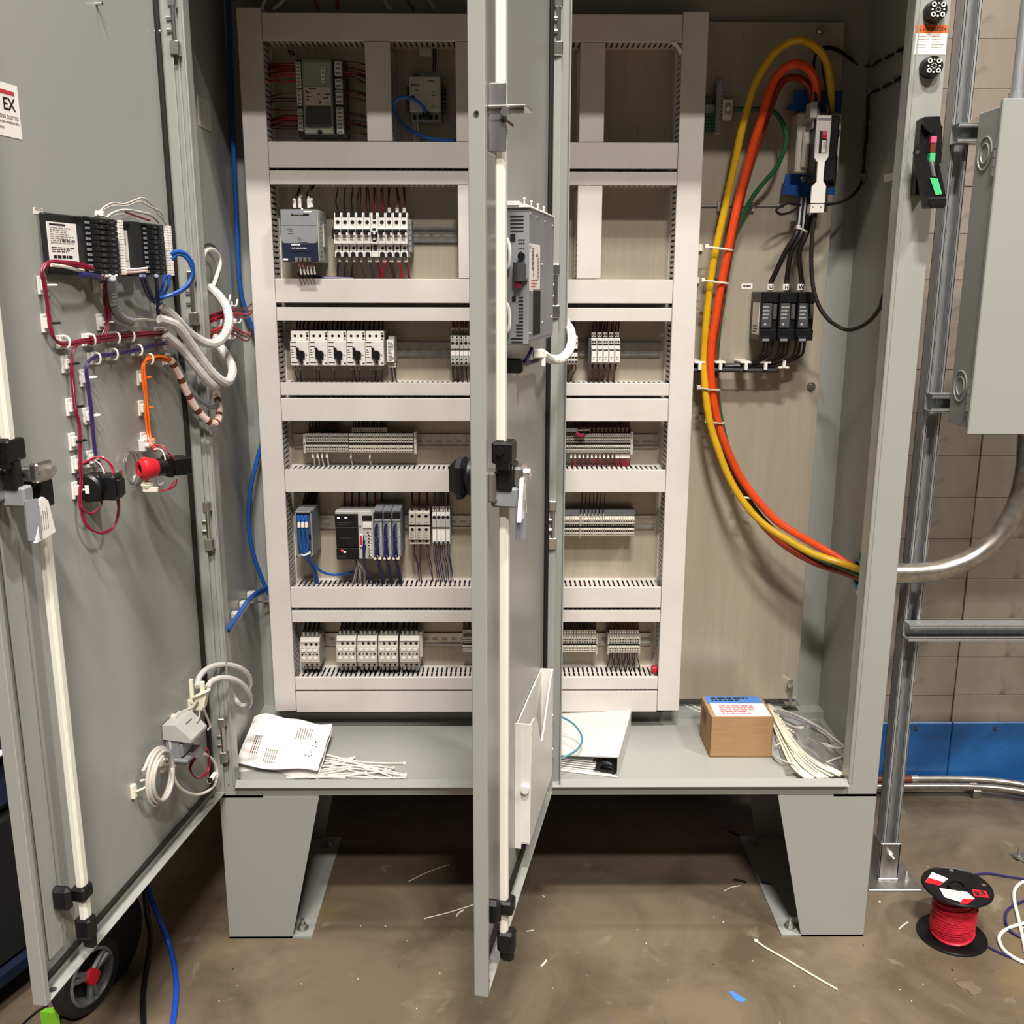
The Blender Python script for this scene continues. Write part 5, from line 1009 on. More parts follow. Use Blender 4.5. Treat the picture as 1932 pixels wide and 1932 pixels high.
wire(run([(1567, 215), (1558, 170), (1550, 112), (1552, 96), (1566, 93), (1585, 100), (1600, 110), (1618, 122)], [(0, .31), (7, .42)]), .002, 'bwire', 'fine black wire crossing the yellow cable above the disconnect', None)
for k, (x, y) in enumerate(((1653, 122), (1675, 112), (1698, 99), (1649, 174), (1671, 166), (1694, 153), (1640, 232), (1636, 278), (1631, 334))):
    p = WX(x, y, .7585); b = MB(); b.box(p.x-.005, p.x, p.y-.012, p.y+.012, p.z-.008, p.z+.008, 0, .001); b.box(p.x-.012, p.x-.004, p.y-.003, p.y+.003, p.z-.003, p.z+.009, 0, .001)
    single(b, 'cable_tie_mount', 'mgrey', ['first tie mount of the upper black lead on the right wall', 'middle tie mount of the upper black lead on the right wall', 'tie mount of the upper black lead nearest the warning label jamb', 'first tie mount where the second black lead turns toward the jamb', 'middle tie mount of the second black lead on the right wall', 'tie mount of the second black lead nearest the jamb', 'upper of three tie mounts on the black lead climbing the right wall', 'middle of three tie mounts on the black lead climbing the right wall', 'lowest of three tie mounts on the black lead climbing the right wall'][k], 'tie mount', 'tie mounts on the right wall')
wire(run([(1510, 387), (1495, 383), (1478, 386), (1465, 396), (1472, 404), (1490, 401), (1505, 392)], [(0, .33), (3, .3), (6, .33)]), .003, 'bwire', 'small black wire loop left of the disconnect foot', None)
b = MB(); b.ringtube(HUB+Vector((-.012, 0, 0)), HUB+Vector((.003, 0, 0)), .037, .028, 0, 24); b.box(HUB.x-.014, HUB.x-.004, HUB.y-.012, HUB.y-.004, HUB.z+.034, HUB.z+.055, 1, .002); b.cyl(HUB+Vector((-.008, -.01, -.038)), HUB+Vector((-.008, -.01, -.05)), .005, 2, 8); single(b, 'grounding_bushing', ['teal', 'teal', 'steel'], 'teal grounding bushing where the power cables leave through the right wall', 'bushing')

# ================================================================== OUTSIDE, RIGHT
SY = .228
a = W(1728, 940, SY); c = W(1758, 940, SY); xl, xr = a.x, a.x+.0413
t = thing('strut_post', 'slotted steel strut post standing beside the enclosure on a bolted base', 'strut', ((xl+xr)/2, SY+.02, 0))
b = MB(); d = .0413; z1 = 2.75
b.box(xl, xl+.0025, SY, SY+d, .02, z1); b.box(xr-.0025, xr, SY, SY+d, .02, z1)
for s in (xl, xr): q = 1 if s == xl else -1; b.box(s, s+q*.0095, SY, SY+.0025, .02, z1, 0, .001); b.box(s+q*.007, s+q*.0095, SY, SY+.008, .02, z1)
xm = (xl+xr)/2; y1 = SY+d; b.box(xl, xm-.007, y1-.0025, y1, .02, z1); b.box(xm+.007, xr, y1-.0025, y1, .02, z1)
n = int(z1/.0508)
for k in range(n): b.box(xm-.007, xm+.007, y1-.0025, y1, .03+k*.0508, .03+k*.0508+.022)
part(b, 'channel', 'strut', t)
b = MB(); zt = W(1660, 1592, SY-.006).z
b.box(xl-.006, xr+.006, SY-.006, SY-.001, .006, zt, 0, .0015); b.box(xl-.006, xl-.001, SY-.006, SY+d+.004, .006, zt, 0, .001); b.box(xr+.001, xr+.006, SY-.006, SY+d+.004, .006, zt, 0, .001); b.box(xl-.006, xr+.006, SY-.009, SY, .006, .012, 0, .002); part(b, 'base_socket', 'zinc', t)
b = MB(); b.box(xl-.045, xr+.05, SY-.05, SY+d+.06, 0, .006, 0, .001); part(b, 'base_plate', 'zinc', t)
for p, q, r in (((xm+.003, SY-.006, zt-.035), (xm+.003, SY-.014, zt-.035), .0095), ((xr+.03, SY+.0, .006), (xr+.03, SY+.0, .016), .0095), ((xr+.03, SY+d+.035, .006), (xr+.03, SY+d+.035, .016), .0095)):
    b = MB(); b.cyl(p, q, r, 0, 6); v = (Vector(q)-Vector(p)).normalized(); b.cyl(q, Vector(q)+v*.014, .005, 0, 8); b.cyl(p, Vector(p)+v*.002, r*1.35, 0, 14); part(b, 'bolt', 'zinc', t)
def hstrut(x0, x1, zc, y0, label, slots=0):
    h = .0206; b = MB(); b.box(x0, x1, y0+d-.0025, y0+d, zc-h, zc+h); b.box(x0, x1, y0, y0+d, zc+h-.0025, zc+h); b.box(x0, x1, y0, y0+d, zc-h, zc-h+.0025)
    for s in (1, -1): b.box(x0, x1, y0, y0+.0025, zc+s*h, zc+s*(h-.0095), 0, .001); b.box(x0, x1, y0, y0+.008, zc+s*(h-.007), zc+s*(h-.0095))
    b.cyl((x0+.03, y0+d-.004, zc), (x0+.03, y0+d-.012, zc), .009, 0, 8); b.cyl((x0+.03, y0+d-.012, zc), (x0+.03, y0+d-.016, zc), .004, 0, 8)
    single(b, 'strut_rail', 'strut', label, 'strut')
ys = SY-d-.001
hstrut(xl-.002, 1.7, W(1700, 1195.5, ys).z, ys, 'long horizontal strut rail crossing the block wall at right')
hstrut(xl-.002, xl+.3, W(1815, 250, ys).z, ys, 'short upper strut rail holding the grey wall box')
hstrut(xl-.002, xl+.3, W(1765, 761, ys).z, ys, 'short lower strut rail holding the grey wall box')
# grey wall box
YB = ys-.001; ra = W(1848, 210, YB).x; lo = -.05
YFr = min((abs(W(1897, 185, y/1000).x-ra), y/1000) for y in range(-50, 180, 2))[1]
zb0 = W(1831, 820, YFr).z; zt0 = W(1897, 185, YFr).z
t = thing('junction_box', 'grey steel wall box with hinged cover on two short strut rails', 'junction box', (ra+.2, (YB+YFr)/2, zb0))
b = MB(); b.box(ra, ra+.45, YFr+.014, YB, zb0+.012, zt0-.012, 0, .002); part(b, 'body', 'paint', t)
b = MB(); b.box(ra-.004, ra+.454, YFr, YFr+.012, zb0, zt0, 0, .002); part(b, 'cover', 'paint', t)
for zc in (zt0-.1, zb0+.1):
    b = MB(); yc = (YFr+YB)/2+.01
    for r in (.034, .02):
        P = [(ra-.0005, yc+r*cos(a_*pi/12)*.9, zc+r*sin(a_*pi/12)) for a_ in range(24)]; b.tube(P, .0018, 0, 6, 1, True)
    part(b, 'knockout_ring', 'paint', t)
    b = MB()
    for k in range(4): b.cyl((ra-.003, YFr+.016, zc-.05+.018*k), (ra-.003, YFr+.016, zc-.034+.018*k), .0045, 0, 8)
    part(b, 'hinge', 'zinc', t)
# conduits
CY = .19
cp = [(.757, CY, HUB.z), (.80, CY, HUB.z)]+[W(x, y, CY) for x, y in ((1740, 1080), (1790, 1071), (1840, 1049), (1885, 1011), (1917, 958), (1934, 900), (1940, 840), (1946, 700))]
cable(cp, .0245, 'conduit', 'fat bent steel conduit sweeping up from the enclosure side', None, 'conduit', 'conduit', 20, 6)
b = MB(); p = W(1918, 180, .13); b.cyl((p.x, .13, zt0-.01), (p.x, .13, 2.8), .012, 0, 16); b.cyl((p.x, .13, zt0-.002), (p.x, .13, zt0+.02), .016, 0, 16); single(b, 'conduit', 'strut', 'thin upright conduit rising from the top of the grey wall box', 'conduit')
for k, (ya, ye_, m, lb) in enumerate(((1470, 1478, 'conduit', 'upper of two floor conduits along the blue skirting, with rusty coupling'), (1484, 1497, 'conduit', 'lower of two floor conduits along the blue skirting'))):
    yy = .69-.03*k; z = W(1760, ya, yy).z
    b = MB(); x0 = .80; b.tube([(x0, yy, z), (1.1, yy, z), (1.28, yy, z), (1.4, yy-.01, z-.001), (1.5, yy-.04, z-.003), (1.6, yy-.1, z-.004)], .0105, 0, 12, 4)
    if k == 0: b.cyl((1.02, yy, z), (1.15, yy, z), .0125, 1, 12); b.cyl((1.15, yy, z), (1.17, yy, z), .0135, 2, 12); b.cyl((1.0, yy, z), (1.02, yy, z), .0135, 2, 12)
    for xx in (.9, 1.34): b.box(xx-.012, xx+.012, yy-.012, yy+.012, 0, z-.008, 0, .001)
    single(b, 'conduit', [m, 'brown', 'zinc'], lb, 'conduit')
# flange handle, connectors
t = thing('disconnect_lever_assembly', 'black flange disconnect handle with green and pink position tags on the right jamb', 'handle', (W(1745, 300, -.02).x, -.02, W(1745, 395, -.03).z))
b = MB(); b.prism([pz(x, y, -.0) for x, y in ((1729, 228), (1735, 224), (1763, 223), (1766, 240), (1769, 242), (1766, 308), (1750, 330), (1741, 370), (1717, 368), (1722, 300))], 'y', -.024, 0); b.prism([pz(x, y, -.024) for x, y in ((1735, 225), (1762, 224), (1763, 238), (1752, 254), (1741, 244))], 'y', -.036, -.02); part(b, 'base', 'black', t)
b = MB(); b.prism([pz(x, y, -.05) for x, y in ((1734, 270), (1740, 284), (1754, 324), (1754, 333), (1768, 334), (1766, 311), (1769, 311), (1782, 372), (1778, 392), (1746, 393), (1742, 372), (1737, 338), (1728, 286))], 'y', -.058, -.034); b.box(*(lambda p, q: (p[0], q[0], -.078, -.05, q[1], p[1]))(pz(1746, 372, -.06), pz(1779, 393, -.06)), 0, .004); part(b, 'lever', 'black', t)
b = MB(); p, q = pz(1756, 300, -.03), pz(1764, 338, -.05); b.cyl((p[0], -.03, p[1]), (q[0], -.048, q[1]), .005, 0, 10); part(b, 'spindle', 'dgrey', t)
b = MB(); b.cyl(W(1731, 287, -.05), W(1731, 287, -.06), .004, 0, 10); part(b, 'pivot', 'steel', t)
for x0, y0, x1, y1, m, nm in ((1757.5, 257, 1768, 270, 'ptag', 'off_tag'), (1756, 270.5, 1766, 287, 'brown', 'middle_tag'), (1754.5, 288, 1765, 306, 'gtag', 'on_tag')):
    X0, X1, ZA, ZBt = rect(x0, y0, x1, y1, -.036); b = MB(); b.box(X0, X1, -.036, -.02, ZA, ZBt, 0, .001); part(b, nm, m, t)
b = MB(); b.prism([pz(x, y, -.0595) for x, y in ((1754, 335), (1769, 337), (1777, 366), (1765, 368))], 'y', -.0605, -.058); part(b, 'lever_tag', 'gtag', t)
for k, (x, y, lb) in enumerate(((1770, 18, 'upper round black connector above the warning label on the right jamb'), (1762, 124, 'lower round black connector below the warning label on the right jamb'))):
    p = W(x, y, -.022); b = MB(); r = .0195
    t = thing('round_connector', lb, 'connector', (p.x, 0, p.z-r), 'round black connectors on the right jamb')
    b.lathe([(r*1.05, 0), (r*1.05, .012), (r*.95, .02), (r*.94, .022)], (p.x, 0, p.z), (0, -1, 0), 0, 24); part(b, 'body', 'black', t)
    b = MB()
    for sx, sz in ((-1, -1), (-1, 1), (1, -1), (1, 1)): b.ringtube((p.x+sx*.0088, -.0222, p.z+sz*.0088), (p.x+sx*.0088, -.0245, p.z+sz*.0088), .0046, .0025, 0, 12)
    for k2 in range(8): a_ = k2*pi/4+.39; b.cyl((p.x+.0044*cos(a_), -.0222, p.z+.0044*sin(a_)), (p.x+.0044*cos(a_), -.0236, p.z+.0044*sin(a_)), .0011, 0, 6)
    for sx in (-1, 1): b.cyl((p.x+sx*.0112, -.0222, p.z), (p.x+sx*.0112, -.0236, p.z), .002, 0, 6)
    b.cyl((p.x, -.0222, p.z+.0112), (p.x, -.0236, p.z+.0112), .0016, 0, 6); b.cyl((p.x, -.0222, p.z-.0115), (p.x, -.0236, p.z-.0115), .0022, 0, 6); part(b, 'contacts', 'white', t)
# ================================================================== EQUIPMENT ON THE LEFT LEAF
D = DLf
def bx(m, u0, u1, n0, n1, z0, z1, k=0, b=0): m.box(u0, u1, n0, n1, z0, z1, k, b)
NC = .03
uL, _ = D.un(88, 460, NC); uR, _ = D.un(327, 468, NC); zt_ = D.un(205, 412, NC)[1]; zb_ = D.un(205, 520, NC)[1]; hh = zt_-zb_
def uc(x, n=NC): return D.un(x, 465, n)[0]
base = D.w3((uL+uR)/2, 0, zb_)
t = thing('door_controller', 'black slice controller with white labels mounted on the wide-open left door', 'controller', base)
def dp(name, mats, fn, label=None): m = D.mb(); fn(m); return part(m, name, mats, t, label)
bx_ = lambda m, xa, xb, na, nb, fa, fb, k=0, b=0: m.box(uc(xb, nb), uc(xa, nb), na, nb, zb_+hh*fa, zb_+hh*fb, k, b)
dp('backplate', 'jet', lambda m: bx_(m, 87, 326, .001, .008, 0, 1, 0, .002))
NL = .013
dp('cover', 'jet', lambda m: bx_(m, 88, 162, .004, NL, 0, 1, 0, .002))
def lab(m):
    bx_(m, 92, 151, NL, NL+.0008, .16, .86); a, c = uc(151, NL), uc(92, NL); w = c-a; z = zb_+hh*.16; h = hh*.7; n = NL+.0011
    m.box(a+w*.45, c-w*.06, NL, n, z+h*.925, z+h*.965, 1); m.dashes((c-w*.06, n, z+h*.5), (-1, 0, 0), (0, 0, 1), w*.8, h*.4, 8, 2, .35, 3)
    for k in range(9): m.box(a+w*(.18+.055*k), a+w*(.18+.055*k+(.02 if k % 3 else .04)), NL, n, z+h*.55, z+h*.61, 1)
    m.dashes((c-w*.06, n, z+h*.3), (-1, 0, 0), (0, 0, 1), w*.85, h*.14, 3, 1, .4, 5); m.dashes((c-w*.1, n, z+h*.14), (-1, 0, 0), (0, 0, 1), w*.85, h*.1, 1, 1, .7, 6)
dp('rating_label', ['label', 'ink', 'gink'], lab)
dp('rail_cover', 'jet', lambda m: bx_(m, 250, 269, .006, NC, 0, 1, 0, .002))
def lab2(m):
    bx_(m, 233, 252, NC-.01, NC-.008, .1, .83); a, c = uc(252), uc(233); m.dashes((c-.003, NC-.0078, zb_+hh*.55), (-1, 0, 0), (0, 0, 1), (c-a)*.8, .012, 2, 1, .7, 8); m.dashes((c-.003, NC-.0078, zb_+hh*.25), (-1, 0, 0), (0, 0, 1), (c-a)*.8, .01, 2, 1, .5, 9)
dp('serial_label', ['label', 'gink'], lab2)
for i, (xa, xl, xs, xe) in enumerate(((160, 169, 180, 228), (269, 277, 284, 315))):
    dp('slice_module', 'black', lambda m: bx_(m, xa, xe, .006, NC-.004, 0, 1, 0, .002))
    def leds(m):
        for k in range(10): bx_(m, xl-3, xl+4, NC-.004, NC-.002, .06+.09*k, .105+.09*k, 0)
    dp('indicator_window', 'mgrey', leds)
    dp('marker_strip', ['label', 'black'], lambda m: [bx_(m, xs-1.5, xs+4, NC-.004, NC, .0+.06*k+.1*0, .055+.06*k) for k in range(16) if k != 8])
    def con(m):
        for c0 in range(2):
            w0 = (xe-xs-8)/2; x0 = xs+6+c0*w0
            for k in range(10): bx_(m, x0, x0+w0-1.5, NC-.004, NC+.010, .03+.095*k, .112+.095*k, 0, .001); bx_(m, x0+w0*.35, x0+w0*.6, NC+.01, NC+.0104, .055+.095*k, .085+.095*k, 1)
    dp('connector_block', ['black', 'dgrey'], con)
for xs in (227, 232, 316, 322): dp('marker_strip', 'label', lambda m: [bx_(m, xs, xs+3.6, NC-.006, NC+.002, .02+.049*k, .062+.049*k) for k in range(20)])
# leads along the top of the controller
def onleaf(pts, n):
    N = n if isinstance(n, (list, tuple)) else [n]*len(pts)
    if len(N) == 2 and len(pts) != 2: N = [N[0]+(N[1]-N[0])*i/(len(pts)-1) for i in range(len(pts))]
    return [D.at(x, y, q) for (x, y), q in zip(pts, N)]
for k, P in enumerate((((184, 406), (195, 392), (213, 383), (235, 385), (258, 376), (270, 374), (285, 385), (300, 405), (312, 421)), ((186, 408), (192, 398), (212, 388), (240, 388), (262, 380), (285, 391), (303, 400), (314, 424)), ((201, 411), (212, 402), (235, 396), (262, 400), (285, 406), (300, 420)), ((203, 412), (218, 406), (236, 404)), ((236, 400), (270, 412), (283, 416)))):
    wire(onleaf(P, .032), .0017 if k != 2 else .0024, 'gwire' if k < 4 else 'maroon', ['uppermost pale lead arching over the black slice controller', 'second pale lead arching over the black slice controller', 'low pale lead hugging the top of the black slice controller', 'short pale lead at the top of the black slice controller', 'short maroon lead at the top of the black slice controller'][k], 'leads over the slice controller')
b = MB(); p = D.at(188, 405, .03); b.box(p.x-.007, p.x+.007, p.y-.006, p.y+.006, p.z-.004, p.z+.006, 0, .002); single(b, 'connector', 'wwire', 'white connector on top of the black slice controller', 'connector')
# red harness
def bundle(P, n, cols, r, label, name='wire_harness', spread=.003, group=None):
    b = MB(); mats = list(dict.fromkeys(cols)); rn = random.Random(len(P))
    for i, c in enumerate(cols):
        a = 2*pi*i/len(cols); o = D.U*(spread*cos(a))+Vector((0, 0, spread*sin(a)*.3))+D.N*(spread*.5*sin(a)); o2 = Vector((0, 0, spread*cos(a)))
        pts = onleaf(P, n); Q = []
        for j, p in enumerate(pts):
            d = pts[min(j+1, len(pts)-1)]-pts[max(j-1, 0)]; v = abs(d.z)/(d.length+1e-9)
            Q.append(p+o*v+(o2+D.N*(spread*.5*sin(a)))*(1-v)+Vector((rn.uniform(-1, 1), rn.uniform(-1, 1), rn.uniform(-1, 1)))*spread*.25)
        b.tube(Q, r, mats.index(c), 6, 4)
    return single(b, name, mats, label, 'wire harness', group)
bundle([(176, 507), (150, 500), (125, 496), (97, 495), (84, 502), (80, 516), (84, 536), (88, 567), (93, 599), (97, 627), (106, 644), (120, 649), (135, 648), (155, 643), (185, 641), (215, 637), (250, 633), (280, 629), (305, 628)], [.034, .026, .02, .018, .016, .015, .014]+[.012]*12, ['maroon', 'maroon', 'rope', 'wwire'], .0018, 'thin maroon and white harness looping down the door left of the controller', spread=.0028)
bundle([(195, 522), (196, 538), (200, 567), (204, 600), (201, 625), (190, 640), (170, 643)], [.04, .02, .014, .014, .014, .012, .012], ['maroon']*5+['rope', 'wwire'], .0019, 'thick maroon harness dropping from the middle of the black slice controller', spread=.005)
bundle([(170, 642), (205, 638), (240, 634), (275, 630), (308, 629)], .014, ['maroon']*4+['rope'], .0019, 'maroon harness running level across the door under the controller', spread=.0045)
bundle([(160, 645), (142, 654), (135, 686), (137, 719), (140, 751), (144, 780), (149, 801), (151, 843), (152, 876), (154, 905), (151, 932), (152, 952), (157, 977), (169, 997), (188, 1006), (204, 1003), (217, 990), (223, 967), (223, 950), (221, 934)], [.012]*12+[.016, .022, .03, .034, .038, .042, .046, .046], ['maroon', 'maroon', 'wwire'], .0017, 'maroon and white harness running down to the black switch body', spread=.0024)
bundle([(152, 950), (158, 962), (170, 969), (182, 964), (191, 951), (192, 934)], [.016, .02, .025, .03, .032, .032], ['maroon', 'maroon'], .0014, 'short maroon wires looping under the black switch body', spread=.0015)
bundle([(154, 876), (168, 869), (184, 863), (200, 868), (211, 882), (215, 897)], [.014, .018, .03, .04, .045, .05], ['rope', 'maroon', 'wwire'], .0014, 'red wires curling over the top of the black switch body', spread=.0018)
bundle([(168, 866), (185, 872), (194, 884), (199, 896)], [.016, .02, .03, .035], ['wwire', 'maroon'], .0012, 'fine pale wires entering the top of the black switch body', spread=.002)
bundle([(312, 648), (285, 654), (256, 661), (230, 666), (205, 670), (182, 674), (167, 683), (163, 700), (166, 725), (169, 751), (172, 780), (175, 812), (179, 843), (182, 864), (190, 880)], .012, ['violet']*3, .0019, 'dark violet harness running across and down the door to the switch', spread=.0024)
bundle([(322, 680), (300, 675), (283, 677), (273, 684), (271, 700), (273, 729), (276, 755), (278, 785), (281, 815), (286, 838), (295, 850)], [.02, .014]+[.012]*7+[.02, .03], ['owire']*5, .0022, 'orange harness dropping down the door to the red emergency stop', spread=.0042)
# tie mounts: pad, saddle and tie
def mount(x, y, label, col='wwire', dark=False, n=.0):
    u, z = D.un(x, y, .004); m = D.mb(); m.box(u-.009, u+.009, n, n+.004, z-.0145, z+.0145, 0, .001); m.box(u-.006, u+.006, n+.004, n+.009, z-.008, z+.008, 0, .001)
    m.tube([(u-.006, n+.006, z), (u-.014, n+.006, z), (u-.02, n+.011, z), (u-.016, n+.018, z), (u-.006, n+.016, z), (u, n+.008, z)], .0018, 1, 6, 3)
    single(m, 'cable_tie_mount', ['white', 'black' if dark else col], label, 'tie mount', 'tie mounts on the left door')
MN = [(80, 538, 0), (87, 610, 1), (124, 687, 1), (133, 768, 1), (138, 833, 1), (143, 876, 1), (144, 925, 0), (158, 713, 0), (165, 785, 0), (171, 866, 0), (265, 713, 2), (268, 770, 2), (272, 830, 2), (183, 535, 0), (190, 608, 0)]
WH = ['beside the controller lower left corner', 'halfway down the thin maroon loop left of the controller', 'highest on the long maroon run to the switch', 'second down the long maroon run to the switch', 'third down the long maroon run to the switch', 'on the maroon run just above the black switch', 'on the maroon run level with the black switch', 'upper one on the dark violet run', 'middle one on the dark violet run', 'lowest one on the dark violet run, just above the switch', 'upper one on the orange run', 'middle one on the orange run', 'lowest one on the orange run, above the emergency stop', 'under the controller on the thick maroon drop', 'lower one on the thick maroon drop under the controller']
for (x, y, k), wh in zip(MN, WH): mount(x, y, 'white tie mount '+wh, 'wwire' if k < 2 else 'owire', k == 1)
def mount2(x, y, label):
    u, z = D.un(x, y, .004); m = D.mb(); m.box(u-.013, u+.013, 0, .004, z-.011, z+.011, 0, .001); m.box(u-.008, u+.008, .004, .008, z-.01, z+.01, 0, .001)
    m.tube([(u, .004, z+.009), (u, .015, z+.0085), (u, .0185, z), (u, .015, z-.009), (u, .005, z-.009)], .0019, 1, 6, 3)
    single(m, 'cable_tie_mount', ['white', 'wwire'], label, 'tie mount', 'tie mounts on the level harness')
for x, y, lb in ((116, 645, 'white tie mount at the left end of the level maroon harness'), (165, 641, 'second white tie mount on the level maroon harness'), (212, 637, 'third white tie mount on the level maroon harness'), (240, 634, 'fourth white tie mount on the level maroon harness'), (300, 628, 'white tie mount at the right end of the level maroon harness'), (175, 676, 'white tie mount at the bend of the dark violet harness'), (208, 668, 'middle white tie mount on the level violet harness'), (255, 660, 'right white tie mount on the level violet harness'), (306, 650, 'white tie mount where the violet harness meets the sleeves'), (276, 677, 'tie mount at the upper bend of the orange harness'), (314, 678, 'tie mount where the orange harness meets the striped wrap')): mount2(x, y, lb)
# blue leads
for k, (P, n, lb, m, r) in enumerate((
    ([(323, 480), (333, 474), (348, 477), (361, 492), (365, 510), (362, 527), (350, 544), (330, 555), (305, 562), (295, 568)], [.06, .07, .08, .085, .085, .08, .07, .05, .04, .03], 'bright blue lead looping out right of the black slice controller', 'blue', .0036),
    ([(324, 490), (335, 480), (350, 485), (360, 500), (363, 514), (357, 532), (340, 548), (312, 560), (297, 567)], [.06, .07, .08, .085, .085, .08, .07, .05, .03], 'second blue lead of the loop right of the black slice controller', 'blue', .0034),
    ([(266, 520), (272, 540), (281, 560), (292, 570), (300, 575)], [.045, .035, .025, .02, .02], 'dark blue lead falling from under the second controller label', 'dblue', .0036),
    ([(272, 520), (279, 543), (288, 562), (297, 572)], [.045, .035, .025, .02], 'second dark blue lead falling from under the second controller label', 'dblue', .0036),
    ([(312, 518), (308, 535), (304, 550), (297, 566)], [.045, .04, .03, .02], 'blue lead dropping from the lower right controller corner', 'blue', .003),
    ([(320, 518), (317, 540), (309, 556), (298, 570)], [.045, .04, .03, .02], 'rightmost blue lead dropping from the lower controller corner', 'blue', .003),
    ([(295, 520), (297, 550), (298, 580), (300, 602)], [.06, .04, .03, .02], 'straight dark navy lead dropping under the right controller module', 'dblue', .004),
    ([(153, 519), (170, 520), (187, 524), (191, 530)], [.05, .05, .045, .03], 'short navy sleeve under the left controller module', 'dblue', .005))): wire(onleaf(P, n), r, m, lb, 'blue leads of the slice controller', 'data_lead', 'lead', 7)
for P in (((201, 520), (195, 528), (193, 536)), ((208, 519), (199, 526), (195, 536)), ((221, 519), (206, 528), (197, 537))): wire(onleaf(P, [.045, .03, .02]), .002, 'wwire', 'white wire joining the thick maroon drop under the controller', 'white wires under the controller')
for k, y in enumerate((509, 514)): wire(onleaf([(238, y), (258, y-1), (277, y-3)], .04), .0022, 'pink' if k else 'wwire', 'pale jumper wire along the lower edge of the slice controller', 'jumpers on the slice controller')
wire(onleaf([(96, 500), (115, 502), (130, 505), (150, 510), (172, 513)], .02), .0028, 'wwire', 'white sleeve lying across the lower controller label', None)
# spiral sleeves and wraps reaching into the enclosure
def sweep(P, ys, r, m, label, ridges=.1, group='spiral sleeves crossing from the left door', n=9, name='spiral_sleeve', cat='cable sleeve', mats=None, sub=7, end=None):
    pts = []
    for (x, y), Yv in zip(P, ys): pts.append(W(x, y, Yv))
    if end: pts += end
    b = MB(); Q = crom(pts, sub); b.tube(Q, r, 0, n, 1, ridges=ridges)
    return b, Q
def leafY(x, y, n=.02): return D.at(x, y, n).y
def yrow(P, n0, yend, e0=0): 
    y0 = leafY(*P[0], n0); return [y0+(yend-y0)*i/(len(P)-1) for i in range(len(P))]
P = [(298, 573), (315, 586), (333, 603), (350, 622), (370, 637), (393, 648), (412, 645), (427, 626), (432, 603), (426, 577), (411, 556), (396, 543)]
b, Q = sweep(P, yrow(P, .03, .10), .0088, 'sleeve', '', .12); single(b, 'spiral_sleeve', 'sleeve', 'upper white spiral sleeve looping up into the enclosure side', 'cable sleeve', 'white spiral sleeves')
P = [(300, 602), (330, 612), (352, 638), (375, 671), (402, 705), (425, 721), (436, 713), (438, 694), (426, 669), (411, 648), (404, 632)]
b, Q = sweep(P, yrow(P, .03, .10), .0088, 'sleeve', '', .12); single(b, 'spiral_sleeve', 'sleeve', 'middle white spiral sleeve with the widest lower loop', 'cable sleeve', 'white spiral sleeves')
P = [(312, 630), (332, 647), (350, 666), (376, 699), (397, 723), (408, 728), (409, 716), (402, 705)]
b, Q = sweep(P, yrow(P, .03, .0), .0085, 'sleeve', '', .12); single(b, 'spiral_sleeve', 'sleeve', 'lower white spiral sleeve, hanging beneath the middle one', 'cable sleeve', 'white spiral sleeves')
P = [(210, 524), (211, 548), (215, 575), (225, 597), (248, 608)]
b = MB(); b.tube(crom(onleaf(P, [.04, .03, .024, .02, .016]), 8), .0075, 0, 9, 1, ridges=.16); single(b, 'spiral_sleeve', 'mgrey', 'greyish spiral sleeve curving under the black slice controller', 'cable sleeve')
wire(onleaf([(240, 606), (268, 603), (300, 606)], .016), .003, 'gwire', 'grey lead from the greyish sleeve to the sleeve junction', None)
P = [(322, 679), (336, 703), (350, 735), (365, 763), (385, 788), (404, 799), (412, 790), (413, 770), (408, 740)]
b, Q = sweep(P, yrow(P, .02, .02), .0075, 'pink', '', .0)
m_ = MB(); m_.tube(Q, .0075, 0, 9, 1)
nq = len(Q)-1
for k in range(nq*9): pass
for i in range(len(m_.m)):
    if i < nq*9 and (i//9) % 7 in (2, 3): m_.m[i] = 1
single(m_, 'spiral_sleeve', ['pink', 'brown'], 'pink wrap with brown stripes hanging from the orange harness', 'cable sleeve')
P = [(326, 668), (345, 708), (365, 742), (388, 762), (404, 768), (411, 758), (408, 735)]
b, Q = sweep(P, yrow(P, .02, .03), .0045, 'mgrey', '', .15); single(b, 'spiral_sleeve', 'mgrey', 'thin grey wrap hanging behind the pink striped one', 'cable sleeve')
P = [(383, 486), (388, 474), (400, 470), (411, 478), (415, 497), (409, 520), (402, 540)]
wire([WX(x, y, -.735) for x, y in P], .0042, 'wwire', 'white lead looping over the enclosure side by the sleeves', None, 'loop_lead', 'lead', 7)
P = [(384, 466), (395, 461), (408, 470), (416, 490), (413, 515), (404, 542)]
wire([WX(x, y, -.745) for x, y in P], .003, 'bwire', 'black lead looping over the enclosure side by the sleeves', None, 'loop_lead', 'lead', 7)
for k in range(7):
    y = (597, 600, 604, 609, 628, 634, 640)[k]; a = WX(393, y, -.74); c = W(474, (590, 574, 586, 588, 624, 622, 627)[k], .33)
    wire([a, a+Vector((.03, .05, .012)), (a+c)/2+Vector((.03, .02, -.004*k+.01)), c], .0026, ['maroon', 'dred', 'rope', 'maroon', 'rope', 'brown', 'maroon'][k], 'red wire crossing the dark enclosure side toward the upright duct', 'red wires inside the left enclosure side')
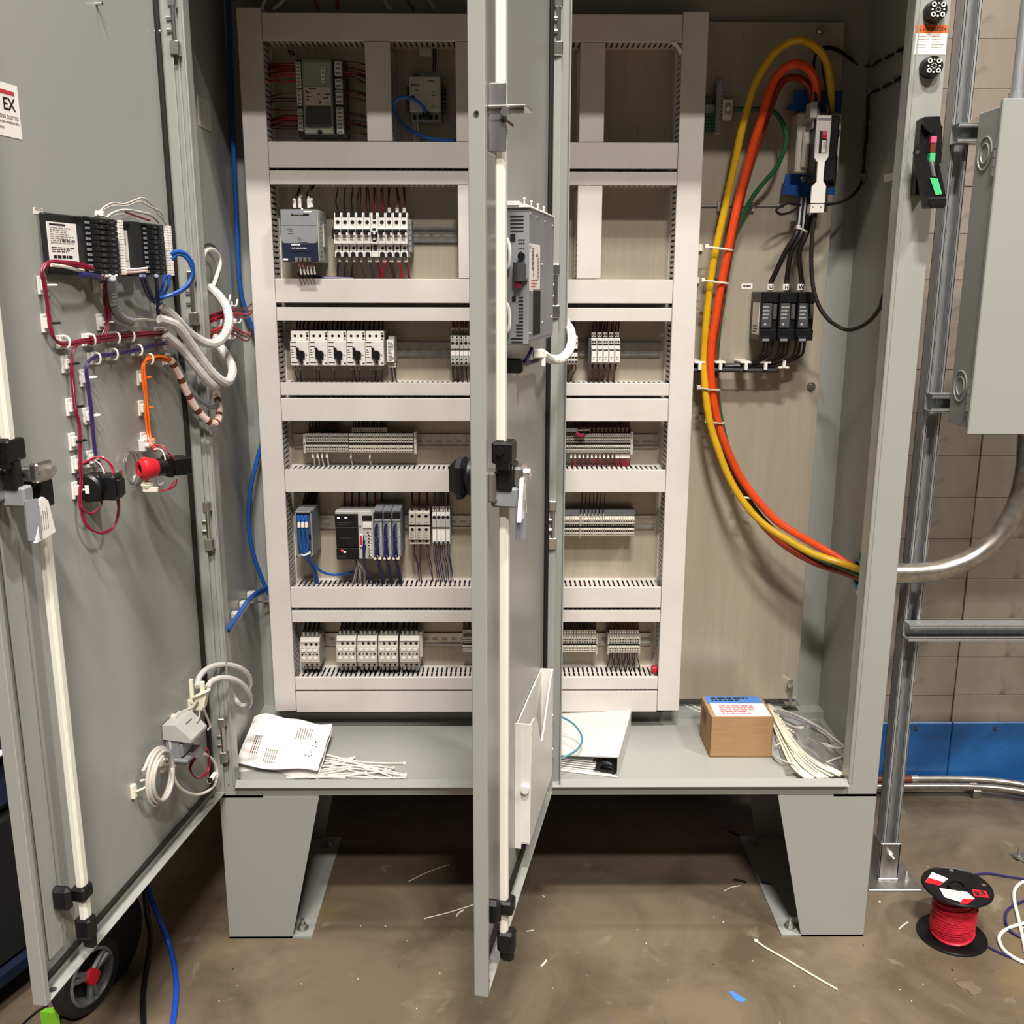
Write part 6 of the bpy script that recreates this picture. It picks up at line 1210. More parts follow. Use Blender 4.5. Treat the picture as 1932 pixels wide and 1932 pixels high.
for k, (x, y) in enumerate(((418, 565), (432, 574), (402, 612), (409, 640), (440, 606), (430, 636))):
    p = W(x, y, .12+.03*k); b = MB(); b.box(p.x-.008, p.x+.008, p.y-.006, p.y+.006, p.z-.006, p.z+.006, 0, .002); b.tube([p, p+Vector((.012, .01, -.004)), p+Vector((.014, .02, .01))], .002, 0, 6, 3)
    single(b, 'cable_tie', 'white', ['topmost tie clip among the red wires inside the left side', 'second tie clip from the top among the red wires inside the left side', 'leftmost tie clip among the red wires inside the left side', 'lowest tie clip among the red wires inside the left side', 'rightmost tie clip among the red wires inside the left side', 'tie clip at the lower right of the red wires inside the left side'][k], 'cable tie', 'tie clips inside the left enclosure side')
# blue cables inside the left side
bc = [WX(430, -20, -.745), WX(437, 200, -.745), WX(446, 400, -.745), W(456, 560, .40), W(500, 680, .425), W(508, 780, .425), W(490, 850, .40), W(473, 920, .37), W(469, 985, .36), W(478, 1045, .37), W(503, 1112, .39), W(530, 1160, .40)]
cable(bc, .0055, 'blue', 'long blue network cable hanging in the dark left side of the enclosure', None, 'network_cable', 'cable', 8)
P = [(430, 1186), (445, 1165), (462, 1140), (478, 1122), (500, 1110)]
b = MB(); Q = [WX(x, y, -.72) for x, y in P[:3]]+[W(478, 1122, .28), W(502, 1108, .39)]
for k in range(3): b.tube([q+Vector((0, .004*k, -.006*k)) for q in Q], .0045 if k < 2 else .002, 0 if k < 2 else 1, 7, 4)
single(b, 'cable_bunch', ['blue', 'wwire'], 'blue cables and white wires slanting along the lower left enclosure side', 'cable')
for k, (x, y) in enumerate(((437, 1160), (453, 1140), (467, 1122))):
    p = WX(x, y, -.758); b = MB(); b.box(p.x, p.x+.02, p.y-.01, p.y+.01, p.z-.008, p.z+.008, 0, .002); single(b, 'cable_tie_mount', 'white', ['lowest tie mount on the slanting blue cables', 'middle tie mount on the slanting blue cables', 'highest tie mount on the slanting blue cables'][k], 'tie mount', 'tie mounts of the slanting blue cables')
wire([W(475, 1137, .3), W(490, 1136, .36), W(512, 1134, .4)], .0018, 'gwire', 'thin pale wire beside the slanting blue cables', None)
# emergency stop
u, z = D.un(272, 884, .03); c0 = D.w3(u, .034, z); ax = Vector((.72, .69, -.02)).normalized()
t = thing('emergency_stop', 'red emergency stop button with wired black contact block on the left door', 'button', D.w3(u, 0, z-.03))
b = MB(); b.lathe([(.001, .004), (.0075, .004), (.0085, -.001), (.014, -.002), (.0205, .004), (.022, .011), (.0195, .02), (.0165, .03), (.014, .036)], c0-ax*.012, ax, 0, 26); part(b, 'mushroom_head', 'red', t)
b = MB(); b.lathe([(.0001, .0035), (.0075, .0032), (.0076, .001)], c0-ax*.012, ax, 0, 18); part(b, 'head_socket', 'hole', t)
b = MB(); b.cyl(c0+ax*.02, c0+ax*.05, .0165, 0, 20); s = c0+ax*.048; b2 = MB(s, ax, ax.cross(Vector((0, 0, 1))).normalized(), (0, 0, 1)); b2.box(0, .034, -.02, .02, -.017, .016, 0, .002); b2.box(-.012, 0, -.017, .017, -.02, .02, 0, .003); b2.box(-.006, -.003, .0171, .0174, -.007, .003, 0)
b.v += b2.v; o = len(b.v)-len(b2.v); b.f += [[i+o for i in f] for f in b2.f]; b.m += b2.m; part(b, 'contact_block', 'black', t)
m = D.mb(); m.cyl((u-.02, 0, z), (u-.02, .002, z), .034, 0, 28); m.tube([(u+.03*cos(a), .006, z+.034*sin(a)) for a in [k*pi/9+.5 for k in range(14)]], .0016, 0, 6, 2); m.box(u+.034, u+.05, .003, .006, z-.008, z+.004, 0, .001); part(m, 'legend_plate', 'zinc', t)
for k, P in enumerate((((283, 845), (295, 839), (310, 843), (318, 855), (323, 868)), ((285, 848), (298, 842), (312, 848), (326, 862), (329, 870)), ((290, 848), (303, 848), (310, 858), (312, 868)), ((283, 908), (288, 920), (303, 926), (318, 922), (329, 908)), ((296, 905), (301, 915), (309, 910)), ((333, 904), (331, 916), (318, 924)))):
    wire([W(x, y, c0.y+.02-.002*k) for x, y in P], .0014, ['rope', 'maroon', 'wwire', 'rope', 'gwire', 'maroon'][k], 'thin red or pale wire curling around the emergency stop block', 'wires of the emergency stop')
b = MB(); p = W(277, 915, c0.y); b.ball(p, .011, 0, 8, (1.1, .7, .8)); b.box(p.x-.008, p.x+.02, p.y-.004, p.y+.006, p.z-.014, p.z-.004, 0, .002); single(b, 'ferrule_cluster', 'tie', 'pale crumpled tie under the red emergency stop', 'cable tie')
for k, (x, y) in enumerate(((268, 840), (276, 832))):
    m = D.mb(); u2, z2 = D.un(x, y, .004); m.box(u2-.008, u2+.008, 0, .012, z2-.012, z2+.012, 0, .002); m.cyl((u2, .012, z2), (u2, .02, z2), .005, 0, 8); single(m, 'cable_tie_mount', 'white', ['left of two white mounts just above the emergency stop', 'right of two white mounts just above the emergency stop'][k], 'tie mount', 'mounts above the emergency stop')
# selector switch
u, z = D.un(176, 918, .02)
t = thing('selector_switch', 'black selector switch body hanging wires beside the emergency stop', 'switch', D.w3(u, 0, z-.03))
m = D.mb(); m.box(u-.026, u+.006, .003, .062, z-.023, z+.021, 0, .004); m.box(u-.02, u+.002, .062, .068, z-.016, z+.014, 0, .002); m.box(u-.022, u+.0063, .038, .0385, z-.023, z+.021); part(m, 'contact_block', 'black', t)
m = D.mb(); m.lathe([(.001, 0), (.02, 0), (.024, .004), (.024, .012)], (u+.02, .02, z), (-1, 0, 0), 0, 22); m.box(u+.0, u+.012, .003, .038, z-.024, z+.022, 0, .004); part(m, 'mounting_collar', 'black', t)
m = D.mb(); m.box(u+.02, u+.0207, .017, .024, z-.008, z+.006, 0); part(m, 'tag', 'label', t)
# lower relay, coil and corrugated loops
u, z = D.un(348, 1395, .03)
t = thing('sensor_relay', 'grey relay box with hinged cover low on the left door', 'relay', D.w3(u, 0, z-.04))
m = D.mb(); m.box(u-.034, u+.03, .002, .034, z-.034, z+.012, 0, .003); m.box(u-.036, u+.034, .0, .05, z-.036, z-.028, 0, .002); m.box(u-.01, u+.031, .034, .04, z-.024, z+.004, 0, .002); part(m, 'housing', 'mgrey', t)
m = D.mb(); m.prism([(.002, z+.045), (.03, z+.047), (.062, z+.016), (.062, z+.01), (.002, z+.014)], 'x', u-.038, u+.034); part(m, 'cover', 'lgrey', t)
m = D.mb(); m.box(u-.018, u+.008, .04, .0404, z+.036, z+.04); part(m, 'cover_slot', 'dgrey', t)
c = D.at(289, 1464, .012); b = MB(); rz = .062; pts = []
for i in range(24*4+1):
    a = pi/2+2*pi*i/24; k = i/24; r = rz*(1-.07*k+.02*sin(i*.7)); pts.append(c+D.U*(r*.92*cos(a))+Vector((0, 0, r*sin(a)))+D.N*(.004+.005*k))
pts = [D.at(372, 1322, .03), D.at(362, 1335, .02), D.at(345, 1343, .015), D.at(330, 1354, .012), D.at(324, 1370, .012), D.at(321, 1400, .014), D.at(322, 1440, .014)]+[p for p in pts[20:]]
b.tube(pts, .0036, 0, 8, 2); single(b, 'coiled_cable', 'gwire', 'coiled grey cable tied flat on the lower left door', 'cable')
def tieclip(x, y, s, lb):
    u, z = D.un(x, y, .004); m = D.mb(); m.box(u-.006, u+.006, 0, .008, z-.014, z+.014, 0, .001); m.tube([(u, .008, z), (u-s*.012, .018, z+.001), (u-s*.028, .022, z+.003), (u-s*.034, .012, z+.006), (u-s*.03, .002, z+.006)], .0022, 0, 6, 3); single(m, 'cable_tie_mount', 'tie', lb, 'tie mount', 'tie mounts of the grey coil')
tieclip(252, 1493, 1, 'left tie mount holding the coiled grey cable'); tieclip(307, 1444, 1, 'inner right tie mount holding the coiled grey cable'); tieclip(328, 1360, 1, 'tie mount on the grey cable above the relay box'); tieclip(360, 1331, 1, 'topmost tie mount on the grey cable by the white clamp')
b = MB(); p = D.at(379, 1319, .03); b.prism([(p.x-.014, p.z-.02), (p.x+.008, p.z-.02), (p.x+.016, p.z+.018), (p.x-.004, p.z+.012)], 'y', p.y-.012, p.y+.012); b.tube([p+Vector((-.016, 0, .0)), p+Vector((-.006, -.014, .012)), p+Vector((.014, -.014, .022)), p+Vector((.018, .004, .02))], .0035, 0, 7, 4); b.box(p.x-.022, p.x-.014, p.y-.004, p.y+.004, p.z-.01, p.z+.045, 0, .001); b.box(p.x+.0, p.x+.01, p.y-.004, p.y+.004, p.z+.012, p.z+.04, 0, .001)
single(b, 'cable_clamp', 'tie', 'cream cable clamp gathering the corrugated loops on the left door', 'clamp')
y0 = leafY(380, 1310, .03)
P = [(372, 1296), (376, 1278), (388, 1264), (405, 1256), (425, 1254), (447, 1258), (465, 1270), (472, 1286), (468, 1299)]
b, Q = sweep(P, [y0+(.1-y0)*i/8 for i in range(9)], .0058, 'clear', '', .16); single(b, 'corrugated_loop', 'clear', 'outer pale corrugated hose arching from the door clamp', 'hose', 'pale corrugated hoses')
P = [(391, 1297), (400, 1285), (417, 1279), (438, 1281), (455, 1290), (468, 1306), (473, 1320), (468, 1331), (456, 1331), (446, 1323), (436, 1306), (433, 1295)]
b, Q = sweep(P, [y0+(.1-y0)*i/11 for i in range(12)], .0058, 'clear', '', .16); single(b, 'corrugated_loop', 'clear', 'inner pale corrugated hose curling back below the outer one', 'hose', 'pale corrugated hoses')
for k in range(3): wire(onleaf([(382+2*k, 1334), (389+2*k, 1352), (396+1.5*k, 1370), (392, 1378-2*k)] if k < 2 else [(377, 1337), (376, 1352), (371, 1363)], .05), .0018, 'gwire', 'grey lead dropping from the cream clamp to the relay box', 'leads of the relay box')
P = [(390, 1412), (394, 1432), (391, 1455), (380, 1466), (367, 1464), (358, 1450), (361, 1438), (367, 1430)]
for k in range(2): wire(onleaf([(x+k*1.5, y+k*2) for x, y in P], .03+.004*k), .0024, 'maroon' if k else 'rope', 'red lead looping under the lower relay box', 'red leads under the relay box')
P = [(386, 1422), (400, 1432), (408, 1447), (409, 1466), (400, 1487), (376, 1499), (352, 1495), (336, 1482), (327, 1463), (325, 1450)]
wire(onleaf(P, .032), .0032, 'wwire', 'white lead looping widely under the lower relay box', None, 'loop_lead', 'lead', 8)
b = MB(); p = D.at(397, 1472, .034); q = D.at(404, 1462, .034); d = (q-p).normalized(); b.cyl(p-d*.006, q+d*.004, .0055, 0, 10); b.box(p.x-.003, p.x+.006, p.y-.008, p.y-.004, p.z-.002, p.z+.008, 1); single(b, 'wire_marker', ['label', 'ink'], 'printed marker sleeve on the white looping lead', 'marker')
wire(onleaf([(328, 1447), (338, 1440), (348, 1443), (362, 1434), (372, 1428)], .02), .0026, 'gwire', 'grey lead kinked between the coil and the relay box', None)

# ================================================================== EQUIPMENT ON THE RIGHT LEAF
D2 = DRt
ND = .045
u1, _ = D2.un(997, 520, ND); u0, _ = D2.un(1043, 520, ND); zt2 = D2.un(997, 392, ND)[1]; zb2 = D2.un(997, 650, ND)[1]; h = zt2-zb2
t = thing('servo_drive', 'grey drive unit with louvres and two plugged connectors on the right door', 'drive', D2.w3((u0+u1)/2, 0, zb2))
m = D2.mb(); m.box(u0, u1, .002, ND, zb2, zt2, 0, .0015); m.box(u0-.003, u1-.002, ND-.001, ND+.0006, zb2+h*.03, zt2-h*.005, 0)
part(m, 'housing', 'mgrey', t)
F = u1+.0004
def face(m, n0, n1, f0, f1, k=0, th=.0006): m.box(F-th, F+th, n0, n1, zb2+h*f0, zb2+h*f1, k)
for k in range(5): m = D2.mb(); face(m, .016, .037, .945-.026*k-.008, .945-.026*k, 0); part(m, 'louvre', 'hole', t)
for k in range(14): m = D2.mb(); face(m, (.030 if k < 8 else .026 if k < 12 else .018), .037, .355-.0255*k-.009, .355-.0255*k, 0); part(m, 'louvre', 'hole', t)
m = D2.mb(); face(m, .016, .024, .76, .815, 0); part(m, 'window', 'hole', t)
m = D2.mb(); face(m, .019, .025, .32, .36, 0); part(m, 'window', 'hole', t)
m = D2.mb()
for k in range(3): face(m, .029+.0035*k, .0315+.0035*k, .77, .776, 0); face(m, .029+.0035*k, .0315+.0035*k, .745, .751, 0); face(m, .029+.0035*k, .031+.0035*k, .712, .716, 0)
part(m, 'small_print', 'hole', t, stuff=True)
m = D2.mb(); zc = zb2+h*.655
m.cyl((F, .0345, zc), (F+.008, .0345, zc), .0055, 0, 18); m.box(F+.008, F+.011, .0325, .0365, zc-.007, zc+.007, 0, .001); m.box(F, F+.002, .032, .037, zc-.016, zc-.012, 0); part(m, 'rotary_knob', 'black', t)
m = D2.mb(); zc = zb2+h*.535; m.cyl((F+.008, .0315, zc+.0155), (F+.008, .0315, zc-.0135), .0095, 0, 20); m.box(F, F+.008, .022, .042, zc-.013, zc+.0135, 0, .001); m.box(F-.002, F+.006, .038, .044, zc-.014, zc-.009, 0, .001); part(m, 'connector_plug', 'dgrey', t)
m = D2.mb(); m.cyl((F+.008, .0305, zc-.0135), (F+.008, .0305, zc-.0235), .006, 0, 16); part(m, 'plug_cap', 'maroon', t)
for zc in (zb2+h*.675, zb2+h*.205):
    m = D2.mb(); nn = .004; P = [(F+.012, nn-.002, zc+.025), (F+.016, nn+.008, zc+.023), (F+.017, nn+.0135, zc+.012), (F+.017, nn+.0145, zc-.006), (F+.015, nn+.012, zc-.02), (F+.012, nn+.004, zc-.025), (F+.012, nn-.002, zc-.021)]
    m.tube(P, .0028, 0, 8, 4); m.box(F, F+.012, nn-.002, nn+.008, zc-.022, zc+.024, 0, .003); m.box(F+.002, F+.014, nn, nn+.012, zc+.005, zc+.022, 0, .003); part(m, 'connector_handle', 'white', t)
    m = D2.mb(); m.box(F+.004, F+.0145, nn-.0, nn+.0105, zc-.018, zc+.006, 0, .002); part(m, 'connector_body', 'black', t)
m = D2.mb(); G = ND+.0008; w = u1-u0
m.box(u1-w*.42, u1-w*.02, ND, G, zb2+h*.41, zb2+h*.75, 0); m.dashes((u1-w*.1, G+.0002, zb2+h*.72), (0, 0, -1), (-1, 0, 0), h*.25, w*.08, 2, 1, .7, 3)
m.prism([(u1-w*.34, zb2+h*.66), (u1-w*.26, zb2+h*.66), (u1-w*.3, zb2+h*.69)], 'y', G, G+.0002, 1); m.dashes((u1-w*.3, G+.0002, zb2+h*.65), (0, 0, -1), (-1, 0, 0), h*.17, w*.06, 1, 2, .9, 4); m.dashes((u1-w*.08, G+.0002, zb2+h*.42), (-1, 0, 0), (0, 0, 1), w*.3, h*.07, 3, 3, .5, 5); part(m, 'rating_label', ['label', 'ink', 'gink', 'rink'], t)
m = D2.mb(); m.box(u1-w*.44, u1-w*.16, ND, ND+.0012, zb2+h*.06, zb2+h*.4); part(m, 'side_opening', 'hole', t)
for fu, fz in ((.04, .96), (.3, .95), (.62, .94), (.96, .93), (.5, .6), (.1, .4), (.55, .14), (.93, .17), (.04, .73), (.06, .08)):
    m = D2.mb(); m.cyl((u1-w*fu, ND, zb2+h*fz), (u1-w*fu, ND+.002, zb2+h*fz), .003, 0, 10); part(m, 'screw', 'steel', t)
m = D2.mb(); m.box(u0-.004, u1+.004, .004, ND+.002, zt2, zt2+.003, 0, .001)
for k in range(4): m.cyl((u1-w*(.02+.25*k), ND-.008, zt2+.003), (u1-w*(.02+.25*k), ND-.008, zt2+.016), .0012, 0, 6); m.cyl((u1-w*(.02+.25*k), ND-.008, zt2+.013), (u1-w*(.02+.25*k), ND-.008, zt2+.016), .0022, 0, 8); m.box(u1-w*(.25+.22*k), u1-w*(.05+.22*k), .018, ND-.006, zt2+.003, zt2+.007, 0, .001)
m.box(u1-.02, u1+.006, .002, ND-.014, zt2+.003, zt2+.010, 0, .001); part(m, 'top_bracket', 'white', t)
b = MB(); P = [(1001, 655, .036), (996, 668, .032), (988, 680, .028), (978, 691, .018)]
Q = [D2.at(x, y, n) for x, y, n in P]
for k in range(5): b.tube([q+D2.U*(.004*k-.008)+Vector((.0012*k, 0, 0)) for q in Q], .0018, 0, 6, 4)
b.tube([D2.at(977, 689, .018), D2.at(1000, 684, .026), D2.at(1015, 679, .034)], .004, 1, 8, 3); single(b, 'ribbon_cable', ['dblue', 'purple'], 'dark blue flat cable leaving the bottom of the drive', 'cable')
b = MB(); p = D2.at(1016, 668, .04); b.box(p.x-.01, p.x+.01, p.y-.01, p.y+.01, p.z-.007, p.z+.009, 0, .002); b.box(p.x+.004, p.x+.012, p.y-.008, p.y+.008, p.z-.022, p.z+.006, 0, .002); single(b, 'sleeve_clamp', 'white', 'white clamp block under the drive on the right door', 'clamp')
P = [(1022, 668, D2.at(1016, 668, .04).y), (1038, 677, -.20), (1058, 677, -.19), (1072, 664, -.15), (1079, 643, -.09), (1076, 622, -.02), (1068, 610, .06), (1060, 600, .12)]
b = MB(); b.tube(crom([W(*p) for p in P], 7), .0085, 0, 10, 1, ridges=.1); single(b, 'spiral_sleeve', 'wwire', 'white spiral sleeve curling from the drive clamp past the right hinge', 'cable sleeve')
m = D2.mb(); u, z = D2.un(975, 690, .02); m.box(u-.008, u+.008, 0, .03, z-.012, z+.012, 0, .003); single(m, 'cable_tie_mount', 'black', 'black tie mount below the drive at the flat cable end', 'tie mount')
# document pocket
uN, zlow = D2.un(972, 1592, .0); zt1 = D2.un(972, 1366, 0)[1]
NP = min((abs((lambda v: 966+F_PX*(v-CAM).dot(_R)/(v-CAM).dot(_F))(D2.w3(uN, n/1000, 1.0))-1003), n/1000) for n in range(5, 120))[1]
uF, zhi = D2.un(1044, 1262, NP); th = .003
t = thing('document_pocket', 'white plastic document pocket low on the right door', 'document pocket', D2.w3((uN+uF)/2, 0, zlow))
def pu(x, y): return D2.un(x, y, NP)
zlo_ = pu(1003, 1583)[1]
uT = D2.un(992, 1300, .0025)[0]; m = D2.mb(); m.box(uF, uN, .001, .004, zlo_, zt1, 0, .001); m.box(uF, uT, .001, .004, zt1-.002, zhi, 0, .001); m.box((uF+uT)/2-.002, (uF+uT)/2+.002, .004, .0065, zt1-.002, zhi, 0, .001); part(m, 'back_panel', 'white', t)
m = D2.mb(); m.box(uN-th, uN, 0, NP, zlo_, zt1, 0, .001); m.box(uN-.001, uN+.002, 0, .012, zlo_-.01, zt1); m.cyl((uN, .02, zlo_+.12), (uN+.01, .02, zlo_+.12), .008, 0, 8); part(m, 'end_panel', 'white', t)
top = [pu(1003.5, 1365), pu(1008, 1356), pu(1012, 1354), pu(1015, 1364), pu(1018, 1385), pu(1020.5, 1399), pu(1023, 1397), pu(1027, 1375), pu(1031, 1345), pu(1036, 1308), pu(1040, 1280), (uF, zhi)]
m = D2.mb(); m.prism([(uF, zlo_)]+[(uN, zlo_)]+top, 'y', NP-th, NP); part(m, 'front_panel', 'white', t)
m = D2.mb(); m.box(uF, uF+th, .001, NP, zlo_, zhi, 0, .001); m.box(uF, uN, .001, NP, zlo_, zlo_+th); part(m, 'gusset', 'white', t)
m = D2.mb()
for ua, wd, za, zb in ((uN-.012, .004, zlo_+.05, zt1-.02), (uF+.03, .004, zlo_+.16, zhi-.06)): m.box(ua-wd, ua, NP-.0005, NP+.0004, za, zb)
part(m, 'crease', 'lgrey', t)
# ================================================================== THINGS ON THE ENCLOSURE FLOOR
FZ = HZ+.0105
def zpt(x, y, z=FZ): return WZ(x, y, z)
# cardboard box
A, B_, C_ = zpt(1338, 1429), zpt(1455, 1429), zpt(1321, 1392)
ex = (B_-A); wx = ex.length; ex.normalize(); ey = Vector((-ex.y, ex.x, 0)); dp_ = abs((C_-A).dot(ey))*1.15; hb = W(1338, 1352, A.y).z-FZ
t = thing('cardboard_box', 'small brown cardboard box with a blue label on its top', 'box', A+ex*wx/2+ey*dp_/2)
b = MB(A, ex, ey, (0, 0, 1)); T_ = .003
b.box(0, wx, 0, T_, 0, hb, 0, .0008); b.box(0, wx, dp_-T_, dp_, 0, hb, 0, .0008); b.box(0, T_, 0, dp_, 0, hb, 0, .0008); b.box(wx-T_, wx, 0, dp_, 0, hb, 0, .0008); b.box(0, wx, 0, dp_, 0, T_); part(b, 'carton', 'card', t)
b = MB(A, ex, ey, (0, 0, 1)); b.box(T_, wx-T_, T_, dp_/2-.0004, hb-.004, hb-.001, 0, .0006); b.box(T_, wx-T_, dp_/2+.0004, dp_-T_, hb-.004, hb-.001, 0, .0006); part(b, 'lid_flap', 'card', t)
b = MB(A, ex, ey, (0, 0, 1)); b.box(.006, wx-.008, dp_*.62, dp_*.985, hb-.001, hb, 1); b.box(.012, wx-.006, dp_*.02, dp_*.62, hb-.001, hb, 0)
b.dashes((.02, dp_*.72, hb+.0002), (1, 0, 0), (0, 1, 0), wx-.05, dp_*.2, 2, 2, .6, 3); b.dashes((.03, dp_*.1, hb+.0002), (1, 0, 0), (0, 1, 0), wx-.05, dp_*.45, 5, 3, .4, 4); part(b, 'shipping_label', ['paper', 'bluelab', 'ink', 'rink'], t)
b = MB(A, ex, ey, (0, 0, 1)); b.box(-.0006, 0, dp_*.45, dp_*.8, hb*.5, hb*.85); part(b, 'side_sticker', 'brown', t)
# bag of long cable ties and loose loops
rn = random.Random(5)
base = [(1446, 1322), (1462, 1352), (1485, 1395), (1520, 1440), (1560, 1466)]
for k in range(34):
    o = rn.uniform(-1, 1); P = []
    for i, (x, y) in enumerate(base): s = (4, 8, 14, 24, 34)[i]; P.append(zpt(x+o*s*(1 if i < 3 else 1.15), y-o*s*.15+rn.uniform(-2, 2), FZ+.012+.018*(1-abs(o))*(1 if 0 < i < 4 else .35)+rn.uniform(0, .006)))
    b = MB(); b.tube(P, .0021, 0, 5, 3); q = P[0]; b.box(q.x-.004, q.x+.004, q.y-.004, q.y+.004, q.z-.002, q.z+.004, 0)
    single(b, 'cable_tie', 'tie', 'long cream cable tie in the fanned bundle behind the cardboard box', 'cable tie', 'bundle of long cable ties')
b = MB(); G = []
for j in range(7):
    for i in range(6):
        u = i/5; v = j/6; a = zpt(1462+v*22, 1395+v*72); c = zpt(1545+v*52, 1360+v*108); p = a+(c-a)*u; p.z = FZ+.003+.02*sin(pi*u)*(.4+.6*sin(pi*v))+rn.uniform(0, .008); G.append(p)
b.add(G, [(j*6+i, j*6+i+1, j*6+i+7, j*6+i+6) for j in range(6) for i in range(5)]); single(b, 'plastic_bag', 'film', 'crumpled clear plastic bag under the long cable ties', 'bag')
for k, (P, r, m, lb) in enumerate((
    ([(1457, 1420), (1470, 1432), (1500, 1442), (1540, 1445), (1575, 1432), (1592, 1425), (1570, 1408), (1530, 1400), (1485, 1398), (1462, 1408)], .0028, 'gwire', 'grey cable ring lying over the long cable ties'),
    ([(1462, 1336), (1490, 1345), (1520, 1358), (1550, 1375), (1575, 1395), (1592, 1408), (1585, 1412), (1560, 1408)], .003, 'gwire', 'outer grey cable bowed against the right enclosure wall'),
    ([(1460, 1342), (1500, 1356), (1535, 1368), (1560, 1384), (1578, 1400)], .0026, 'mgrey', 'inner dark grey cable bowed against the right enclosure wall'),
    ([(1470, 1360), (1500, 1372), (1530, 1372), (1560, 1388), (1572, 1402)], .0024, 'gwire', 'short grey cable under the bowed cables at right'),
    ([(1452, 1350), (1480, 1370), (1520, 1395), (1545, 1410), (1560, 1418)], .0016, 'wwire', 'thin white wire lying along the long cable ties'))):
    wire([zpt(x, y, FZ+.012+.004*(i % 3)+.02*(k in (1, 2))) for i, (x, y) in enumerate(P)], r, m, lb, 'loose cables in the right corner', 'loose_cable', 'cable', 7)
for k, P in enumerate((((1282, 1324), (1300, 1334), (1322, 1344)), ((1290, 1322), (1310, 1332), (1325, 1338)), ((1400, 1312), (1410, 1320), (1414, 1326)))):
    wire([zpt(x, y, FZ+.02) for x, y in P], .0014, ('wwire', 'tie', 'wwire')[k], ['white offcut behind the cardboard box, longest of the two at left', 'cream offcut behind the cardboard box at left', 'short white offcut behind the blue label of the box'][k], 'offcuts behind the cardboard box', 'wire_offcut', 'offcut')
# binder
f0, f1, g1, g0 = zpt(1030, 1472), zpt(1166, 1468, FZ), zpt(1187, 1390), zpt(1030, 1395)
hbk = W(1160, 1428, f1.y).z-FZ
dirx = (g1-f1); dirx.z = 0; Ld = .26; ey = Vector((dirx.x, dirx.y, 0)).normalized(); ex = Vector((ey.y, -ey.x, 0)); hb = hbk
t = thing('ring_binder', 'thick white ring binder lying open-end forward beside the right hinge', 'binder', f1-ex*.14+ey*.13)
P0 = Vector((f1.x, f1.y, FZ)); wb = .285
b = MB(P0, -ex, ey, (0, 0, 1))
b.box(0, .003, 0, Ld, 0, hb, 0, .0012); b.box(0, wb, 0, Ld, 0, .003, 0, .001)
b.add([(0, 0, hb), (wb, 0, hb-.022), (wb, Ld, hb-.012), (0, Ld, hb+.004), (0, 0, hb-.003), (wb, 0, hb-.025), (wb, Ld, hb-.015), (0, Ld, hb+.001)], [(0, 1, 2, 3), (7, 6, 5, 4), (0, 4, 5, 1), (1, 5, 6, 2), (2, 6, 7, 3), (3, 7, 4, 0)]); part(b, 'cover', 'vinyl', t)
b = MB(P0, -ex, ey, (0, 0, 1))
for k in range(9):
    z0 = .004+(hb-.024)*k/9.5*.9; b.box(.045+.003*(k % 3)+.012*(k > 5), wb-.003, .012+.003*(k % 2), Ld-.02, z0, z0+(hb-.024)/13, k % 2)
part(b, 'papers', ['paper', 'mgrey'], t)
b = MB(P0, -ex, ey, (0, 0, 1)); b.tube([(.012, .012, .008), (.016, .01, hb*.5), (.04, .012, hb*.55), (.052, .012, hb*.25)], .006, 0, 8, 4); b.box(.008, .06, .012, .02, .004, .012); part(b, 'ring_clip', 'black', t)
wire([zpt(1030, 1375, FZ+.09), zpt(1057, 1384, FZ+.09), zpt(1078, 1396, FZ+.088), zpt(1090, 1410, FZ+.086), zpt(1092, 1424, FZ+.085), zpt(1080, 1440, FZ+.083), zpt(1056, 1454, FZ+.08), zpt(1035, 1462, FZ+.08)] if 0 else [W(1040, 1349, f1.y+.1), W(1062, 1354, f1.y+.09), W(1082, 1366, f1.y+.07), W(1096, 1385, f1.y+.05), W(1098, 1400, f1.y+.035), W(1088, 1415, f1.y+.01), W(1070, 1426, f1.y-.01), W(1050, 1434, f1.y-.02)], .0024, 'teal', 'teal wire looping over the white binder', None)
# white document envelope
E0 = [zpt(446, 1446, FZ+.012), zpt(600, 1460, FZ+.014), zpt(627, 1370, FZ+.045), zpt(480, 1352, FZ+.055)]
t = thing('document_envelope', 'crumpled white printed envelope lying on the left enclosure floor', 'envelope', (E0[0]+E0[2])/2-Vector((0, 0, .02)))
def epos(u, v, d=0):
    p = E0[0]*(1-u)*(1-v)+E0[1]*u*(1-v)+E0[2]*u*v+E0[3]*(1-u)*v
    return p+Vector((0, 0, .006*sin(7*u+2)*sin(4*v+1)+.01*max(0, v-.6)*sin(9*u)+d+.004*sin(13*u*v)))
for nm, d, mt in (('front_sheet', .006, 'paper'), ('back_sheet', -.004, 'white')):
    b = MB(); n_ = 14; G = [epos(i/(n_-1), j/9, d-(.012*(1-j/9) if nm == 'back_sheet' else 0)) for j in range(10) for i in range(n_)]; k = len(G); G += [g-Vector((0, 0, .0012)) for g in G]
    fs = [(j*n_+i, j*n_+i+1, (j+1)*n_+i+1, (j+1)*n_+i) for j in range(9) for i in range(n_-1)]; b.add(G, fs+[tuple(q+k for q in f[::-1]) for f in fs]+[(i+1, i, i+k, i+1+k) for i in range(n_-1)]); part(b, nm, mt, t)
b = MB()
def eq(u, v, w, h, m):
    b.add([epos(u, v, .0068), epos(u+w, v, .0068), epos(u+w, v+h, .0068), epos(u, v+h, .0068)], [(0, 1, 2, 3)], m)
for k in range(4):
    for j in range(7): eq(.12+.024*k, .22+.05*j, .013, .04, (2, 1, 0, 0)[k] if j < 6 else 0)
for r_ in range(6):
    for k in range(5): eq(.3+.026*r_, .1+.05*k, .012, .04, 0)
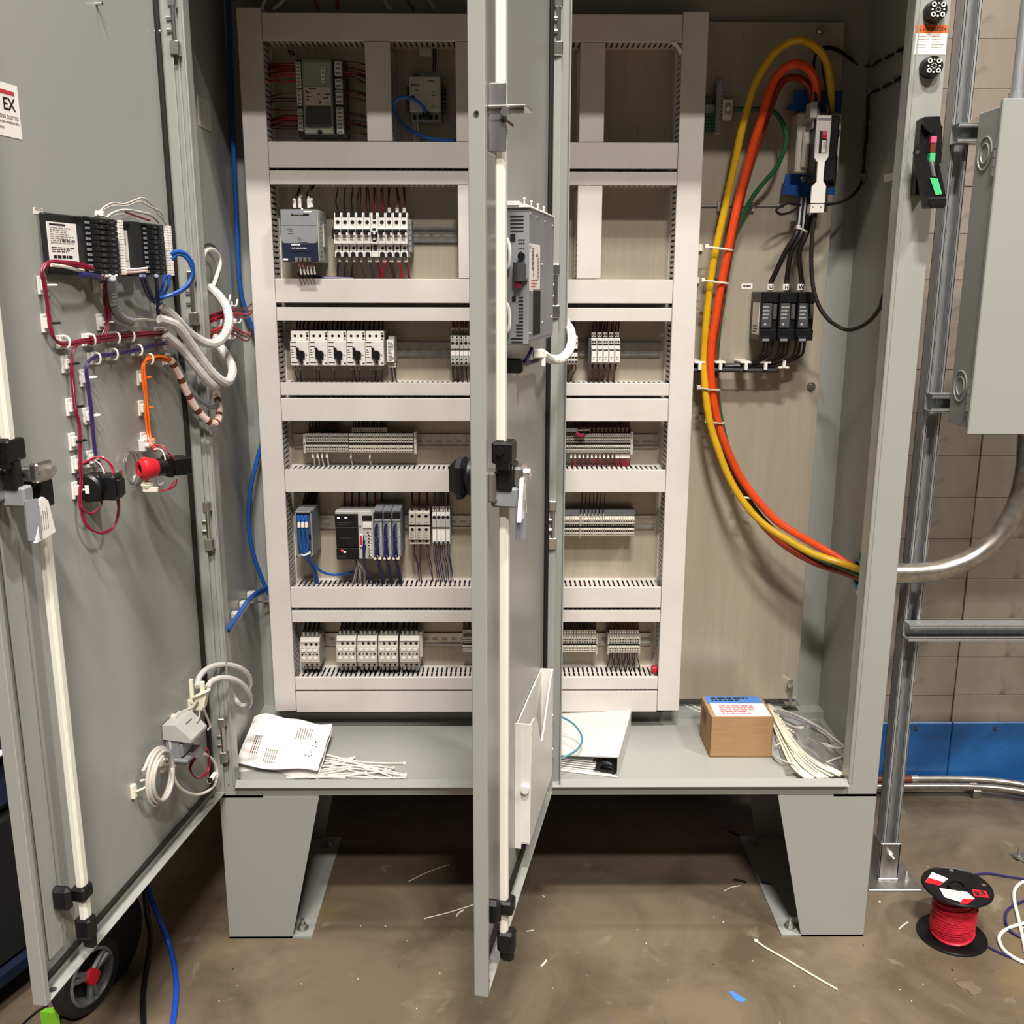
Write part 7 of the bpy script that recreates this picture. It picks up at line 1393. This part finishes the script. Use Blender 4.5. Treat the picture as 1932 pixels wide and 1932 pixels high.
for r_ in range(7): eq(.6+.03*r_, .62+.02*(r_ % 2), .012, .2, 0)
for u_, v_ in ((.84, .5), (.86, .56), (.88, .48), (.82, .38), (.85, .34), (.88, .38), (.8, .22), (.84, .2), (.87, .24)): eq(u_, v_, .018, .016, 1); eq(u_, v_, .005, .05, 1)
part(b, 'print', ['gink', 'ink', 'rink'], t, stuff=True)
# scattered white ties left of the right door
TI = [((612, 1422), (655, 1433), (703, 1439), (763, 1440)), ((614, 1424), (660, 1436), (715, 1450), (765, 1462)), ((620, 1436), (660, 1430), (665, 1428), (666, 1432), (640, 1442)), ((606, 1447), (650, 1442), (700, 1452), (742, 1469)), ((604, 1452), (655, 1446), (700, 1444), (743, 1449)), ((602, 1456), (650, 1450), (690, 1452), (765, 1464)), ((556, 1472), (590, 1462), (630, 1456), (660, 1450)), ((568, 1473), (600, 1464), (640, 1460), (690, 1458)), ((582, 1473), (610, 1466), (660, 1462), (735, 1454)), ((618, 1430), (650, 1436), (700, 1448), (740, 1468)), ((608, 1444), (640, 1448), (672, 1456), (712, 1471)), ((625, 1440), (668, 1446), (720, 1456), (757, 1462)), ((600, 1462), (650, 1464), (700, 1468), (764, 1468)), ((612, 1440), (645, 1436), (668, 1430)), ((540, 1473), (580, 1468), (620, 1466), (650, 1468)), ((610, 1434), (640, 1441), (680, 1446), (728, 1452))]
for k, P in enumerate(TI):
    b = MB(); Q = [zpt(x, min(y, 1467), FZ+.004+.002*((i+k) % 3)) for i, (x, y) in enumerate(P)]; b.tube(Q, .0017, 0, 5, 3); q = Q[-1]; b.box(q.x-.003, q.x+.003, q.y-.003, q.y+.003, q.z-.002, q.z+.003, 0)
    single(b, 'cable_tie', 'wwire', 'white cable tie in the loose heap beside the envelope', 'cable tie', 'loose ties beside the envelope')

# ================================================================== HALL FLOOR
# wire spool
C0 = WZ(1795, 1765, 0); C0 = Vector((C0.x, C0.y, 0)); R_ = (WZ(1864, 1775, 0)-WZ(1725, 1745, 0)).length/2*.97; zt_s = W(1800, 1672, C0.y+.0).z
t = thing('wire_spool', 'black spool of red stranded wire standing on the concrete', 'spool', C0)
def disc(z, h=.004): return [(R_*.22, z), (R_, z), (R_*1.01, z+h/2), (R_, z+h), (R_*.98, z+h+.002), (R_*.94, z+h), (R_*.22, z+h)]
b = MB(); b.lathe(disc(0), C0, (0, 0, 1), 0, 40); part(b, 'lower_flange', 'black', t)
b = MB(); b.lathe([(R_*.22, zt_s-.004), (R_, zt_s-.004), (R_*1.01, zt_s-.002), (R_, zt_s), (R_*.98, zt_s+.002), (R_*.95, zt_s), (R_*.24, zt_s), (R_*.22, zt_s-.001)], C0, (0, 0, 1), 0, 40); b.ringtube(C0+Vector((0, 0, zt_s-.001)), C0+Vector((0, 0, zt_s+.0035)), R_*.27, R_*.2, 0, 24); part(b, 'upper_flange', 'black', t)
b = MB(); b.ringtube(C0+Vector((0, 0, .004)), C0+Vector((0, 0, zt_s-.003)), R_*.3, R_*.2, 0, 20); part(b, 'core', 'hole', t)
b = MB(); P = []; turns = 17
for i in range(turns*16):
    a = 2*pi*i/16; f = i/(turns*16); r = R_*(.56+.035*sin(f*5)+.02*sin(i*.37)-(.06 if f > .9 else 0)); P.append(C0+Vector((r*cos(a), r*sin(a), .008+(zt_s*.9-.014)*f+.003*sin(a+2)*1.3)))
b.tube(P, .0042, 0, 7, 1)
P2 = []
for i in range(10*16):
    a = 2*pi*i/16+1; f = i/160; r = R_*(.595+.02*sin(i*.21)); P2.append(C0+Vector((r*cos(a), r*sin(a), .012+(zt_s*.85-.02)*f+.009*sin(a+f*9))))
b.tube(P2, .0038, 0, 7, 1); b.ringtube(C0+Vector((0, 0, .006)), C0+Vector((0, 0, zt_s*.93)), R_*.55, R_*.4, 0, 24); part(b, 'wound_wire', 'rope', t)
b = MB(C0+Vector((0, 0, zt_s+.0006))); q = R_
def sq(P, m): b.add([(x*q, y*q, 0) for x, y in P], [tuple(range(len(P)))], m)
sq([(-.9, .18), (-.45, .72), (-.1, .38), (-.52, .02)][::-1], 0); sq([(-.9, .18), (-.68, .43), (-.32, .2), (-.52, .02)][::-1], 1)
b.add([(x*q, y*q, .0002) for x, y in ((-.9, .18), (-.68, .43), (-.32, .2), (-.52, .02))][::-1], [(0, 1, 2, 3)], 1)
sq([(-.62, -.55), (-.58, -.1), (.16, -.3), (.24, -.62), (-.1, -.88)][::-1], 0); b.add([(x*q, y*q, .0002) for x, y in ((-.3, -.86), (-.12, -.62), (.2, -.66), (-.1, -.9))][::-1], [(0, 1, 2, 3)], 1)
sq([(.28, -.5), (.36, -.15), (.75, -.26), (.68, -.6)][::-1], 1); b.text('R3', (.52*q, -.47*q, .0004), (1, .12, 0), (-.1, 1, 0), .2*q, 2, bold=.05)
b.dashes((-.5*q, -.48*q, .0003), (1, -.1, 0), (.1, 1, 0), .55*q, .24*q, 5, 3, .3, 8)
for a in (1.35, .05): b.cyl((.82*q*cos(a), .82*q*sin(a), 0), (.82*q*cos(a), .82*q*sin(a), .0005), .07*q, 4, 10)
part(b, 'flange_label', ['label', 'red', 'ink', 'gink', 'floor'], t)
# purple and white leads at right
def fl(P, r): return [WZ(x, y, r+.001) for x, y in P]
wire(fl([(1840, 1650), (1865, 1648), (1890, 1652), (1915, 1656), (1950, 1660)], .003), .003, 'violet', 'upper violet wire trailing from behind the spool out of the picture', 'violet wires by the spool', 'floor_wire')
wire(fl([(1862, 1785), (1885, 1797), (1910, 1807), (1950, 1820)], .0025), .0025, 'violet', 'lower violet wire trailing from the spool foot out of the picture', 'violet wires by the spool', 'floor_wire')
wire(fl([(1960, 1690), (1930, 1700), (1903, 1715), (1897, 1735), (1905, 1755), (1925, 1767), (1960, 1775)], .0035), .0035, 'violet', 'violet wire coil at the right picture edge', 'violet wires by the spool', 'floor_wire')
wire(fl([(1955, 1660), (1930, 1664), (1915, 1678), (1914, 1700), (1922, 1735), (1930, 1770), (1935, 1795)], .004), .0042, 'wwire', 'inner white cable bend at the right picture edge', 'white cables by the spool', 'floor_cable', 'cable', 8)
wire(fl([(1950, 1738), (1910, 1748), (1888, 1762), (1886, 1778), (1900, 1798), (1930, 1815), (1960, 1822)], .004), .0042, 'wwire', 'outer white cable bend at the right picture edge', 'white cables by the spool', 'floor_cable', 'cable', 8)
p = WZ(1905, 1612, 0); t = thing('base_plate', 'bolted grey steel floor plate at the right picture edge', 'plate', p+Vector((.12, -.02, 0)))
b = MB(); b.prism([(p.x-.003, p.y), (p.x+.03, p.y-.085), (p.x+.3, p.y-.085), (p.x+.3, p.y)], 'z', 0, .006); part(b, 'plate_sheet', 'zinc', t)
q = WZ(1921, 1622, 0); b = MB(); b.cyl((q.x, q.y, .006), (q.x, q.y, .014), .011, 0, 6); b.cyl((q.x, q.y, .014), (q.x, q.y, .04), .005, 0, 8, .003); part(b, 'bolt', 'zinc', t)
# scraps on the concrete
b = MB(); P = fl([(1428, 1776), (1445, 1788), (1480, 1808), (1530, 1838), (1580, 1867)], .002); b.tube(P, .0022, 0, 6, 3); b.box(P[0].x-.006, P[0].x+.003, P[0].y-.003, P[0].y+.005, .001, .006, 0, .001); single(b, 'cable_tie', 'tie', 'long cream cable tie lying on the concrete in front of the right stand', 'cable tie')
def scrap(P, h, m, lb, name, cat, group=None):
    b = MB(); q = [WZ(x, y, 0) for x, y in P]; b.prism([(v.x, v.y) for v in q], 'z', .0, h); return single(b, name, m, lb, cat, group)
scrap([(1375, 1872), (1381, 1870), (1408, 1886), (1404, 1891), (1390, 1889)], .001, 'bluelab', 'small blue plastic scrap on the concrete at bottom centre right', 'plastic_scrap', 'scrap')
scrap([(1803, 1856), (1812, 1853), (1835, 1852), (1840, 1860), (1851, 1866), (1850, 1876), (1834, 1879), (1824, 1868), (1814, 1866)], .002, 'floor', 'flat brown flake on the concrete in front of the spool', 'flake', 'scrap')
scrap([(78, 1932), (88, 1925), (110, 1922), (114, 1936)], .03, 'lime', 'lime green edge of an object at the lower left picture edge', 'green_case', 'case')
OF = [((1696, 1753), (1705, 1745), (1713, 1740), 'pale cut wire end on the concrete between the stand and the spool', .002), ((1021, 1823), (1026, 1818), (1031, 1812), 'curved white offcut on the concrete right of the open door', .0024), ((993, 1757), (1000, 1756), (1007, 1755), 'straight white offcut near the foot of the open door', .0012), ((1023, 1689), (1026, 1691), (1028, 1692), 'tiny white offcut under the enclosure', .0012), ((769, 1664), (808, 1645), (847, 1631), 'long thin white strand on the dark floor under the enclosure', .0012), ((800, 1733), (845, 1722), (893, 1707), 'thin white strand crossing behind the open door foot', .0014), ((861, 1729), (866, 1722), (875, 1717), 'short bent white offcut beside the open door foot', .002), ((1384, 1660), (1398, 1662), (1408, 1665), 'dark cut wire end under the enclosure by the right stand', .003), ((1366, 1681), (1380, 1674), (1397, 1671), 'faint pale strand under the enclosure by the right stand', .001), ((1436, 1664), (1445, 1666), (1455, 1668), 'dark wire offcut on the right stand flange', .0024), ((1376, 1568), (1386, 1572), (1396, 1577), 'dark wire offcut on the shaded floor left of the right stand', .0025)]
for a, c, e, lb, r in OF: wire([WZ(x, y, (.006 if 'flange' in lb else .0)+r) for x, y in (a, c, e)], r, 'bwire' if 'dark' in lb and 'floor under' not in lb else 'wwire', lb, 'wire offcuts on the concrete', 'wire_offcut', 'offcut')
# cables hanging behind the left door
wire([W(264, 1560, -.02), W(270, 1640, -.03), W(277, 1720, -.06), WZ(284, 1765, .05), WZ(276, 1830, .006), WZ(270, 1880, .006), WZ(272, 1960, .006)], .0062, 'bwire', 'black cable trailing on the concrete from behind the left door', None, 'floor_cable', 'cable', 9)
wire([W(262, 1600, .0), W(280, 1680, -.02), W(298, 1728, -.06), WZ(316, 1772, .04), WZ(330, 1830, .006), WZ(332, 1880, .006), WZ(322, 1960, .006)], .0062, 'royal', 'bright blue cable trailing on the concrete from behind the left door', None, 'floor_cable', 'cable', 9)
wire([WZ(90, 1896, .004), WZ(70, 1908, .003), WZ(45, 1930, .003), WZ(30, 1945, .003)], .0024, 'bwire', 'thin black cord on the floor at the lower left corner', None, 'floor_cable', 'cable', 6)
# rolling tool bag behind the left door
wc = WZ(172, 1915, 0); wr = .085; cx = Vector((wc.x-.012, wc.y+.02, wr))
t = thing('rolling_tool_bag', 'black and navy rolling tool bag with a grey spoked wheel behind the left door', 'bag', Vector((-1.27, -.2, 0)))
axw = Vector((.93, -.36, 0)).normalized(); tw = Vector((axw.y, -axw.x, 0))
b = MB(); b.lathe([(wr*.72, -.018), (wr*.94, -.018), (wr, -.010), (wr, .010), (wr*.94, .018), (wr*.72, .018), (wr*.72, -.018)], cx, axw, 0, 36)
wheel = part(b, 'wheel', 'tyre', t)
b = MB(); b.lathe([(wr*.62, -.01), (wr*.73, -.012), (wr*.73, .019), (wr*.66, .021), (wr*.62, .012), (wr*.62, -.01)], cx, axw, 0, 36)
for k in range(3):
    for s in (-.16, .16):
        a = 2*pi*k/3+.5+s; d = tw*cos(a)+Vector((0, 0, sin(a))); b.cyl(cx+axw*.012+d*wr*.14, cx+axw*.014+d*wr*.66, .007, 0, 6)
part(b, 'rim', 'alu', wheel)
b = MB(); b.cyl(cx+axw*.012, cx+axw*.024, wr*.2, 0, 18); part(b, 'hub_cap', 'red', wheel)
c2 = cx+Vector((.06, .12, 0))-axw*.15
b = MB(); b.lathe([(.001, -.03), (wr*1.35, -.03), (wr*1.4, -.01), (wr*1.4, .03), (wr*1.2, .045), (.001, .05)], cx-axw*.07+Vector((.05, .06, .02)), axw, 0, 28); part(b, 'wheel_guard', 'dfabric', t)
bg = MB((-1.15, -.3, 0), axw, Vector((-axw.y, axw.x, 0)), (0, 0, 1)); bg.box(-.36, -.04, -.06, .3, .09, .46, 0, .03); part(bg, 'body', 'dfabric', t)
bg = MB((-1.15, -.3, 0), axw, Vector((-axw.y, axw.x, 0)), (0, 0, 1)); bg.box(-.37, -.03, -.075, .31, .07, .11, 0, .008); part(bg, 'base_frame', 'navy', t)
bg = MB((-1.15, -.3, 0), axw, Vector((-axw.y, axw.x, 0)), (0, 0, 1)); bg.box(-.35, -.035, -.1, .2, .44, .585, 0, .03); part(bg, 'top_pouch', 'fabric', t)
bg = MB((-1.15, -.3, 0), axw, Vector((-axw.y, axw.x, 0)), (0, 0, 1))
bg.cyl((-.1, -.062, .15), (-.1, -.066, .15), .006, 0, 10); bg.box(-.3, -.05, -.066, -.06, .25, .255); part(bg, 'trim_rivet', 'zinc', t)
zz0 = W(10, 1510, -.4).z
O3 = Vector((-1.32, -.36, 0))
for k, (z0, z1, m, lb, nm, cat) in enumerate(((.586, .596, 'paper', 'lowest white paper sheet on the tool bag', 'paper_sheet', 'paper'), (.596, .65, 'fabric', 'folded navy cloth on the tool bag between paper sheets', 'folded_cloth', 'cloth'), (.65, .665, 'paper', 'middle white paper sheet on the folded navy cloth', 'paper_sheet', 'paper'), (.665, .685, 'black', 'flat black case between paper sheets on the tool bag', 'flat_case', 'case'), (.685, .745, 'label', 'topmost white paper stack on the black case', 'paper_stack', 'paper'))):
    b = MB(O3, axw, Vector((-axw.y, axw.x, 0)), (0, 0, 1)); b.box(-.16, .125-.012*(k % 2), -.02, .28, z0+.0005, z1-.0005, 0, .003)
    single(b, nm, m, lb, cat)

# fine grit and dust on the concrete: nobody could count it
rn = random.Random(21); b = MB()
for k in range(190):
    x, y = rn.uniform(-.75, 1.7), rn.uniform(-1.0, .3); s = rn.uniform(.0006, .0022)*(1 if rn.random() < .9 else 1.7); a = rn.uniform(0, 3); ca, sa = cos(a)*s, sin(a)*s; e = rn.uniform(.3, 1)
    if abs(x) < .78 and y > .1: continue
    b.prism([(x-ca, y-sa), (x+sa*e, y-ca*e), (x+ca, y+sa), (x-sa*e, y+ca*e)], 'z', 0, .0008, 0 if rn.random() < .75 else 1)
single(b, 'debris', ['paper', 'rubber'], 'pale grit and tiny offcuts strewn over the concrete floor', 'debris', None, 'stuff')
# loose wires in the dark head of the enclosure
for k, (P, m, lb) in enumerate((([(498, 25), (496, 10), (508, -15)], 'gwire', 'grey wire hanging at the dark top left of the enclosure'), ([(515, 18), (530, 6), (545, -15)], 'gwire', 'second grey wire hanging at the dark top left of the enclosure'), ([(600, 18), (596, 6), (590, -15)], 'shaded_red', 'dark red wire hanging above the controller bay'), ([(637, 18), (636, 5), (634, -15)], 'maroon', 'crimson wire hanging above the controller bay'), ([(738, 18), (728, 6), (722, -15)], 'gwire', 'grey wire hanging above the network switch bay'), ([(782, 19), (772, 6), (766, -15)], 'brown', 'orange-brown wire hanging above the network switch bay'), ([(822, 18), (812, 5), (806, -15)], 'gwire', 'pale wire hanging above the right end of the network switch bay'))):
    wire([W(x, y, .33+.01*k) for x, y in P], .004, m, lb, 'wires in the head of the enclosure')
